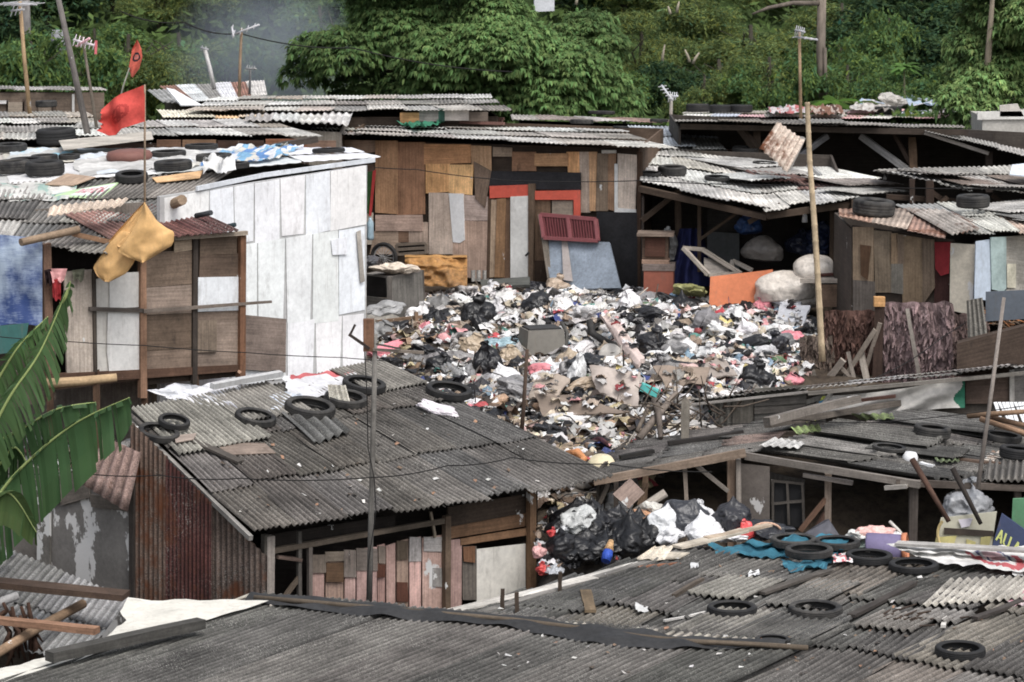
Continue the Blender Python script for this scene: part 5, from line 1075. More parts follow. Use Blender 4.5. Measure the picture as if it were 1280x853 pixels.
lay_board('roof_batten', 'dark batten low on the left part of the open shed roof', 'batten', (776, 580), (818, 572), .1, .05, c(44, 42, 40), 'shed', up=.06)
# gear in front of / inside the open shed
def at_thing(name, mat, label, cat, fn):
    m = MB(); fn(m); return single(m, name, M[mat], label, cat)
mkpole('leaning_stick', 'brown stick leaning right before the open shed, below the white pot', [(1140, 574, 34.0), (1186, 652, 33.6)], .038, c(84, 60, 48))
mkpole('leaning_stick', 'black stick leaning right in front of the bundled plastic sack', [(1191, 586, 34.0), (1226, 655, 33.6)], .034, c(48, 42, 38))
mkpole('antenna_mast', 'thin grey mast leaning over the open shed roof at the right', [(1222, 612, 34.2), (1238, 500, 34.4), (1255, 372, 34.6)], .03, c(134, 124, 116))
bag(at(1208, 650, 34.6), .8, c(140, 142, 146), 'tied', 'big grey translucent plastic sack under the eave at the right of the open shed', None, sc=(1, .7, .7))
Wb = Wall(1160, 33.9, 1285, 33.7, 670)
mb = MB(); mb.slab([Wb.pt(1176, 648, .0), Wb.pt(1246, 640, .0), Wb.pt(1238, 696, .1), Wb.pt(1166, 696, .1)], .04, c(176, 172, 150), Wb.n); ob = single(mb, 'painted_board', M['paint'], 'board with patchy yellow and white paint leaning at the right of the open shed', 'board')
mb = MB()
for (pts, col) in [([(1170, 672), (1196, 670), (1192, 682), (1182, 688), (1178, 696), (1166, 696)], c(184, 174, 100)), ([(1208, 674), (1220, 678), (1216, 692), (1208, 690)], c(184, 174, 100)), ([(1226, 672), (1240, 670), (1232, 695), (1224, 695)], c(172, 162, 94)), ([(1180, 660), (1242, 664), (1242, 671), (1180, 668)], c(60, 50, 42)), ([(1198, 650), (1216, 648), (1212, 658), (1202, 660)], c(196, 190, 200))]:
    mb.slab([Wb.pt(x, y, .03+.012+.07*(y-640)/56) for x, y in pts], .012, col, Wb.n)
o = mb.build('paint_patch', M['paint']); o.parent = ob; o.matrix_parent_inverse = Matrix.Translation(ob.location).inverted()
mb = MB(); N_ = 14; mb.tube([Wb.pt(1184-18*math.sin(a*.0)+0+(-9*math.cos(a) if 1 else 0), 670+26*math.sin(a), .2) if False else Wb.pt(1194+22*math.cos(a), 668+24*math.sin(a), .16) for a in [3.9-.28*k for k in range(13)]], .018, c(206, 180, 110), 7); single(mb, 'hose', M['paint'], 'yellow bent hose hooked over the patchy yellow board', 'hose')
# blue sign AU A..
Wn = Wall(1236, 33.5, 1300, 33.3, 670)
sg = thing('sign', 'tilted dark blue sign with yellow green letters beside the patchy yellow board', 'sign', Wn.pt(1262, 700, .2))
mb = MB(); mb.slab([Wn.pt(1252, 642, .1), Wn.pt(1312, 684, .1), Wn.pt(1290, 730, .25), Wn.pt(1238, 690, .25)], .03, c(44, 56, 88), Wn.n); mb.build('sign_board', M['paint'], sg)
mb = MB(); Q4 = [V((1252, 642, 0)), V((1312, 684, 0)), V((1290, 730, 0)), V((1238, 690, 0))]
def stroke(u0, v0, u1, v1, w=.018):
    a = V((u0, v0, 0)); b = V((u1, v1, 0)); d = (b-a).normalized(); s = V((-d.y, d.x, 0))*w
    P = []
    for q_ in (a+s, b+s, b-s, a-s):
        p = (Q4[0]*(1-q_.x)+Q4[1]*q_.x)*(1-q_.y)+(Q4[3]*(1-q_.x)+Q4[2]*q_.x)*q_.y; P.append(Wn.pt(p.x, p.y, .1+.15*q_.y+.012))
    mb.slab(P, .008, c(176, 182, 84), Wn.n)
for x, ch in ((.04, 'A'), (.19, 'U'), (.40, 'A')):
    w = .11; t, b = .36, .66
    if ch == 'A': stroke(x, b, x+w/2, t); stroke(x+w/2, t, x+w, b); stroke(x+.025, .56, x+w-.025, .56, .015)
    else: stroke(x, t, x, b-.06); stroke(x, b-.06, x+w/2, b); stroke(x+w/2, b, x+w, b-.06); stroke(x+w, b-.06, x+w, t)
mb.build('lettering', M['paint'], sg)
mb = MB(); mb.slab([Wb.pt(1266, 624, -.1), Wb.pt(1320, 622, -.1), Wb.pt(1320, 672, -.05), Wb.pt(1264, 664, -.05)], .05, c(74, 128, 88), Wb.n); single(mb, 'green_crate', M['paint'], 'bright green plastic crate at the right edge behind the blue sign', 'crate')
mb = MB()
def pil(u, v):
    x = 986+u*70; h = (1-abs(u-.72)/.72)**.7 if u < .72 else max(0, 1-(u-.72)/.28*.75); y = 690-v*40*max(.25, h); return at(x, y, 33.6+.35*math.sin(v*3.14)*0+.5*v+.04*nz((u*5, v*5, 3)))
mb.grid(pil, 22, 16, c(96, 96, 104)); mb.grid(lambda u, v: pil(u, v)+V((0, .5*(1-v)+.1, 0)), 22, 16, c(96, 96, 104)); single(mb, 'grey_cushion', M['cloth'], 'peaked grey cloth bundle behind the pair of tyres on the teal cloth', 'bundle')
mb = MB(); a, b = at(1084, 688, 33.4), at(1134, 686, 33.3); mb.lathe([(0, 0), (.20, 0), (.21, .02), (.17, .42), (.15, .44), (0, .44)], a, (b-a), c(112, 102, 140), 20); ob = single(mb, 'bucket', M['paint'], 'purple plastic bucket lying on its side behind the white banner', 'bucket')
mb = MB(); mb.lathe([(.16, 0), (.19, 0), (.19, .06), (.16, .06)], a+(b-a).normalized()*.42, (b-a), c(196, 116, 70), 20, closed=True); o = mb.build('rim', M['paint']); o.parent = ob; o.matrix_parent_inverse = Matrix.Translation(ob.location).inverted()
cl = [(c(196, 170, 130), 1062, 684, 'tan'), (c(206, 206, 200), 1074, 674, 'white spotted'), (c(150, 190, 206), 1098, 678, 'light blue'), (c(226, 170, 160), 1094, 668, 'pale pink'), (c(170, 190, 176), 1086, 682, 'pale green'), (c(226, 226, 226), 1110, 676, 'white')]
for col, x, y, nm in cl: bag(at(x, y+4, 33.7), .28, col, 'flat', nm+' cloth in the clothes pile by the purple bucket', None, 'cloth', name='crumpled_cloth')
mb = MB(); a = at(1136, 668, 33.7); mb.tube([at(1112, 652, 33.9), at(1124, 664, 33.8), at(1136, 682, 33.7)], .02, c(196, 190, 180), 6); single(mb, 'stick', M['paint'], 'thin pale stick leaning in the dark shed doorway above the purple bucket', 'stick')
mb = MB(); mb.tube([at(958+18*math.cos(a), 664-10*math.sin(a), 33.9) for a in [.2+.25*k for k in range(12)]], .015, c(206, 160, 130), 6); single(mb, 'hoop', M['paint'], 'thin pale hoop standing left of the grey cloth bundle', 'hoop')
teal = c(40, 112, 134)
drape('teal_cloth', 'crumpled teal blue cloth spread under the pair of tyres', 'cloth', [(888, 690), (1066, 676), (1046, 706), (896, 700)], 'near', patch([teal, c(34, 96, 118), c(52, 126, 146)]), nu=40, nv=14, edge=.2, amp=.09)
drape('teal_cloth', 'small end of teal cloth hanging below the pair of tyres', 'cloth', [(976, 708), (1040, 704), (1032, 718), (988, 722)], 'near', patch([teal, c(34, 96, 118), c(52, 126, 146)]), edge=.25, amp=.06)
def bannercol(u, v):
    d = math.hypot((u-.62)*4.2, (v-.35)*1.3)
    if .55 < d < .75 and v > .3: return c(206, 92, 98)
    if .36 < d < .45: return c(96, 96, 130)
    if d < .3 and v > .25: return c(214, 170, 172)
    return c(220, 218, 214)
drape('banner', 'white printed banner with a red curved emblem lying across the right of the roof', 'banner', [(1108, 694), (1300, 698), (1330, 734), (1170, 716)], 'near', bannercol, nu=60, nv=20, up=.10, amp=.05, edge=.05)
lay_board('plank', 'long grey board weighing down the white printed banner', 'plank', (1120, 702), (1292, 712), .17, .03, c(168, 164, 158), 'near', up=.2)
drape('plastic_scrap', 'white and red plastic scrap between the tyre pair and the white banner', 'plastic sheet', [(1040, 706), (1062, 702), (1066, 714), (1042, 716)], 'near', patch([c(220, 214, 212), c(214, 110, 116), c(60, 60, 66)]), nu=14, up=.1)
drape('pink_scrap', 'faded pink plastic scrap at the right edge of the nearest roofs', 'plastic sheet', [(1254, 752), (1288, 748), (1288, 764), (1262, 766)], 'near', patch([c(200, 140, 150), c(180, 160, 160), c(210, 190, 190)]), nu=14, up=.06, edge=.35)
for (x, y, w, h, lab, col) in [(802, 769, 16, 8, 'small white plastic scrap left of the smaller lower tyre', c(210, 210, 208)), (868, 716, 10, 6, 'tiny white scrap above the broken stick on the lower right roof', c(220, 220, 220)), (1272, 725, 14, 8, 'crumpled white scrap below the white banner', c(214, 214, 212)), (942, 724, 14, 8, 'white paper ball left of the lower tyres under the teal cloth', c(226, 226, 226))]:
    drape('plastic_scrap', lab, 'plastic scrap', [(x-w/2, y-h/2), (x+w/2, y-h/2), (x+w/2, y+h/2), (x-w/2, y+h/2)], 'near', col, nu=8, nv=6, up=.04, amp=.08, edge=.3)

# ================================================================== SHED with the white cloth side
cs_ = thing('shed', 'low grey shed whose side is hung with a soiled white cloth, behind the open shed', 'shed', at(1080, 540, 39.2))
WC = Wall(890, 39.0, 1330, 38.6, 500)
def cp(pts, col, nm='panel', mat='ply', off=.0, th=.04, label=None): return panel(cs_, WC, pts, col, nm, mat, off, th, label)
cp([(890, 500), (1330, 462), (1330, 560), (890, 560)], c(88, 80, 72), 'wall', 'ply', -.05, .06)
wcorr(cs_, WC, 890, 498, 917, 548, c(112, 108, 100, 0), .09, .014, 'ribbed_sheet', .04); cp((916, 497, 942, 545), c(120, 114, 104), off=.04)
mb = MB()
for k in range(5): mb.slab([WC.pt(943, 486+k*10, .06), WC.pt(1008, 482+k*10, .06), WC.pt(1008, 494+k*10, .09), WC.pt(943, 498+k*10, .09)], .02, vary(c(92, 88, 82)), WC.n)
mb.build('louvre_boards', M['ply'], cs_)
cp([(1008, 500), (1032, 492), (1032, 540), (1008, 540)], c(130, 126, 120), off=.04)
mb = MB()
def wc(u, v):
    x = 1028+u*178; y0 = 495-24*u**1.4; y1 = 523-12*u-2*math.sin(u*9); sag = 5*math.sin(u*3.1); y = (y0*(1-v)+(y1)*v)+sag*(1-v)*.3
    return WC.pt(x-(1-u)*v*14, y, .12+.05*math.sin(u*14+v*7)*(.3+v)+.04*nz((u*6, v*3, 4)))
mb.grid(wc, 160, 24, lambda u, v: c(30, 110, 84) if u > .955+.03*math.sin(v*7) else (c(150, 160, 50) if u < .03 else c(192, 188, 182))); single(mb, 'hanging_cloth', M['cloth'], 'soiled white cloth with a green hem hung along the side of the low grey shed', 'cloth')
mb = MB(); mb.slab([WC.pt(1010, 520, .2), WC.pt(1028, 505, .2), WC.pt(1020, 526, .22), WC.pt(1008, 528, .22)], .01, c(170, 176, 60), WC.n); mb.slab([WC.pt(1024, 502, .21), WC.pt(1030, 500, .21), WC.pt(1026, 514, .22), WC.pt(1020, 516, .22)], .01, c(60, 130, 170), WC.n); single(mb, 'yellow_rag', M['cloth'], 'yellow and blue rag at the left end of the soiled white cloth', 'rag')
mb = MB(); mb.tube([WC.pt(1010, 530, .2), WC.pt(1040, 490, .2)], .03, c(150, 146, 140), 7); mb.build('brace', M['ply'], cs_)
csq = [at(862, 498, 40.6), at(1330, 452, 41.0), at(1330, 458, 38.4), at(872, 503, 38.8)]
roof(cs_, csq, 'cshed', [c(150, 148, 144), c(120, 116, 112), c(100, 94, 90)], 7, 2, 'corr', pitch=.08, amp=.01, jit=2.2, rag=.04)
mb = MB(); mb.beam(at(864, 506, 38.75), at(1010, 490, 38.6), .04, .03, c(140, 134, 128)); mb.beam(at(1010, 492, 38.6), at(1330, 462, 38.4), .05, .05, c(120, 114, 106)); mb.build('eave_beam', M['ply'], cs_)
cp([(1207, 470), (1262, 466), (1262, 505), (1207, 505)], c(86, 70, 60), 'panel', 'ply', .03); cp([(1262, 462), (1330, 455), (1330, 505), (1262, 505)], c(116, 112, 108), 'panel', 'ply', .03); cp([(1262, 463), (1268, 462), (1268, 506), (1262, 506)], c(150, 146, 140), 'post', 'ply', .08, .05)
a0, a1 = at(890, 540, 39), at(1330, 500, 38.6)
box_walls(cs_, [(a0.x, a0.y), (a1.x, a1.y), (a1.x, a1.y+2.6), (a0.x, a0.y+2.2)], 1.0, [1.95, 1.95, 1.95, 1.9], c(80, 72, 66), skip=(0,))
lay_board('roof_batten', 'weathered grey beam lying between the open shed and the low grey shed', 'batten', (962, 553), (1076, 524), .14, .1, c(116, 108, 100), 'shed', up=.22)
mb = MB()
for k in range(9):
    x = 1244+k*5; mb.beam(WC.pt(x, 503, .4), WC.pt(x+U(4, 14), 528, .6), .05, .012, c(210, 212, 214))
single(mb, 'plastic_strips', M['paint'], 'white plastic strips hanging at the right edge above the open shed roof', 'strips')
for k, (x0, y0, x1, y1) in enumerate([(1226, 524, 1300, 548), (1238, 522, 1300, 536), (1210, 520, 1290, 514), (1256, 532, 1310, 552)]):
    mkpole('stored_pole', ['brown pole lying lowest in the stack at the right edge of the open shed roof', 'tan pole lying in the middle of the stack at the right edge', 'thin pale pole lying flat above the stacked brown poles', 'short thick pole at the right end of the stacked poles'][k], [(x0, y0, 37.2+.1*k), (x1, y1, 36.6+.1*k)], .04, vary(c(136, 106, 80), .2))

# ================================================================== THATCH / MAT FENCE and bamboo pole
WFn = Wall(1020, 42.3, 1230, 41.6, 440)
fe = thing('fence', 'ragged fence of purplish brown palm thatch mats propped with sticks', 'fence', WFn.pt(1120, 480, 0))
def mat(x0, y0, x1, y1, col, off):
    m = MB(); seed = U(0, 50)
    def fn(u, v): return WFn.pt(x0+(x1-x0)*u+2*nz((v*6, seed, u)), y0+(y1-y0)*v+4*nz((u*7+seed, 0, 0))*(1-v), off+.06*nz((u*5, v*5, seed))+.05*nz((u*17, v*9, seed)))
    m.grid(fn, 26, 18, col)
    n0 = 420
    for k in range(n0):
        u, v = random.random(), random.random(); p = fn(u, v)+WFn.n*.02; L = U(.06, .16); d = V((U(-.05, .05), -U(.01, .08), -L)); s = WFn.d*U(.012, .035)
        m.poly([p+s, p-s, p+d-s*.3, p+d+s*.3], vary(col, .45))
    return m.build('thatch_mat', M['thatch'], fe)
mat(1098, 378, 1190, 478, c(112, 92, 92), .0); mat(1030, 388, 1104, 480, c(82, 58, 50), -.12); mat(1184, 392, 1236, 470, c(96, 78, 74), -.15); mat(1000, 420, 1040, 478, c(96, 82, 72), -.1)
for (x0, y0, x1, y1, w, col) in [(1100, 378, 1096, 480, .14, c(62, 46, 38)), (1034, 476, 1054, 442, .10, c(150, 140, 128)), (1052, 478, 1094, 404, .07, c(128, 118, 106)), (1076, 440, 1084, 470, .09, c(146, 138, 126)), (1082, 462, 1100, 396, .06, c(120, 110, 100)), (1134, 386, 1150, 468, .05, c(150, 142, 132)), (1048, 456, 1074, 474, .05, c(134, 124, 112)), (1060, 440, 1070, 476, .05, c(120, 110, 100))]:
    mb = MB(); mb.beam(WFn.pt(x0, y0, .15), WFn.pt(x1, y1+8, .25), w, .05, vary(col), WFn.n); mb.build('prop', M['ply'], fe)
mb = MB(); mb.box(WFn.pt(1099, 377, .15), (.16, .12, .14), c(206, 150, 80)); mb.build('post_cap', M['ply'], fe)
mb = MB(); P = [(1009, 128, 42.2), (1012, 200, 42.1), (1018, 280, 42), (1023, 360, 41.9), (1028, 452, 41.8)]
P = [at(*p) for p in P]; Q_ = []; rr = []
for a, b in zip(P, P[1:]):
    for k in range(4):
        Q_.append(a*(1-k/4)+b*k/4); rr.append(.036+.004*len(Q_)/16); Q_.append(a*(1-k/4-.02)+b*(k/4+.02)); rr.append(.042+.004*len(Q_)/16); Q_.append(a*(1-k/4-.04)+b*(k/4+.04)); rr.append(.036+.004*len(Q_)/16)
Q_.append(P[-1]); rr.append(.055); mb.tube(Q_, rr, c(178, 156, 122), 9); single(mb, 'bamboo_pole', M['ply'], 'tall pale bamboo pole standing at the right end of the rubbish heap', 'pole')
mb = MB(); mb.corr([WFn.pt(1208, 376, .5), WFn.pt(1228, 372, .5), WFn.pt(1236, 432, .55), WFn.pt(1210, 436, .55)], c(116, 112, 104), .06, .012, (0, 0)); single(mb, 'ribbed_sheet', M['corr'], 'narrow upright grey ribbed sheet right of the thatch mats', 'roofing sheet')
mb = MB(); mb.slab([WFn.pt(1232, 365, .4), WFn.pt(1300, 362, .4), WFn.pt(1300, 398, .4), WFn.pt(1232, 402, .4)], .03, c(94, 102, 112), WFn.n); single(mb, 'slate_board', M['paint'], 'slate grey board at the right edge below the light blue curtain', 'board')
mb = MB()
for k in range(160):
    x, y = U(1225, 1300), U(388, 450); p = at(x, y, 41.2+(450-y)*.02); d = V((U(-1, 1), U(-.4, .2), U(-.5, .5))).normalized()*U(.1, .35); mb.tube([p, p+d], [.014, .006], vary(random.choice([c(120, 92, 66), c(96, 80, 66), c(150, 96, 50)]), .3), 4)
single(mb, 'dry_leaves', M['thatch'], 'pile of dry brown palm leaves at the right edge below the slate board', 'dry leaves')
WP = Wall(1190, 40.8, 1330, 40.5, 430); mb = MB(); mb.slab([WP.pt(1196, 430, 0), WP.pt(1330, 395, 0), WP.pt(1330, 470, 0), WP.pt(1196, 470, 0)], .3, c(76, 62, 52), WP.n); single(mb, 'wooden_wall', M['ply'], 'dark plank wall holding the dry palm leaves at the right edge', 'wall')

# ================================================================== BROWN SHACK at the right
bs = thing('shack', 'brown plywood shack at right with a rusty roof and a big tyre on its corner', 'shack', at(1150, 420, 43.6))
W1 = Wall(1064, 44.2, 1225, 43.0, 340); W2 = Wall(1225, 43.0, 1340, 44.2, 340)
def bp_(pts, col, nm='panel', mat='ply', off=.02, th=.02, label=None, W=None): return panel(bs, W or W1, pts, col, nm, mat, off, th, label)
bp_([(1064, 282), (1192, 300), (1192, 420), (1064, 420)], c(70, 60, 52), 'wall', 'ply', -.04, .05)
for pts, col in [([(1066, 284), (1092, 284), (1092, 352), (1066, 350)], c(140, 120, 94)), ([(1066, 350), (1094, 352), (1094, 400), (1066, 396)], c(96, 90, 84)), ([(1092, 288), (1114, 290), (1114, 366), (1094, 366)], c(120, 104, 86)), ([(1112, 292), (1122, 292), (1122, 330), (1112, 330)], c(140, 116, 88)), ([(1113, 330), (1129, 330), (1129, 368), (1113, 366)], c(120, 114, 104)), ([(1128, 294), (1153, 298), (1153, 384), (1128, 380)], c(130, 110, 84)), ([(1152, 298), (1168, 300), (1168, 360), (1152, 384)], c(110, 94, 76)), ([(1120, 293), (1130, 294), (1130, 330), (1121, 330)], c(112, 96, 78))]: bp_(pts, vary(col, .08))
bp_([(1075, 306), (1088, 308), (1084, 350), (1076, 344)], c(84, 60, 40), 'patch_board', 'ply', .05)
bp_([(1168, 302), (1190, 302), (1190, 410), (1168, 405)], c(60, 34, 30), 'door', 'ply', .0, .03, 'dark reddish door')
bp_([(1168, 303), (1188, 303), (1186, 342), (1176, 345), (1169, 336)], c(140, 24, 34), 'curtain', 'cloth', .06, .01, 'torn red curtain')
bp_([(1188, 304), (1219, 306), (1215, 394), (1187, 388)], c(206, 196, 176, .0), 'white_board', 'concrete', .05, .03, 'cream patched board'); bp_([(1216, 304), (1222, 306), (1219, 380), (1214, 380)], c(60, 54, 48), 'post', 'ply', .03, .06)
bp_([(1220, 302), (1240, 299), (1238, 376), (1218, 374)], c(176, 190, 206), 'board', 'paint', .03, .015, 'light blue board', W2); bp_([(1238, 297), (1258, 296), (1258, 366), (1240, 362)], c(160, 182, 180), 'curtain', 'cloth', .05, .012, 'pale green curtain', W2); bp_([(1258, 296), (1340, 290), (1340, 400), (1258, 392)], c(176, 170, 158), 'board', 'ply', .02, .02, None, W2); bp_([(1259, 330), (1270, 330), (1270, 360), (1259, 360)], c(206, 200, 176), 'patch_board', 'ply', .05, .01, None, W2)
rq = [at(1062, 268, 45.4), at(1170, 262, 46.4), at(1192, 300, 43.1), at(1060, 274, 44.1)]
roof(bs, [at(1050, 262, 45.6), at(1190, 262, 46.4), at(1178, 301, 42.9), at(1048, 273, 44.3)], 'bshack', [c(166, 124, 104, .6), c(150, 116, 98, .6), c(170, 150, 134, .4)], 3, 1, pitch=.085, amp=.006, jit=1.5)
mb = MB(); mb.corr([at(1132, 268, 45.8), at(1184, 270, 45.4), at(1228, 296, 42.9), at(1192, 303, 42.8)], c(176, 166, 156, .45), .09, .018, (.1, .12), 5, rag=.03); mb.build('bent_sheet', M['corr'], bs)
roof(bs, [at(1120, 256, 47), at(1340, 252, 46.6), at(1340, 294, 43.2), at(1205, 294, 43)], 'bshack', [c(188, 184, 178), c(176, 150, 134, .3), c(160, 158, 154), c(196, 192, 184)], 4, 2, pitch=.08, amp=.010, jit=2, rag=.05)
b0, b1, b2 = W1.a, W1.b, W2.b
box_walls(bs, [(b0.x, b0.y), (b1.x, b1.y), (b2.x, b2.y), (b2.x, b2.y+2.5), (b0.x, b0.y+2.5)], 2.0, 3.9, c(76, 66, 58), skip=(0, 1))
tyre(1091, 272, 55, 'bshack', 'wide', 'big worn tyre on the left corner of the brown shack at right')
tyre(1216, 270, 42, 'bshack', 'wide', 'smaller tyre on the roof of the brown shack at right, under the raised roof', up=.1)
# raised roof behind it, on posts
rz_ = thing('lean_to', 'raised lean-to with a crumbling layered roof on dark posts at the right edge', 'lean-to', at(1220, 262, 46.8))
rq = [at(1140, 214, 49.6), at(1340, 206, 50), at(1340, 250, 46.2), at(1106, 218, 47.2)]
roof(rz_, [at(1100, 213, 49.4), at(1340, 206, 50), at(1340, 250, 46.2), at(1204, 238, 46.6)], 'raised', [c(170, 166, 160), c(140, 136, 130), c(120, 112, 106)], 4, 3, pitch=.09, amp=.011, jit=2.2, rag=.06)
roof(rz_, [at(1092, 214, 49.2), at(1180, 212, 49.6), at(1212, 240, 46.6), at(1104, 218, 47.6)], 'raised', [c(160, 156, 150), c(130, 126, 120)], 3, 3, pitch=.09, amp=.011, jit=2.2, rag=.05)
repair(rz_, 'raised', [(1150, 222, 1.2, 1.6), (1230, 224, 1.0, 1.8), (1200, 234, 1.1, .9), (1270, 236, 1.2, 1.3), (1120, 218, 1.0, 1.2)], (.2, -1, 0), [c(120, 114, 108), c(146, 142, 136), c(104, 92, 84, .2)])
repair(bs, 'bshack', [(1150, 268, .8, 1.6), (1240, 272, 1.0, 1.6), (1265, 280, .9, 1.2), (1200, 262, 1.2, 1.4)], (.35, -1, 0), [c(150, 120, 104, .4), c(176, 172, 166), c(140, 136, 130)])
for x, y0, y1, w in [(1162, 226, 268, .12), (1140, 224, 240, .08), (1276, 250, 290, .1), (1214, 242, 262, .08)]:
    mb = MB(); mb.beam(at(x, y0, 47), at(x, y1+14, 47), w, w, c(58, 44, 36)); mb.build('post', M['ply'], rz_)
for a, b in [((1164, 268, 46.9), (1184, 246, 46.9)), ((1262, 262, 46.9), (1240, 244, 46.9)), ((1108, 246, 47.2), (1340, 260, 46.8)), ((1164, 240, 47), (1206, 268, 47))]:
    mb = MB(); mb.beam(at(*a), at(*b), .08, .08, c(64, 50, 40)); mb.build('beam', M['ply'], rz_)
mb = MB(); mb.slab([at(1265, 206, 47.6), at(1320, 200, 47.8), at(1320, 224, 46.8), at(1262, 218, 47)], .02, c(196, 204, 214)); single(mb, 'plastic_sheet', M['paint'], 'white plastic sheet at the right edge on the crumbling raised roof', 'plastic sheet')
# ================================================================== CENTRE BROWN SHACK
ct = thing('shack', 'brown shack patched from plywood behind the heap, with a white door in an orange frame', 'shack', at(640, 356, 50))
WB = Wall(455, 51.6, 800, 49.2, 280)
def k_(pts, col, nm='panel', mat='ply', off=.02, th=.02, label=None): return panel(ct, WB, pts, col, nm, mat, off, th, label)
k_([(430, 175), (800, 186), (800, 372), (430, 345)], c(66, 54, 44), 'wall', 'ply', -.03, .06)
PL = [([(424, 175), (470, 176), (470, 190), (424, 196)], c(151, 123, 100)), ([(469, 176), (497, 176), (497, 268), (469, 266)], c(187, 140, 95)), ([(496, 178), (531, 178), (531, 268), (496, 269)], c(156, 112, 79)), ([(530, 180), (588, 181), (588, 204), (530, 206)], c(198, 140, 85)), ([(532, 205), (562, 205), (562, 240), (532, 242)], c(213, 155, 89)), ([(561, 206), (592, 206), (590, 244), (561, 241)], c(228, 174, 107)), ([(588, 182), (614, 183), (614, 216), (590, 214)], c(188, 146, 105)), ([(469, 269), (528, 269), (528, 289), (469, 289)], c(178, 151, 136)), ([(468, 289), (500, 289), (500, 318), (462, 318)], c(190, 162, 141)), ([(498, 289), (512, 289), (512, 303), (498, 303)], c(140, 106, 82)), ([(511, 278), (535, 278), (535, 318), (511, 303)], c(186, 160, 143)), ([(536, 241), (580, 242), (580, 318), (536, 318)], c(195, 172, 154)), ([(579, 244), (610, 246), (610, 276), (580, 276)], c(184, 162, 149)), ([(566, 276), (610, 277), (610, 350), (566, 345)], c(180, 153, 134)), ([(455, 268), (466, 266), (466, 306), (455, 306)], c(226, 208, 186)), ([(616, 184), (640, 185), (640, 196), (616, 196)], c(152, 130, 107)), ([(708, 190), (728, 190), (726, 216), (710, 216)], c(228, 166, 98)), ([(640, 190), (670, 190), (670, 214), (640, 214)], c(150, 110, 78)), ([(668, 192), (710, 192), (710, 208), (668, 208)], c(183, 138, 93)), ([(724, 190), (738, 190), (738, 266), (726, 266)], c(182, 161, 141)), ([(736, 190), (746, 190), (744, 264), (737, 264)], c(200, 151, 106)), ([(744, 192), (762, 192), (760, 264), (744, 264)], c(131, 110, 91)), ([(760, 192), (770, 192), (768, 264), (760, 262)], c(152, 114, 83)), ([(772, 192), (797, 194), (794, 262), (771, 260)], c(210, 192, 175)), ([(752, 188), (770, 188), (770, 196), (752, 196)], c(228, 224, 215))]
for pts, col in PL: k_(pts, vary(col, .08), off=.02+U(0, .03))
k_([(592, 202), (614, 214), (606, 260), (594, 248)], c(120, 100, 84), 'patch_board', 'ply', .07)
k_([(561, 242), (579, 243), (581, 300), (575, 304), (566, 303)], c(216, 218, 220), 'patch_board', 'paint', .06, .015, 'torn white board'); k_([(768, 260), (795, 262), (795, 268), (768, 268)], c(214, 214, 212), 'patch_board', 'paint', .06); k_([(768, 205), (772, 205), (772, 262), (768, 262)], c(206, 206, 204), 'strip', 'paint', .06)
k_([(606, 214), (726, 216), (726, 238), (606, 236)], c(38, 38, 42), 'black_sheet', 'felt', .06, .015, 'black sheet above the door')
k_([(612, 233), (662, 231), (662, 246), (612, 248)], c(216, 76, 48), 'door_frame', 'paint', .09, .03, 'orange painted lintel'); k_([(668, 239), (725, 238), (725, 270), (717, 270), (717, 250), (668, 250)], c(214, 78, 48), 'door_frame', 'paint', .09, .03, 'orange painted frame corner')
k_([(610, 248), (618, 248), (616, 348), (608, 348)], c(90, 70, 54), 'post', 'ply', .06, .05); k_([(614, 250), (626, 249), (622, 346), (612, 347)], c(176, 150, 122), 'plank', 'ply', .07); k_([(621, 249), (632, 248), (630, 347), (618, 347)], c(150, 112, 74), 'plank', 'ply', .09); k_([(630, 248), (639, 248), (638, 348), (628, 348)], c(116, 88, 66), 'plank', 'ply', .06)
dr = k_([(638, 246), (661, 245), (661, 350), (638, 350)], c(216, 216, 212), 'door', 'paint', .1, .03, 'white door'); mb = MB(); mb.beam(WB.pt(657, 320, .16), WB.pt(661, 316, .16), .03, .03, c(40, 40, 40)); mb.build('door_handle', M['iron'], dr).matrix_parent_inverse = Matrix.Identity(4)
k_([(660, 230), (668, 230), (666, 360), (660, 360)], c(104, 84, 66), 'post', 'ply', .12, .06); k_([(667, 250), (688, 251), (688, 360), (666, 358)], c(118, 92, 70), 'panel', 'ply', .04); k_([(690, 251), (716, 251), (716, 272), (690, 272)], c(156, 140, 122), 'panel', 'ply', .05)
k_([(668, 326), (690, 326), (686, 360), (666, 360)], c(70, 54, 42), 'patch_board', 'ply', .07)
k_([(746, 265), (797, 266), (798, 362), (744, 358)], c(34, 34, 37), 'black_sheet', 'felt', .07, .02, 'black sheet beside the grey door'); k_([(796, 190), (801, 190), (801, 370), (797, 370)], c(76, 56, 42), 'post', 'ply', .08, .08)
wcorr(ct, WB, 589, 338, 611, 352, c(150, 146, 140, .2), .1, .015, 'ribbed_sheet', .06)
k_([(458, 215), (468, 212), (466, 246), (462, 270), (456, 262)], c(60, 100, 50), 'banner', 'cloth', .1, .01, 'green banner'); k_([(466, 214), (470, 212), (464, 270), (461, 270)], c(206, 50, 48), 'banner', 'cloth', .13, .01, 'red banner edge')
cq = [at(400, 158, 55.2), at(700, 158, 54.0), at(835, 187, 48.7), at(386, 167, 51.8)]
cq = [at(400, 156, 56.0), at(760, 160, 54.4), at(838, 188, 48.6), at(384, 168, 51.6)]
roof(ct, cq, 'centre', [c(196, 192, 184), c(176, 172, 166), c(206, 204, 198), c(160, 152, 144)], 7, 3, pitch=.076, amp=.009, jit=1.8, rag=.04)
e0, e1 = WB.a, WB.b
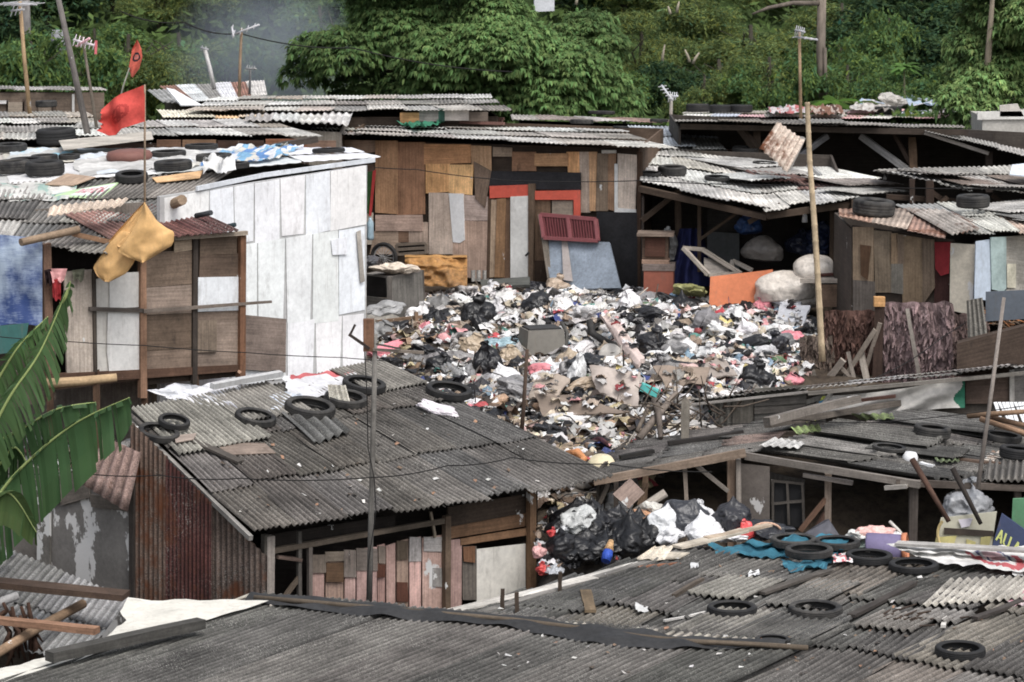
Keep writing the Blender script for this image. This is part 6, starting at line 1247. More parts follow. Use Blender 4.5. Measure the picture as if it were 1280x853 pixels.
box_walls(ct, [(e0.x-.4, e0.y), (e1.x, e1.y), (e1.x+.6, e1.y+4), (e0.x, e0.y+4)], 2.0, 4.75, c(96, 76, 60), skip=(0,))
# things on its roof
cl_ = lambda *a, **k: drape(*a, **k)
drape('green_cloth', 'crumpled green plastic cloth lying on the centre shack roof', 'cloth', [(496, 164), (562, 154), (562, 160), (520, 168)], 'centre', c(36, 120, 88), nu=24, nv=8, up=.08, amp=.14, edge=.3)
bag(lay(451, 160, 'centre')[0], .34, c(150, 142, 132), 'flat', 'small grey tan bundle at the left of the centre shack roof', None, 'bundle', name='bundle')
for k, (x0, y0, x1, y1) in enumerate([(536, 158, 628, 160), (560, 155, 630, 157), (566, 161, 630, 163)]):
    lay_board('iron_bar', ['longest of the three rusty bars on the centre shack roof', 'rear one of the three rusty bars on the centre shack roof', 'front one of the three rusty bars on the centre shack roof'][k], 'bar', (x0, y0), (x1, y1), .07, .05, c(112, 74, 64), 'centre', 'iron', up=.1)
mb = MB(); mb.slab([WB.pt(390, 173, .5), WB.pt(404, 172, .5), WB.pt(398, 178, .5), WB.pt(390, 184, .5)], .01, c(110, 170, 140), WB.n); single(mb, 'green_scrap', M['scrap'], 'pale green plastic scrap hanging at the left end of the centre shack eave', 'plastic scrap')
# things in front of the centre shack
wp = lambda x, y, o=0: WB.pt(x, y, o)
gd = thing('grey_door', 'grey blue steel door with a red barred grille leaning against the centre shack', 'door', wp(730, 360, .4))
mb = MB(); mb.slab([wp(678, 298, .28), wp(762, 303, .28), wp(776, 360, .75), wp(690, 362, .75)], .05, c(120, 132, 146), None); mb.build('door_leaf', M['iron'], gd)
mb = MB(); mb.slab([wp(702, 300, .30), wp(709, 300, .30), wp(716, 352, .74), wp(704, 350, .74)], .006, c(160, 150, 146)); mb.build('rust_streak', M['paint'], gd)
mb = MB(); mb.slab([wp(672, 268, .18), wp(680, 268, .18), wp(692, 366, .72), wp(687, 366, .72)], .05, c(120, 110, 98)); mb.build('frame', M['ply'], gd)
G_ = lambda u, v, o=.0: qpt([wp(677, 268, .22), wp(746, 274, .22), wp(749, 301, .36), wp(681, 297, .36)], u, v)+WB.n*o
mb = MB(); red = c(138, 72, 76); bars = []
for (a, b) in [((0, 0), (1, 0)), ((0, 1), (1, 1)), ((0, 0), (0, 1)), ((1, 0), (1, 1)), ((.5, 0), (.5, 1))]: mb.beam(G_(*a, .04), G_(*b, .04), .06, .05, red, WB.n)
for k in range(1, 20):
    if k != 10: b_ = MB(); b_.beam(G_(k/20, 0, .03), G_(k/20, 1, .03), .03, .02, c(104, 46, 50), WB.n); bars.append(b_)
gr_ = mb.build('grille', M['paint'], gd)
for b_ in bars: b_.build('bar', M['paint'], gr_)
mb = MB(); mb.slab([G_(0, 0, -.02), G_(1, 0, -.02), G_(1, 1, -.02), G_(0, 1, -.02)], .02, c(60, 22, 28), None); mb.build('grille_back', M['paint'], gd)
cb = thing('cabinet', 'grey open fronted cabinet box beside the white wall', 'cabinet', wp(505, 400, 3.4))
YC = 46.6
def cbx(pts, col, nm, th=.03):
    m = MB(); m.slab([at(*p) for p in pts], th, col); return m.build(nm, M['ply'], cb)
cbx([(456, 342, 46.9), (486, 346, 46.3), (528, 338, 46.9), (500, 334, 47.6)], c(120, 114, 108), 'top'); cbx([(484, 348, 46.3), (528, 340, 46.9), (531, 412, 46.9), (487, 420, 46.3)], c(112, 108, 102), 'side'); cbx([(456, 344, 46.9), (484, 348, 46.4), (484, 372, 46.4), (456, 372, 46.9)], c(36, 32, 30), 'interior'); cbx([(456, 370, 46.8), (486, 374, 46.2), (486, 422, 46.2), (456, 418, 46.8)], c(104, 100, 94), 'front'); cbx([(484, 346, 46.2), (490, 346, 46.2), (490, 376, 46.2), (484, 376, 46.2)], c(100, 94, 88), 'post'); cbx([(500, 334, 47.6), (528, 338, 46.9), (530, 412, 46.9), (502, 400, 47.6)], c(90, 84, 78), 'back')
drape_pts = None
bag(at(494, 336, 46.6)-V((0, 0, .1)), .5, c(206, 190, 170), 'flat', 'cream cloth lying on top of the grey cabinet', None, 'cloth', rz=.3, name='crumpled_cloth')
bag(at(478, 388, 45.9)-V((0, 0, .1)), .55, c(150, 150, 150), 'flat', 'striped grey bundle in front of the grey cabinet', None, 'bundle', rz=.1, name='bundle')
bag(at(478, 412, 45.6)-V((0, 0, .15)), .8, c(132, 126, 116), 'flat', 'coarse grey sack tied in a net below the grey cabinet', None, 'sack', rz=.2, name='sack')
bag(at(462, 332, 47.3)-V((0, 0, .1)), .45, c(80, 80, 84), 'long', 'dark grey bundle at the left end of the grey cabinet', None, 'bundle', rz=1.5, name='bundle')
mb = MB()
for (a, b) in [((456, 404, 45.4), (528, 396, 45.4)), ((456, 420, 45.3), (526, 412, 45.3)), ((520, 390, 45.3), (522, 440, 45.2)), ((457, 404, 45.2), (460, 440, 45.2))]: mb.beam(at(*a), at(*b), .06, .05, c(130, 104, 80))
single(mb, 'rail_fence', M['ply'], 'rough rail fence of sticks in front of the grey cabinet', 'fence')
wl = thing('wheel', 'spoked motorcycle wheel standing behind the grey cabinet', 'wheel', wp(481, 330, .6))
wc_ = wp(480, 322, .5); ax_ = WB.n
m1 = MB(); ring = [wc_+(WB.d*math.cos(a)+V((0, 0, 1))*math.sin(a))*.24 for a in [2*math.pi*k/28 for k in range(28)]]; m1.tube(ring, .035, c(26, 26, 28), 8, close=True); m1.build('tyre', M['rubber'], wl)
m2 = MB(); m2.tube([wc_+(p-wc_)*.82 for p in ring], .012, c(150, 150, 150), 6, close=True)
for k in range(16):
    a = 2*math.pi*k/16; m2.tube([wc_+WB.n*.02, wc_+(WB.d*math.cos(a)+V((0, 0, 1))*math.sin(a))*.2], .005, c(170, 170, 170), 4)
m2.tube([wc_-WB.n*.05, wc_+WB.n*.05], .03, c(120, 120, 120), 8); m2.build('rim', M['iron'], wl)
mb = MB()
def fo(u, v):
    x = 506+u*78; y = 322+v*36+3*nz((u*5, v*3, 2)); return at(x, y, 48.9-.55*v**.7+.2*(abs(u-.5)*2)**4+.14*nz((u*9, v*9, 1))+.16*nz((u*3, v*3, 6)))
mb.grid(fo, 28, 16, lambda u, v: vary(c(176, 122, 44), .15) if v < .45 else vary(c(150, 104, 42), .2)); mb.grid(lambda u, v: at(506+u*78, 322-3*math.sin(v*3)+2*nz((u*5, 0, 2)), 48.9+v*.9), 28, 6, c(186, 132, 52)); single(mb, 'foam_block', M['scrap'], 'torn golden brown block of foam by the centre shack wall', 'foam')
wf = MB()
for (a, b) in [((496, 306), (533, 304)), ((496, 318), (533, 316)), ((496, 306), (497, 319)), ((533, 304), (533, 317)), ((497, 312), (533, 310))]: wf.beam(wp(*a, .3), wp(*b, .3), .05, .06, c(126, 112, 98), WB.n)
wf.slab([wp(497, 306, .2), wp(533, 304, .2), wp(533, 317, .2), wp(497, 318, .2)], .01, c(30, 26, 24), WB.n); single(wf, 'window_frame', M['ply'], 'narrow old wooden frame lying against the centre shack above the golden foam', 'frame')
mb = MB(); p = wp(463, 300, .3); mb.lathe([(0, 0), (.06, 0), (.065, .05), (.06, .22), (.065, .3), (.03, .36), (.025, .4), (0, .4)], p, (0, 0, 1), c(150, 180, 196), 12); single(mb, 'plastic_bottle', M['paint'], 'clear blue plastic bottle hanging at the left corner of the centre shack', 'bottle')
mb = MB(); mb.slab([wp(600, 350, .5), wp(662, 346, .5), wp(662, 356, .9), wp(602, 358, .9)], .05, c(90, 92, 88)); single(mb, 'flat_slab', M['ply'], 'grey flat slab lying below the white door of the centre shack', 'board')

# ================================================================== CENTRE RIGHT SHED (open, dark)
cr = thing('shed', 'open shed right of the centre shack with a light corrugated roof and dark inside', 'shed', at(930, 360, 48.5))
cr1 = [at(806, 188, 53.5), at(1010, 196, 53.6), at(1072, 246, 47.8), at(958, 266, 46.6)]
reg('cr', [at(800, 186, 53), at(1000, 192, 54), at(1075, 250, 47.4), at(800, 226, 49.2)])
crT = [c(192, 190, 184), c(176, 174, 168), c(200, 196, 188), c(160, 156, 148), c(186, 180, 170)]
roof(cr, [at(800, 184, 53.0), at(905, 186, 53.6), at(964, 266, 46.6), at(800, 229, 48.6)], None, crT, 3, 4, pitch=.076, amp=.009, jit=1.8, rag=.05)
roof(cr, [at(892, 186, 53.6), at(1010, 196, 54.0), at(1074, 250, 47.4), at(958, 266, 46.6)], None, crT+[c(120, 88, 80, .2)], 4, 4, pitch=.076, amp=.009, jit=1.8, rag=.05)
roof(cr, [at(786, 158, 57), at(886, 160, 57.6), at(905, 188, 53.0), at(790, 186, 52.4)], None, [c(176, 182, 190), c(150, 156, 164), c(190, 190, 188)], 3, 2, pitch=.076, amp=.009, jit=1.5)
repair(cr, 'cr', [(850, 200, 1.2, 1.8), (900, 210, 1.1, 1.6), (960, 214, 1.2, 1.8), (1000, 226, 1.1, 1.6), (880, 224, .9, 1.2), (1020, 240, 1.0, 1.2)], (.55, -1, 0), crT+[c(120, 112, 104), c(140, 136, 130)])
mb = MB(); mb.corr([at(930, 220, 50), at(990, 224, 50), at(1010, 232, 49), at(952, 234, 49)], c(112, 78, 70, .15), .1, .014, (.1, .1)); o = mb.build('maroon_sheet', M['corr'], cr)
WR = Wall(800, 51.2, 1070, 50.6, 300)
def r_(pts, col, nm='panel', mat='ply', off=.0, th=.03, label=None): return panel(cr, WR, pts, col, nm, mat, off, th, label)
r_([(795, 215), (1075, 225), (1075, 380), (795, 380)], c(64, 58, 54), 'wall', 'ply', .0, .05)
r_([(884, 290), (924, 292), (924, 340), (884, 338)], c(132, 136, 138), 'panel', 'paint', .3); r_([(884, 262), (924, 262), (924, 290), (884, 290)], c(84, 80, 76), 'panel', 'ply', .3)
for (a, b, w) in [((802, 276, 48.8), (850, 238, 48.9), .08), ((847, 236, 49), (848, 300, 49), .1), ((936, 278, 47.4), (975, 256, 47.2), .08), ((874, 250, 48.3), (874, 340, 48.3), .06), ((874, 300, 48.3), (930, 260, 48.2), .05), ((800, 236, 48.6), (960, 272, 46.9), .1), ((960, 270, 46.8), (1072, 254, 47.6), .1), ((1068, 250, 47.4), (1066, 380, 47.4), .1), ((1040, 262, 48), (1040, 350, 48), .08)]:
    mb = MB(); mb.beam(at(*a), at(*b), w, w, c(74, 60, 48)); mb.build('beam' if abs(a[0]-b[0]) > 8 else 'post', M['ply'], cr)
f0, f1 = at(802, 300, 49.0), at(1072, 300, 47.6)
box_walls(cr, [(f0.x, f0.y), (f1.x, f1.y), (f1.x, f1.y+4), (f0.x, f0.y+4)], 2.0, [3.9, 3.7, 4.4, 4.4], c(76, 68, 62), skip=(0,))
for (x, y, w, k, lab) in [(840, 222, 38, 'car', 'tyre at the left of the light roof, right of the centre shack corner'), (812, 224, 30, 'slim', 'tyre half hidden behind another at the left edge of the light roof'), (896, 229, 32, 'slim', 'flat tyre in the middle of the light roof right of the centre shack'), (931, 198, 36, 'car', 'tyre below the raised dark roof, left of the leaning rusty sheet'), (955, 211, 30, 'slim', 'small tyre at the foot of the leaning rusty sheet')]:
    tyre(x, y, w, 'cr', k, lab)
mb = MB(); mb.corr([at(972, 152, 49.0), at(1006, 176, 49), at(984, 216, 48.6), at(950, 184, 48.6)], c(186, 168, 152, .68), .10, .02, (0, 0), 6, rag=.02); single(mb, 'rusty_sheet', M['corr'], 'rusty corrugated sheet standing askew beside the bamboo pole', 'roofing sheet')
# goods under it
mb = MB()
def bt(u, v):
    a = (u-.5)*2; x = 862+a*(16+14*v); y = 286+v*72; return at(x, y, 48.6+.5*abs(a)**2-.4*v+.07*math.sin(u*20+v*3)+.05*nz((u*6, v*6, 1)))
mb.grid(bt, 40, 24, c(32, 38, 84)); single(mb, 'blue_tarp_heap', M['cloth'], 'dark blue tarpaulin draped over a heap under the open shed', 'tarp')
cu = thing('cupboard', 'small brown wooden cupboard on a red chest beside the black sheet', 'cupboard', at(820, 362, 48.6))
def cux(ctr, size, col, nm, mat='ply'):
    m = MB(); m.box(at(*ctr), size, col, Matrix.Rotation(-.1, 3, 'Z')); return m.build(nm, M[mat], cu)
cux((820, 308, 48.5), (.44, .4, .42), c(96, 76, 62), 'body'); cux((820, 292, 48.4), (.62, .5, .05), c(128, 110, 96), 'top'); cux((819, 309, 48.28), (.34, .03, .32), c(84, 54, 42), 'door'); cux((820, 326, 48.4), (.46, .4, .06), c(150, 120, 100), 'shelf'); cux((824, 350, 48.3), (.5, .45, .46), c(150, 80, 58), 'chest', 'paint'); cux((824, 333, 48.3), (.54, .48, .1), c(120, 106, 100), 'chest_lid')
bag(at(838, 310, 48.8)-V((0, 0, .2)), .5, c(130, 130, 128), 'tied', 'grey plastic bag beside the brown cupboard', None, rz=0, sc=(.6, .6, 1.2))
bag(at(862, 364, 47.6)-V((0, 0, .1)), .55, c(150, 148, 84), 'flat', 'olive yellow bag below the dark blue tarpaulin heap', None)
ob_ = MB(); ob_.slab([at(888, 346, 47.2), at(966, 337, 47.2), at(968, 376, 47.0), at(886, 384, 47.0)], .05, c(206, 108, 48)); single(ob_, 'orange_board', M['paint'], 'bright orange board standing at the back of the heap under the open shed', 'board')
fr = MB()
for (a, b) in [((854, 310, 47.8), (880, 312, 47.9)), ((854, 310, 47.8), (886, 344, 47.5)), ((878, 312, 47.9), (926, 342, 47.5)), ((916, 326, 47.9), (940, 338, 47.7)), ((886, 344, 47.5), (926, 342, 47.5)), ((916, 326, 47.9), (914, 336, 47.8))]: fr.beam(at(*a), at(*b), .07, .06, c(160, 150, 138))
fr.slab([at(880, 322, 47.9), at(910, 330, 47.8), at(912, 346, 47.6), at(880, 344, 47.6)], .02, c(134, 126, 118)); single(fr, 'wooden_frame', M['ply'], 'pale wooden frame lying askew behind the bright orange board', 'frame')  # loose wooden frame with a board in it, lying askew
bag(at(952, 326, 48.4), .75, c(120, 114, 108), 'sack', 'grey brown sack standing behind the orange board', None, 'sack', sc=(1, .8, .8))
for (x, y, s, lab, f) in [(986, 362, .95, 'long white sack lying right of the orange board', (1.2, .8, .8)), (1018, 340, .8, 'rounded upright white sack beside the bamboo pole', (.9, .8, .9)), (1004, 368, .7, 'white sack lying in front of the upright one near the bamboo pole', (1.2, .8, .7))]: bag(at(x, y+8, 47.0)-V((0, 0, .1)), s, c(200, 190, 178), 'sack', lab, None, 'sack', rz=.2, sc=f, name='white_sack')
tb = thing('table', 'rough low table of planks between the white sacks and the brown shack', 'table', at(1034, 385, 46))
for (pts, col, nm) in [([(1002, 350, 46.2), (1064, 350, 46.2), (1066, 342, 47.2), (1010, 343, 47.2)], c(170, 158, 146), 'tabletop'), ([(1022, 356, 46.1), (1064, 356, 46.1), (1064, 384, 46.1), (1020, 384, 46.1)], c(140, 112, 90), 'front_panel')]:
    m = MB(); m.slab([at(*p) for p in pts], .04, col); m.build(nm, M['ply'], tb)
m = MB(); m.beam(at(1000, 351, 46.1), at(1066, 351, 46.1), .06, .07, c(190, 178, 164)); m.build('edge_board', M['ply'], tb)
for k, (x, y) in enumerate([(1016, 346), (1050, 344)]):
    pass
lb = MB(); lb.beam(at(1024, 344, 46.6), at(1060, 342, 46.8), .1, .04, c(96, 60, 54)); single(lb, 'plank', M['ply'], 'dark red lath lying on the rough low table', 'plank')
for (x, y, s, col, kd, lab) in [(936, 292, .4, c(40, 76, 130), 'tied', 'blue plastic bag hanging in the dark of the open shed'), (1022, 316, .7, c(30, 44, 76), 'tied', 'navy bag in the dark right part of the open shed'), (1000, 318, .6, c(34, 40, 60), 'tied', 'dark navy bag left in the dark right part of the open shed'), (905, 362, .5, c(70, 56, 50), 'flat', 'brown bundle in front of the pale wooden frame')]: bag(at(x, y, 48.8), s, col, kd, lab, None)
mb = MB(); mb.tube([at(1006, 278, 48.0), at(1006, 270, 48.0), at(1006, 266, 48.0)], [.05, .04, .02], c(214, 220, 226), 8); single(mb, 'lamp_bulb', M['paint'], 'small white bulb hanging under the eave of the dark open shed', 'bulb')

# ================================================================== RAISED DARK SHED at back right
ds = thing('shed', 'high dark lean-to at the back right with an overhanging roof seen from below', 'shed', at(1080, 230, 54))
dq1 = [at(838, 146, 56), at(1020, 140, 56.5), at(1204, 164, 52.4), at(850, 152, 52.6)]
roof(ds, [at(842, 150, 57), at(1050, 150, 57), at(1060, 158, 52), at(846, 154, 52.2)], 'ds', [c(120, 112, 104), c(140, 136, 130)], 4, 1, pitch=.076, amp=.009, rag=.05)
roof(ds, [at(1010, 152, 57), at(1200, 158, 57), at(1206, 163, 52.4), at(990, 158, 52.2)], 'ds', [c(150, 146, 140), c(130, 124, 118)], 4, 1, pitch=.076, amp=.009, rag=.05)
roof(ds, [at(1150, 160, 57), at(1340, 195, 57), at(1340, 212, 51), at(1156, 166, 52)], 'ds', [c(150, 146, 140), c(170, 168, 164)], 4, 1, pitch=.076, amp=.009, rag=.05)
# back wall, dark
WD = Wall(850, 55.5, 1340, 55.2, 190)
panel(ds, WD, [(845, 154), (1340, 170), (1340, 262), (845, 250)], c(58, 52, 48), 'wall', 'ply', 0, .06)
for (a, b, w, col) in [((1076, 170, 53), (1136, 214, 52.6), .11, c(140, 138, 136)), ((1034, 170, 53), (998, 196, 52.8), .1, c(130, 130, 134)), ((1140, 174, 53), (1142, 216, 52.6), .14, c(120, 94, 70)), ((1118, 168, 53), (1138, 204, 52.8), .07, c(80, 64, 54)), ((922, 156, 53), (948, 190, 52.6), .12, c(70, 58, 48)), ((946, 168, 53), (946, 200, 52.6), .14, c(80, 66, 54)), ((850, 158, 52.6), (1210, 166, 52.3), .1, c(64, 54, 46)), ((1156, 166, 52.2), (1236, 192, 51.8), .06, c(170, 160, 150)), ((984, 214, 50.2), (1004, 172, 50.4), .07, c(150, 146, 140)), ((1010, 206, 50), (1026, 220, 49.8), .06, c(150, 150, 150)), ((1236, 190, 52), (1236, 240, 52), .12, c(60, 50, 44))]:
    mb = MB(); mb.beam(at(*a), at(*b), w, w, col); mb.build('post' if abs(a[0]-b[0]) < 6 else 'beam', M['ply'], ds)
g0, g1 = at(848, 200, 52.8), at(1340, 200, 52)
box_walls(ds, [(g0.x, g0.y), (g1.x, g1.y), (g1.x, g1.y+3.2), (g0.x, g0.y+3.2)], 2.2, [4.8, 4.4, 4.5, 4.8], c(66, 60, 54), skip=(0,))
# ================================================================== ROOFS OF THE BACKGROUND (left)
def bshack(label, q, tones, nu, nv, wall, pitch=.076, z0=2.2, key=None, depth=3.0, jit=1.6, wcol=c(70, 58, 48), amp=.009, mat='corr'):
    """a plain far shack: roof quad (photographed corners) on walls set in under it"""
    P = [at(*p) for p in q]; ctr = sum(P, V())/4
    t = thing('shack', label, 'shack', (ctr.x, ctr.y, z0)); roof(t, P, key, tones, nu, nv, mat, pitch, amp, jit=jit, rag=.05)
    k = .92; cs2 = [((p-ctr)*k+ctr) for p in (P[3], P[2], P[1], P[0])]
    box_walls(t, [(p.x, p.y) for p in cs2], z0-.2, [p.z-.10 for p in cs2], wcol)
    return t
GL = [c(186, 184, 178), c(166, 162, 156), c(148, 144, 138), c(198, 196, 190), c(170, 160, 148)]
t = bshack('long shack with a pale plank front at the far left below the trees', [(-60, 108, 66), (124, 110, 66), (132, 116, 62), (-60, 114, 62)], GL, 5, 1, 0, depth=3, wcol=c(104, 92, 80))
WL = Wall(-40, 62.2, 130, 62.2, 130)
for (x0, y0, x1, y1, col, nm) in [(-40, 116, 130, 160, c(112, 96, 82), 'wall'), (8, 128, 30, 146, c(140, 126, 110), 'panel'), (48, 128, 64, 146, c(136, 120, 104), 'panel'), (90, 118, 93, 146, c(186, 184, 180), 'post'), (8, 126, 10, 150, c(206, 204, 200), 'post'), (-10, 126, 10, 130, c(200, 198, 196), 'rail'), (28, 124, 31, 146, c(80, 66, 56), 'post'), (66, 122, 69, 146, c(80, 66, 56), 'post')]:
    mb = MB(); mb.slab(WL.rect(x0, y0, x1, y1, .12 if nm == 'wall' else .2), .05, col, WL.n); mb.build(nm, M['ply'], t)
t = bshack('shack with white and rust coloured roofing sheets below the bluish smoke', [(200, 108, 68), (330, 102, 68), (332, 122, 62), (226, 131, 62)], [c(214, 216, 218), c(140, 96, 78, .3), c(190, 188, 182), c(222, 224, 226), c(150, 146, 140)], 6, 1, 0)
t2 = MB(); t2.corr([at(184, 112, 66), at(214, 112, 66), at(232, 131, 62), at(204, 130, 62)], c(150, 150, 148), .1, .014, (0, .03)); t2.build('grey_sheet', M['corr'], t)
mb = MB(); mb.slab([at(208, 110, 62.5), at(218, 112, 62.5), at(252, 131, 61.6), at(226, 131, 61.6)], .03, c(226, 228, 230)); mb.build('white_sheet', M['paint'], t)
bshack('broad shack behind the centre one whose patched grey roof reaches under the big tree', [(270, 122, 60), (606, 119, 60), (640, 140, 54), (236, 142, 54)], GL+[c(130, 124, 118)], 9, 3, 0, key='broad', jit=2.2)
bshack('narrow lean-to with a tan sheeted roof left of the broad grey roof', [(196, 138, 56.5), (330, 140, 56.5), (330, 150, 53), (206, 149, 53)], [c(196, 160, 116), c(186, 168, 140), c(200, 190, 170)], 4, 1, 0, wcol=c(84, 66, 50))
bshack('shack with a white toothed eave tucked under the broad grey roof', [(310, 142, 54.5), (440, 142, 54.5), (432, 160, 51), (306, 152, 51)], GL, 4, 1, 0, pitch=.14, amp=.02, wcol=c(130, 122, 112))
bshack('long low shack with a pale grey roof directly behind the white house', [(96, 153, 52.5), (330, 150, 52.5), (400, 173, 47.6), (90, 172, 47.6)], GL, 7, 2, 0, z0=2.2, wcol=c(66, 48, 38))
bshack('low shack at the far left with a pale roof and a torn side wall', [(-60, 142, 57), (110, 140, 57), (124, 156, 52.5), (-60, 158, 52.5)], GL, 5, 2, 0, wcol=c(60, 50, 42))
bshack('lowest pale roofed shack at the left behind the thick tyres', [(-60, 158, 52), (104, 158, 52), (100, 180, 46.8), (-60, 176, 46.8)], GL, 5, 2, 0, wcol=c(80, 66, 54))
W5 = Wall(190, 47.2, 400, 47.2, 180); W6 = Wall(480, 54, 640, 54, 145)
mb = MB()
for (x0, y0, x1, y1, col, nm) in [(500, 141, 524, 154, c(176, 128, 74), 'x'), (524, 138, 548, 152, c(120, 114, 108), 'x'), (548, 136, 556, 152, c(44, 80, 70), 'x'), (556, 138, 586, 151, c(170, 164, 156), 'x'), (586, 140, 610, 152, c(90, 78, 68), 'x')]: mb.slab(W6.rect(x0, y0, x1, y1, .0), .03, vary(col), W6.n)
single(mb, 'gable_boards', M['ply'], 'patched boards closing the gap under the broad grey roof above the centre shack', 'boards')
mb = MB()
for (x0, y0, x1, y1, col) in [(196, 175, 226, 196, c(104, 74, 54)), (228, 175, 270, 196, c(130, 96, 70)), (272, 176, 330, 196, c(70, 50, 40)), (332, 174, 384, 192, c(146, 90, 60)), (384, 176, 420, 192, c(130, 100, 80))]: mb.slab(W5.rect(x0, y0, x1, y1, .0), .03, vary(col), W5.n)
single(mb, 'brown_fence', M['ply'], 'row of brown boards behind the blue and white striped tarp', 'fence')
mb = MB(); mb.beam(at(320, 188, 46.4), at(396, 174, 46.8), .14, .1, c(76, 68, 62)); single(mb, 'timber_beam', M['ply'], 'dark timber leaning under the eave of the long low shack', 'beam')
for (x, y, w, k, lab, key) in [(58, 137, 28, 'car', 'small far tyre on the low pale roof at the far left', None)]:
    P = [at(-60, 142, 57), at(110, 140, 57), at(124, 156, 52.5), at(-60, 158, 52.5)]; reg('farleft', P); tyre(x, y, w, 'farleft', k, lab)
# back right roofs
t = bshack('shack with a thin toothed grey roof behind the centre shack at the right', [(640, 144, 62), (820, 150, 62), (900, 158, 57), (640, 152, 57.5)], [c(150, 136, 128), c(160, 156, 150), c(140, 112, 100, .2), c(176, 172, 166)], 7, 1, 0, key='thin', wcol=c(44, 38, 34))
for (x, y, w, k, lab, sq) in [(727, 158, 30, 'slim', 'thin ring tyre standing out on the shaded roof behind the centre shack', 1), (752, 146, 34, 'slim', 'flat dark tyre far back behind the centre shack roof', .8), (824, 156, 24, 'slim', 'small tyre right of the ring tyre behind the centre shack', 1), (776, 164, 20, 'slim', 'tiny flat tyre between the two ring tyres behind the centre shack', .8)]: tyre(x, y, w, 'thin', k, lab, squash=sq)
t = bshack('far shack at the back right with a cluttered light roof under the trees', [(860, 140, 66), (1200, 138, 66), (1180, 152, 60), (856, 148, 60)], GL+[c(206, 160, 160), c(180, 190, 204)], 10, 2, 0, key='clutter', jit=2.5, wcol=c(44, 38, 34))
for (x, y, w, k, lab) in [(872, 143, 30, 'truck', 'left one of three dark tyres on the far cluttered roof'), (900, 144, 28, 'truck', 'middle one of three dark tyres on the far cluttered roof'), (926, 144, 30, 'truck', 'right one of three dark tyres on the far cluttered roof'), (1110, 146, 34, 'car', 'dark tyre on the far cluttered roof near the right hand tree')]: tyre(x, y, w, 'clutter', k, lab)
for (pts, cols, lab) in [([(1086, 128), (1176, 126), (1172, 140), (1070, 138)], [c(170, 190, 212), c(206, 206, 206), c(120, 120, 124)], 'pale blue plastic sheets heaped on the far cluttered roof'), ([(1068, 136), (1124, 140), (1116, 148), (1060, 146)], [c(206, 200, 192), c(160, 150, 140), c(190, 186, 180)], 'torn light sheets in the middle of the far cluttered roof'), ([(960, 142), (1010, 142), (1008, 150), (962, 150)], [c(206, 196, 196), c(190, 100, 100), c(160, 160, 160)], 'white and red plastic left on the far cluttered roof'), ([(1012, 140), (1050, 140), (1056, 152), (1014, 152)], [c(140, 96, 74), c(190, 170, 156), c(90, 60, 50)], 'rusty sheet patch on the far cluttered roof')]:
    drape('plastic_sheet', lab, 'plastic sheet', pts, 'clutter', patch(cols, 5), nu=24, nv=8, up=.1, amp=.13, fr=2.2, edge=.2)
bag(at(1114, 132, 63), .5, c(196, 190, 180), 'flat', 'pale bundle on top of the far cluttered roof', None, 'bundle', name='bundle')
th_ = thing('house', 'pale grey house half hidden by the right hand tree at the right edge', 'house', at(1260, 190, 58)+V((0, 0, -1)))
WQ = Wall(1225, 57.5, 1360, 57.5, 160)
for (pts, col, nm, m_) in [([(1228, 146), (1360, 146), (1360, 200), (1228, 200)], c(176, 172, 164), 'wall', 'concrete'), ([(1222, 140), (1360, 138), (1360, 148), (1222, 150)], c(206, 204, 198), 'roof_edge', 'paint'), ([(1250, 132), (1272, 130), (1280, 146), (1250, 146)], c(190, 184, 176), 'white_sheet', 'paint')]:
    mb = MB(); mb.slab([WQ.pt(x, y, .05 if nm != 'wall' else 0) for x, y in pts], .08 if nm != 'wall' else 3, col, WQ.n); mb.build(nm, M[m_], th_)
mb = MB(); mb.slab([at(668, -12, 82), at(693, -12, 82), at(693, 14, 82), at(668, 15, 82)], 3, c(196, 198, 204)); mb2 = single(mb, 'house', M['concrete'], 'sliver of a white house wall showing between the trees at the top', 'house')
# ------------------------------------------------------------------ aerials and poles
def aerial(name, label, pts, r, col, heads):
    P = [at(*p) for p in pts]; t = thing(name, label, 'antenna', P[0])
    mb = MB(); mb.tube(P, [r*(1-.2*i/(len(P)-1)) for i in range(len(P))], col, 8); mb.build('mast', M['ply'], t)
    Y = pts[-1][2]
    for (a, b, n, L, vert, hc) in heads:
        A, B = at(a[0], a[1], Y), at(b[0], b[1], Y-.25); mb = MB(); mb.tube([A, B], .022, hc, 6)
        for k in range(n):
            p = A*(1-(k+.3)/n)+B*((k+.3)/n); l = L*(1-.3*k/n)*mpp(Y)/2
            d = V((.28, .55, 1)).normalized() if vert else V((1, .5, .12)).normalized()
            mb.tube([p-d*l, p+d*l], .009, hc, 5)
        mb.build('boom', M['paint'], t)
    return t
AL = c(166, 166, 170)
aerial('antenna', 'tall bamboo aerial mast at the far left with a flat rack of rods on top', [(38, 150, 56), (30, 70, 56), (25, 2, 56)], .045, c(170, 140, 100), [((4, 4), (46, 6), 5, 44, False, AL), ((14, 14), (30, 12), 3, 16, True, AL)])
aerial('antenna', 'aerial with a pink tipped fan of rods left of the red flag', [(124, 180, 50), (113, 110, 50), (103, 46, 50)], .03, c(110, 100, 88), [((92, 50), (121, 58), 6, 16, True, c(206, 196, 200)), ((96, 58), (112, 48), 3, 8, False, c(214, 160, 170))])
mb = MB(); mb.slab([at(118.5, 51, 49.7), at(121.5, 51, 49.7), at(121, 68, 49.7), at(118, 68, 49.7)], .03, c(206, 90, 100)); o = mb.build('red_tag', M['paint'])
tag(recenter(o), 'small pink strip hung at the end of the aerial left of the red flag', 'strip')
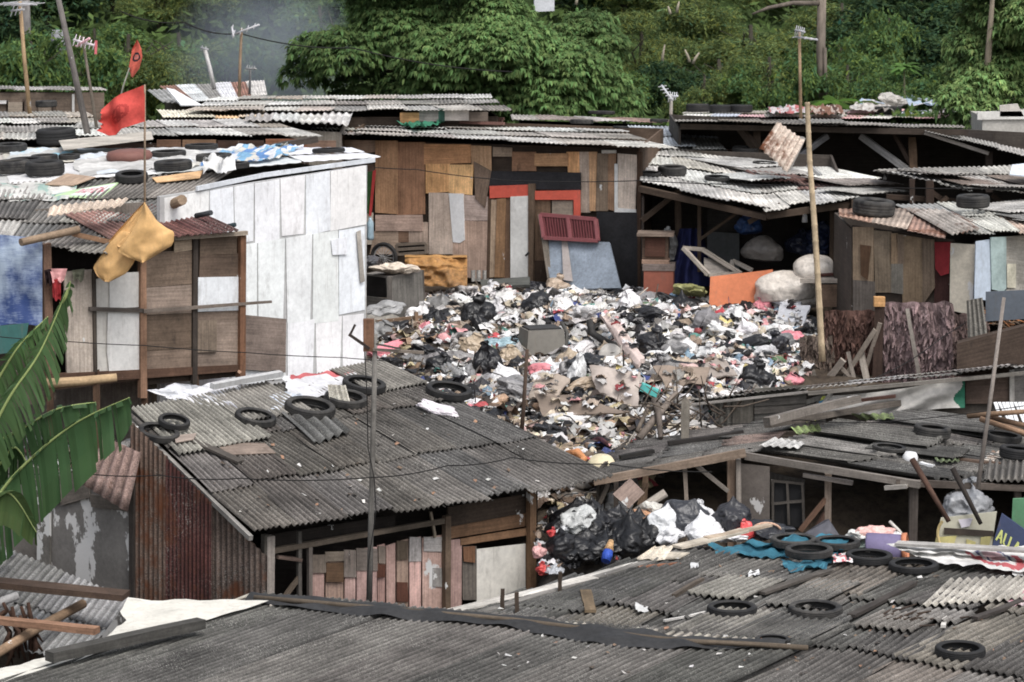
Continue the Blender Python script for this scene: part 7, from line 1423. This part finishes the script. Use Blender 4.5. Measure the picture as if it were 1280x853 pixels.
aerial('antenna', 'aerial with a long slanted white boom in front of the bluish smoke', [(299, 126, 60), (300, 80, 60), (302, 36, 60)], .035, c(140, 116, 90), [((290, 44), (324, 31), 4, 12, True, c(186, 186, 190)), ((290, 34), (292, 46), 2, 10, True, c(186, 186, 190))])
aerial('antenna', 'short leaning whitish aerial left of the long slanted white boom', [(268, 112, 62), (262, 84, 62), (256, 62, 62)], .05, c(186, 184, 182), [((251, 60), (260, 62), 2, 8, True, AL)])
aerial('antenna', 'small dark aerial at the right edge of the white and rust roof', [(312, 118, 62), (312.5, 100, 62), (313, 86, 62)], .03, c(110, 110, 110), [((307, 86), (320, 86), 4, 10, True, c(150, 150, 150))])
aerial('antenna', 'silver aerial pointing up left in the middle before the green hillside', [(838.5, 153, 58), (839, 130, 58), (839, 118, 58)], .035, c(186, 180, 168), [((827, 107), (841, 126), 5, 12, False, c(186, 188, 192)), ((836, 122), (847, 120), 4, 14, True, c(196, 198, 204))])
aerial('antenna', 'bamboo mast with a rack of silver rods left of the bare tree trunk at right', [(1001, 150, 57), (1000, 90, 57), (999, 38, 57)], .035, c(170, 140, 104), [((994, 46), (1022, 50), 4, 14, False, AL), ((994, 38), (1006, 40), 5, 14, True, AL)])
mkpole('leaning_post', 'dark grey post leaning left behind the red flag', [(113, 184, 48), (94, 96, 48), (72, -6, 48)], .06, c(108, 102, 98))
mkpole('utility_post', 'short grey concrete pillar among the bushes at the far left', [(75, 70, 80), (75, 38, 80)], .30, c(140, 140, 146), mat='concrete', n=4)
wire('thin dark wire sagging across the trees at upper left', [(150, 14, 62), (230, 28, 62), (300, 42, 62), (440, 60, 63), (640, 90, 64)], .014, .1)
wire('thin black wire crossing the front of the centre shack', [(430, 205, 47), (520, 212, 48), (640, 226, 48), (800, 226, 47.5), (1000, 232, 45), (1290, 236, 43)], .008, .02)
wire('thin wire running up the thatch fence to the brown shack', [(960, 520, 38), (1100, 470, 40), (1180, 420, 41), (1260, 360, 42)], .007, .05)
wire('thin wire crossing in front of the low grey shed and the heap', [(880, 530, 37), (1000, 525, 37), (1100, 528, 36.5), (1290, 506, 36)], .006, .02)
# ================================================================== VEGETATION
def leaf_quads(P, N, L, W, cols, droop=.0, r=None):
    """numpy arrays of leaf bases, normals -> verts, faces"""
    n = len(P); r = r or rng
    t = r.normal(size=(n, 3)); t -= (t*N).sum(1, keepdims=True)*N; t /= np.linalg.norm(t, axis=1, keepdims=True)+1e-9
    t[:, 2] -= droop; t /= np.linalg.norm(t, axis=1, keepdims=True)
    s = np.cross(N, t); s /= np.linalg.norm(s, axis=1, keepdims=True)+1e-9
    L = L[:, None]; W = W[:, None]
    v = np.stack([P, P+t*L*.45+s*W*.5, P+t*L, P+t*L*.45-s*W*.5], 1).reshape(-1, 3)
    f = np.arange(n*4).reshape(n, 4); return v, f
def mesh_from(name, v, f, cols, mat, smooth=False):
    me = bpy.data.meshes.new(name); me.vertices.add(len(v)); me.vertices.foreach_set('co', v.astype(np.float32).ravel())
    me.loops.add(f.size); me.loops.foreach_set('vertex_index', f.astype(np.int32).ravel()); me.polygons.add(len(f)); me.polygons.foreach_set('loop_start', np.arange(0, f.size, 4, dtype=np.int32))
    a = me.attributes.new('tone', 'FLOAT_COLOR', 'FACE'); a.data.foreach_set('color', cols.astype(np.float32).ravel()); me.materials.append(mat); me.update(calc_edges=True); me.validate(); return me
def crown_mesh(name, lobes, n, L, W, base, spread, up=.35, droop=.3, shell=.45, mat='leaf', clump=1.0):
    """leaves through a set of lobes (x,y,z,r,squash); grouped in sprays so that gaps and light and dark clumps appear"""
    lob = np.array(lobes, dtype=float); w = lob[:, 3]**2; w /= w.sum()
    ns = max(40, n//14); li = rng.choice(len(lob), ns, p=w); d = rng.normal(size=(ns, 3)); d /= np.linalg.norm(d, axis=1, keepdims=True)
    d[:, 2] = np.where(d[:, 2] < -.35, -d[:, 2], d[:, 2]); rad = lob[li, 3]*(shell+(1-shell)*rng.random(ns)**.6)
    C = lob[li, :3]+d*rad[:, None]*np.array([1, 1, 1])*np.stack([np.ones(ns), np.ones(ns), lob[li, 4]], 1)
    tonek = .62+.62*rng.random(ns)
    k = rng.integers(0, ns, n); cs = .16*clump*lob[li[k], 3]
    P = C[k]+rng.normal(size=(n, 3))*cs[:, None]*np.array([1, 1, .55])
    N = d[k]*.6+rng.normal(size=(n, 3))*.45+np.array([0, 0, up]); N /= np.linalg.norm(N, axis=1, keepdims=True)
    Ls = L*(.6+.8*rng.random(n)); v, f = leaf_quads(P, N, Ls, Ls*W, None, droop)
    b = np.array(base); cols = np.ones((n, 4)); hue = rng.normal(size=(n, 1))*spread
    cols[:, :3] = b[None, :]*(tonek[k]*(.8+.4*rng.random(n)))[:, None]*np.concatenate([1+hue*1.5, 1+hue*.5, 1-hue], 1); cols[:, :3] = np.clip(cols[:, :3], .003, .5)
    return mesh_from(name, v, f, cols, M[mat])
def limb_mesh(trunk, limbs, col):
    mb = MB(); mb.tube(*trunk, col, 9)
    for l in limbs: mb.tube(*l, col, 6)
    o = mb.build('trunk', M['bark']); me = o.data; bpy.data.objects.remove(o); return me
def rlobes(n, R_, H, z0, r0, r1, sq=.75, flat=1.0):
    out = []
    for k in range(n):
        a = U(0, 6.28); q = math.sqrt(random.random()); t = random.random()
        out.append((math.cos(a)*R_*q, math.sin(a)*R_*q*flat, z0+H*t*(1-.4*q), U(r0, r1), sq))
    return out
def put(name, me_crown, me_trunk, loc, sc, rz, label, group=None, crown='crown'):
    t = thing(name, label, 'tree' if 'tree' in name else ('bush' if 'bush' in name else 'bamboo'), loc, group); t.rotation_euler = (0, 0, rz); t.scale = (sc[0], sc[0], sc[1]) if isinstance(sc, tuple) else (sc, sc, sc)
    for nm, me in ((crown, me_crown), ('trunk', me_trunk)):
        if me: o = bpy.data.objects.new(nm, me); COL.objects.link(o); o.parent = t
    return t
G_mid = (.105, .170, .058); G_dark = (.045, .082, .036); G_yel = (.135, .178, .062); G_pale = (.072, .125, .045)
# ---- the big tree over the centre: sprays of drooping leaflets at the tips of limbs
bt = at(590, 150, 72); bz = ground_z(bt.x, bt.y)
def spray_tree(name, tips, rays, L, W, base, droop, loc, label):
    v = []; f = []; cc = []
    for (p, d, s, k) in tips:
        d = V(d).normalized(); a = d.cross(V((0, 0, 1)));
        if a.length < .1: a = V((1, 0, 0))
        a.normalize(); up = a.cross(d)
        col = np.array(base)*k
        for j in range(rays):
            an = 2*math.pi*(j+U(-.3, .3))/rays; out = (d*(.25+.2*U(0, 1))+a*math.cos(an)+up*.3*math.sin(an)+V((math.cos(an)*.3, math.sin(an)*.9, 0)))
            out.z -= droop*U(.3, 1.0)*.5; out.normalize(); l = L*s*U(.6, 1.15); sd_ = out.cross(V((0, 0, 1))); sd_.normalize(); w = l*W*.5
            mid_ = p+out*l*.5+V((0, 0, l*.08)); tip = p+out*l-V((0, 0, l*droop*.55)); i = len(v)
            v.extend([p, mid_+sd_*w, tip, mid_-sd_*w]); f.append((i, i+1, i+2, i+3)); q = U(.75, 1.25); cc.append((col[0]*q*U(.85, 1.2), col[1]*q, col[2]*q, 0))
    return mesh_from(name, np.array([tuple(x) for x in v]), np.array(f), np.array(cc), M['leaf'])
def tips_on(lobes, per, up=.25):
    out = []
    for (x, y, z, r, sq, k0) in lobes:
        for _ in range(int(per*r*r)):
            d = V((random.gauss(0, 1), random.gauss(0, 1)-.35, random.gauss(0, 1)+up)).normalized()
            if d.z < -.5: continue
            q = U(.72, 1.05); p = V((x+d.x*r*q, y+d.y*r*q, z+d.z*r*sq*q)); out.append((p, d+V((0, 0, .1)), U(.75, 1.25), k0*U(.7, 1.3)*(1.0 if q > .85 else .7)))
    return out
def px_lobes(lst, Y0, loc):
    out = []
    for (x, y, rp, dy, k) in lst:
        p = at(x, y, Y0+dy)-loc; out.append((p.x, p.y, p.z, rp*mpp(Y0), .72, k))
    return out
loc = V((bt.x, bt.y, bz))
LB = [(430, 70, 52, -.5, .75), (395, 66, 34, 0, .8), (452, 112, 42, .5, .55), (500, 40, 60, 0, .9), (480, 14, 46, .5, 1.0), (560, 10, 60, .5, 1.0), (622, 24, 46, -.5, .95), (560, 80, 64, -1, .9), (520, 118, 46, -.6, .8), (620, 70, 62, -1.6, 1.15), (656, 60, 42, -1.4, 1.15), (704, 52, 34, 0, .9), (738, 36, 34, .5, .8), (640, 116, 54, -1.2, .95), (700, 92, 56, -1.4, 1.05), (742, 108, 44, -1, 1.0), (690, 130, 50, -1.6, 1.0), (590, 134, 46, -1, .8), (770, 130, 34, -.8, .95), (740, 60, 44, 0, .85), (560, -40, 70, 0, 1), (596, -40, 60, 0, 1), (480, -30, 60, 0, 1), (380, 96, 30, .2, .55)]
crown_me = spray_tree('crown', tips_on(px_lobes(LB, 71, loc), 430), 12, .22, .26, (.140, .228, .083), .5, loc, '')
tp = V((0, 0, 0)); limbs = []
for (x, y, rp, dy, k) in LB: 
    e = at(x, y, 71+dy)-loc; limbs.append(([V((0, 0, 1.0)), V((e.x*.4, e.y*.4, 1.4+e.z*.4)), e], [.12, .06, .02]))
tm = limb_mesh(([V((0, 0, -.3)), V((.1, 0, 1.2)), V((0, .1, 3)), V((.1, 0, 5))], [.28, .22, .16, .08]), limbs, c(96, 84, 70))
put('tree', crown_me, tm, loc, 1.0, 0, 'large spreading tree with drooping feathery leaves above the centre shack')
# ---- the tree at the right edge
rl = at(1225, 190, 60); rloc = V((rl.x, rl.y, ground_z(rl.x, rl.y)))
LR = [(1200, 128, 30, -.4, 1.25), (1230, 106, 30, 0, 1.25), (1225, 146, 34, -.5, 1.1), (1250, 84, 40, .5, 1.0), (1270, 120, 40, .3, .95), (1222, 60, 40, 1, .9), (1266, 40, 44, .6, .95), (1240, 20, 40, 1, .9), (1282, 80, 40, .5, .9), (1196, 150, 20, -.3, .8), (1262, 158, 24, -.3, .7), (1300, 30, 50, 0, .9), (1230, -20, 50, 1, .9), (1210, 90, 26, .8, .9), (1280, 150, 22, 0, .8)]
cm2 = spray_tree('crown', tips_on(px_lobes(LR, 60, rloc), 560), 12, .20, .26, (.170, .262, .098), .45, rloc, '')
limbs = []
for (x, y, rp, dy, k) in LR: e = at(x, y, 60+dy)-rloc; limbs.append(([V((0, 0, .8)), V((e.x*.4, e.y*.4, 1.0+e.z*.4)), e], [.07, .04, .015]))
put('tree', cm2, limb_mesh(([V((0, 0, -.3)), V((0, 0, 1.2)), V((.1, 0, 3)), V((.2, 0, 5))], [.14, .11, .08, .04]), limbs, c(110, 100, 84)), rloc, 1, 0, 'light green tree with feathery sprays at the right edge')
# ---- background masses
def kind(n_, base, L, W, lobesf, n, spread=.12, up=.5, droop=.2, clump=1.0): return crown_mesh('crown', lobesf, n, L, W, base, spread, up, droop, .5, 'leaf', clump)
tk = limb_mesh(([V((0, 0, -.5)), V((.05, 0, 1.0)), V((0, .05, 2.4))], [.11, .09, .05]), [([V((0, 0, .8)), V((U(-.6, .6), U(-.6, .6), 1.6)), V((U(-1.3, 1.3), U(-1.0, 1.0), 2.2))], [.05, .03, .012]) for _ in range(4)], c(58, 54, 44))
K = {}
K['bush'] = [kind('b', G_yel, .15, .28, rlobes(18, 1.5, 1.6, .6, .5, .9), 12000) for _ in range(3)]
K['green'] = [kind('g', G_mid, .2, .4, rlobes(15, 1.5, 1.9, .7, .5, .9), 7000) for _ in range(3)]
K['dark'] = [kind('d', G_dark, .2, .42, rlobes(14, 1.4, 2.4, .7, .5, .9), 6500) for _ in range(2)]
K['bamboo'] = [kind('m', (.140, .178, .060), .17, .18, rlobes(16, 1.3, 2.2, .7, .4, .8), 12000, droop=.6) for _ in range(2)]
LAB = {'bush': 'yellowish green fine leaved bush on the slope behind the shacks', 'green': 'mid green broad leaved tree on the slope behind the shacks', 'dark': 'dark green dense tree on the slope behind the shacks', 'bamboo': 'pale green bamboo clump on the slope behind the shacks'}
NAM = {'bush': 'bush', 'green': 'broadleaf_tree', 'dark': 'dense_tree', 'bamboo': 'bamboo_clump'}
GRP = {'bush': 'bushes on the slope', 'green': 'broadleaf trees on the slope', 'dark': 'dark trees on the slope', 'bamboo': 'bamboo clumps on the slope'}
PLANTS = [  # px, py of the middle, Y, kind, scale
    (-20, 96, 74, 'green', .8), (40, 92, 74, 'green', .7), (100, 92, 76, 'green', .75), (160, 80, 78, 'bush', .95), (226, 76, 80, 'bush', 1.0), (280, 84, 80, 'green', .8), (120, 60, 84, 'green', .8), (60, 40, 92, 'dark', .95), (10, 50, 88, 'dark', .9), (140, 30, 94, 'bush', .9), (200, 40, 92, 'bamboo', .9), (260, 40, 92, 'bush', .9), (300, 20, 98, 'dark', 1.0), (340, 60, 92, 'green', .9), (200, 6, 102, 'dark', 1.1), (100, 4, 102, 'dark', 1.0), (20, 8, 100, 'dark', 1.0), (360, 20, 98, 'bush', 1.0), (400, 90, 88, 'green', .9), (270, 0, 106, 'green', 1.0), (420, 10, 100, 'dark', 1.1), (480, 90, 90, 'dark', 1), (560, 100, 92, 'dark', 1), (340, 100, 84, 'green', .7),
    (780, 40, 92, 'bush', 1.1), (840, 30, 96, 'bush', 1.1), (800, 90, 84, 'bamboo', .95), (870, 70, 88, 'bush', 1.1), (900, 100, 80, 'bamboo', 1.0), (940, 70, 84, 'bush', 1.05), (960, 100, 78, 'bush', .85), (740, 30, 96, 'dark', 1.0), (730, 0, 104, 'dark', 1.1), (800, 0, 104, 'bush', 1.1), (880, 10, 102, 'green', 1.1), (940, 20, 98, 'bush', 1.1), (990, 40, 94, 'bamboo', 1.0), (1000, 110, 78, 'green', .7), (1020, 0, 102, 'bush', 1.1), (1050, 60, 88, 'bush', .95), (1060, 110, 76, 'green', .7), (1050, 90, 80, 'green', .7), (1080, 30, 92, 'dark', .9), (1110, 70, 86, 'dark', 1.05), (1150, 40, 90, 'dark', 1.15), (1150, 100, 82, 'dark', .95), (1180, 70, 86, 'dark', .9), (1120, 10, 96, 'dark', 1.05), (1080, 80, 80, 'green', .6), (1110, 56, 82, 'green', .5), (1200, 30, 88, 'green', .9), (1240, 60, 84, 'green', .9), (1290, 70, 80, 'green', .9), (1260, 110, 76, 'green', .8), (1260, 10, 94, 'dark', 1.0), (1310, 20, 90, 'dark', 1.0), (840, 112, 78, 'dark', .6), (780, 116, 78, 'green', .55), (880, 120, 76, 'bush', .6), (640, 0, 100, 'dark', 1.1), (560, 0, 104, 'dark', 1.1), (716, 60, 94, 'dark', 1.0), (1330, 120, 70, 'green', .7), (1180, 130, 72, 'green', .55), (1100, 124, 74, 'green', .5), (930, 122, 76, 'green', .5), (1010, 124, 72, 'green', .45)]
for (x, y, Y, k, s) in PLANTS:
    m_ = at(x, y, Y); g = ground_z(m_.x, m_.y); h = max(.9, (m_.z-g)); z = max(.55, h/1.7)
    put(NAM[k], random.choice(K[k]), tk, (m_.x, m_.y, g), (s*1.0, min(max(z, s*.8), s*2.2)), U(0, 6.3), LAB[k], GRP[k])
# bare trunks
mb = MB(); T = [at(1027, 150, 72), at(1026, 60, 72), at(1028, -30, 72)]; mb.tube(T, [.13, .115, .11], c(120, 108, 96), 10); mb.tube([at(1026, 4, 72), at(990, 4, 71.5), at(960, 10, 71), at(940, 18, 71)], [.07, .06, .045, .025], c(100, 90, 80), 7); mb.tube([at(1031, 60, 71.9), at(1033, 150, 71.8)], .05, c(96, 86, 76), 6)
single(mb, 'bare_tree', M['bark'], 'tall bare grey brown trunk rising out of the picture right of the aerial rack', 'tree')
mb = MB(); T = [at(35, 110, 86), at(33, 50, 86), at(30, -20, 86)]; mb.tube(T, [.16, .15, .15], c(112, 108, 106), 10); single(mb, 'bare_tree', M['bark'], 'grey bare trunk at the far left behind the bamboo aerial mast', 'tree')
mb = MB(); T = [at(1253, 120, 78), at(1252, 50, 78), at(1251, -20, 78)]; mb.tube(T, [.1, .095, .09], c(112, 100, 94), 10); single(mb, 'bare_palm', M['bark'], 'thin straight palm trunk at the upper right edge', 'tree')
for x, y0, y1, dx in [(827, 82, 56, 4), (862, 78, 62, -6), (866, 80, 66, 8), (846, 16, 2, 3), (838, 18, 8, -3), (720, 6, -4, 2)]:
    mb = MB(); mb.tube([at(x, y0, 80), at(x+dx*.4, (y0+y1)/2, 80), at(x+dx, y1, 80)], [.05, .04, .02], c(150, 140, 120), 5); single(mb, 'bare_sapling', M['bark'], 'pale bare twig standing out of the bushes in the middle of the slope', 'sapling', 'bare twigs on the slope')
# pale broad leaf cluster (cassava) and a banana-like plant behind the roofs at right
def fan_plant(name, label, x, y, Y, n, L, W, col, cat, z0=None):
    p = at(x, y, Y); g = ground_z(p.x, p.y) if z0 is None else z0; t = thing(name, label, cat, (p.x, p.y, g)); mb = MB(); mb.tube([V((p.x, p.y, g)), V((p.x+.05, p.y, (g+p.z)/2)), p], [.05, .04, .02], c(110, 110, 80), 6); mb.build('stem', M['bark'], t)
    mb = MB()
    for k in range(n):
        an = 2*math.pi*k/n+U(-.2, .2); el = U(-.1, .8); d = V((math.cos(an)*math.cos(el), math.sin(an)*math.cos(el), math.sin(el))); sd_ = d.cross(V((0, 0, 1))).normalized(); l = L*U(.7, 1.2); cc_ = vary(col, .25)
        P = [p+d*l*t_+V((0, 0, -.55*l*t_*t_)) for t_ in (0, .3, .6, 1)]; ws_ = [.02, W*l, W*l*.9, .01]
        for a in range(3):
            for s_ in (-1, 1):
                mb.poly([P[a], P[a+1], P[a+1]+sd_*s_*ws_[a+1]-V((0, 0, ws_[a+1]*.3)), P[a]+sd_*s_*ws_[a]-V((0, 0, ws_[a]*.3))], cc_, [(0, 0)]*4, True)
    mb.build('leaves', M['leaf'], t); return t
fan_plant('cassava_plant', 'pale green broad leaved plant standing out before the dark trees at right', 1130, 84, 74, 26, .5, .2, (.10, .19, .05, 0), 'plant')
fan_plant('banana_plant', 'small banana plant showing above the far cluttered roof right of the trunk', 1040, 128, 68, 12, 1.0, .17, (.06, .12, .02, 0), 'plant')
fan_plant('banana_plant', 'dull banana leaves beside the small banana plant above the far roof', 1068, 130, 69, 10, .8, .17, (.08, .11, .03, 0), 'plant')
# creeper over the far cluttered roof
cmv = crown_mesh('creeper', [(0, 0, .1, .9, .3), (.9, .2, .1, .6, .3), (-.9, 0, .1, .6, .3)], 900, .16, .5, G_mid, .12); p = at(1140, 146, 61); o = bpy.data.objects.new('creeper', cmv); COL.objects.link(o); o.location = p-V((0, 0, .3)); tag(o, 'green creeper spreading over the far cluttered roof left of the right hand tree', 'creeper')
# dark undergrowth closing the slope
ov = []; 
n = 26000; X = rng.uniform(-26, 26, n); Yv = rng.uniform(74, 112, n); Z = np.array([ground_z(a, b) for a, b in zip(X, Yv)]); P = np.stack([X, Yv, Z+rng.random(n)**1.5*1.1], 1); N = rng.normal(size=(n, 3))*.5+np.array([0, -.4, .8]); N /= np.linalg.norm(N, axis=1, keepdims=True); Ls = rng.uniform(.2, .5, n); v, f = leaf_quads(P, N, Ls, Ls*.4, None, .2)
cols = np.ones((n, 4)); cols[:, :3] = np.array([.075, .115, .036])*(.5+rng.random((n, 1)))
o = bpy.data.objects.new('undergrowth', mesh_from('undergrowth', v, f, cols, M['leaf'])); COL.objects.link(o); o['kind'] = 'stuff'; o['label'] = 'low undergrowth covering the slope between the trees'
# ---- banana plant at the left front
bp0 = at(-40, 640, 31.0); bpt = thing('banana_plant', 'banana plant with big torn green leaves at the left edge before the big roof', 'plant', (bp0.x, bp0.y, ground_z(bp0.x, bp0.y)))
mb = MB(); mb.tube([V((bp0.x, bp0.y, -1)), V((bp0.x, bp0.y, .5)), at(-30, 600, 31.0)], [.14, .12, .07], c(120, 130, 80), 10); mb.build('stem', M['bark'], bpt)
def bleaf(rib, wl, wr, dl, dr, col, tears=.5, label=None):
    """banana leaf: midrib points (px,py,Y); blade of narrow strips on either side; wl/wr half widths in px; d = hang direction (px)"""
    P = [V(p) for p in rib]; K_ = len(P)-1; S = 46; mb = MB(); mb.reseed()
    def rp(t):
        k = t*K_; i = min(int(k), K_-1); u = k-i; p0 = P[max(i-1, 0)]; p1 = P[i]; p2 = P[i+1]; p3 = P[min(i+2, K_)]
        return .5*((2*p1)+(p2-p0)*u+(2*p0-5*p1+4*p2-p3)*u*u+(3*p1-p0-3*p2+p3)*u*u*u)
    pts = [rp(k/40) for k in range(41)]; mb.tube([at(*p) for p in pts], [.022*(1-.75*k/40) for k in range(41)], c(150, 168, 90), 6)
    for side, w, d, yy in ((0, wl, dl, -.10), (1, wr, dr, .10)):
        grp = 0; off = V((0, 0, 0))
        for k in range(S):
            t0, t1 = k/S, (k+1)/S; 
            if random.random() < tears: grp += 1; off = V((U(-4, 4), U(-3, 9), U(-.1, .1))); gap = U(.04, .22)
            else: gap = 0
            prof = lambda t: max(.06, math.sin(math.pi*min(1, t*.93+.07)))**.55*(1-.25*t)
            rows = []
            for t in (t0+gap/S, t1):
                b = rp(t); row = []
                for q in (0, .3, .65, 1):
                    e = b+V((d[0], d[1], 0))*w*prof(t)*q+off*q*q+V((0, 0, yy*(q*(1.3-q))*4*mpp(31)*w*.3)); e.y += w*.34*q*q*(1 if d[1] >= 0 else .6); row.append(at(*e))
                rows.append(row)
            i = len(mb.v); cc_ = vary(col, .16)
            for row in rows: mb.v.extend(row)
            for a in range(3): mb.face((i+a, i+4+a, i+5+a, i+1+a), cc_ if a < 2 else vary((cc_[0]*1.05, cc_[1], cc_[2], 0), .1), [(0, 0)]*4, True)
    o = mb.build('leaf', M['banana'], bpt); return o
GB_ = (.050, .100, .042, 0); GB2 = (.060, .108, .044, 0)
bleaf([(-30, 660, 31.1), (20, 592, 31.0), (90, 532, 30.9), (162, 497, 30.8)], 10, 76, (-.3, -.35), (.16, .80), GB_, .6)
bleaf([(-40, 570, 31.4), (20, 540, 31.5), (70, 512, 31.6), (120, 503, 31.7)], 12, 46, (-.2, -.6), (.25, .85), (.046, .09, .038, 0), .55)
bleaf([(-30, 580, 31.0), (10, 500, 31.0), (50, 440, 31.1), (84, 362, 31.2)], 28, 40, (-.8, .1), (.6, .8), GB2, .7)
bleaf([(-30, 520, 31.5), (0, 470, 31.6), (26, 430, 31.6), (60, 396, 31.7)], 22, 36, (-.7, -.1), (.5, .8), (.065, .12, .045, 0), .7)
bleaf([(-50, 700, 30.6), (-30, 640, 30.5), (10, 616, 30.4), (46, 666, 30.3)], 36, 40, (.5, -.3), (-.1, .9), (.065, .105, .038, 0), .15)
bleaf([(-30, 610, 31.3), (0, 580, 31.3), (20, 560, 31.3), (44, 600, 31.2)], 20, 40, (-.2, -.5), (.0, .9), (.03, .06, .022, 0), .4)
bleaf([(76, 380, 31.2), (82, 372, 31.2), (86, 362, 31.2), (88, 352, 31.2)], 6, 8, (-.8, 0), (.8, .2), GB2, .1)
# ---- smoke
bm = bmesh.new(); bmesh.ops.create_icosphere(bm, subdivisions=3, radius=1); me = bpy.data.meshes.new('smoke')
for v_ in bm.verts: v_.co *= 1+.25*nz(v_.co*1.6)
bm.to_mesh(me); bm.free(); so_ = bpy.data.objects.new('smoke', me); COL.objects.link(so_); so_.location = at(335, 70, 76); so_.scale = (3.0, 1.5, 2.5); so_['kind'] = 'stuff'; so_['label'] = 'thin bluish smoke drifting up left of the large tree'
m = bpy.data.materials.new('smoke'); m.use_nodes = True; nt = m.node_tree; nt.nodes.clear(); out = nt.nodes.new('ShaderNodeOutputMaterial'); pv = nt.nodes.new('ShaderNodeVolumePrincipled'); pv.inputs['Color'].default_value = (.72, .80, .90, 1); pv.inputs['Anisotropy'].default_value = .2
tc = nt.nodes.new('ShaderNodeTexCoord'); ln = nt.nodes.new('ShaderNodeVectorMath'); ln.operation = 'LENGTH'; nt.links.new(tc.outputs['Object'], ln.inputs[0])
mr = nt.nodes.new('ShaderNodeMapRange'); mr.inputs[1].default_value = .95; mr.inputs[2].default_value = .15; mr.inputs[3].default_value = 0; mr.inputs[4].default_value = 1.0; nt.links.new(ln.outputs['Value'], mr.inputs[0])
nn = nt.nodes.new('ShaderNodeTexNoise'); nn.inputs['Scale'].default_value = 1.8; nn.inputs['Detail'].default_value = 3; nt.links.new(tc.outputs['Object'], nn.inputs['Vector']); mm = nt.nodes.new('ShaderNodeMath'); mm.operation = 'MULTIPLY'; nt.links.new(mr.outputs[0], mm.inputs[0]); nt.links.new(nn.outputs[0], mm.inputs[1]); nt.links.new(mm.outputs[0], pv.inputs['Density']); nt.links.new(pv.outputs[0], out.inputs['Volume']); me.materials.append(m)
scene.cycles.volume_step_rate = 4; scene.cycles.filter_width = 1.8; scene.cycles.max_bounces = 6; scene.cycles.transparent_max_bounces = 8
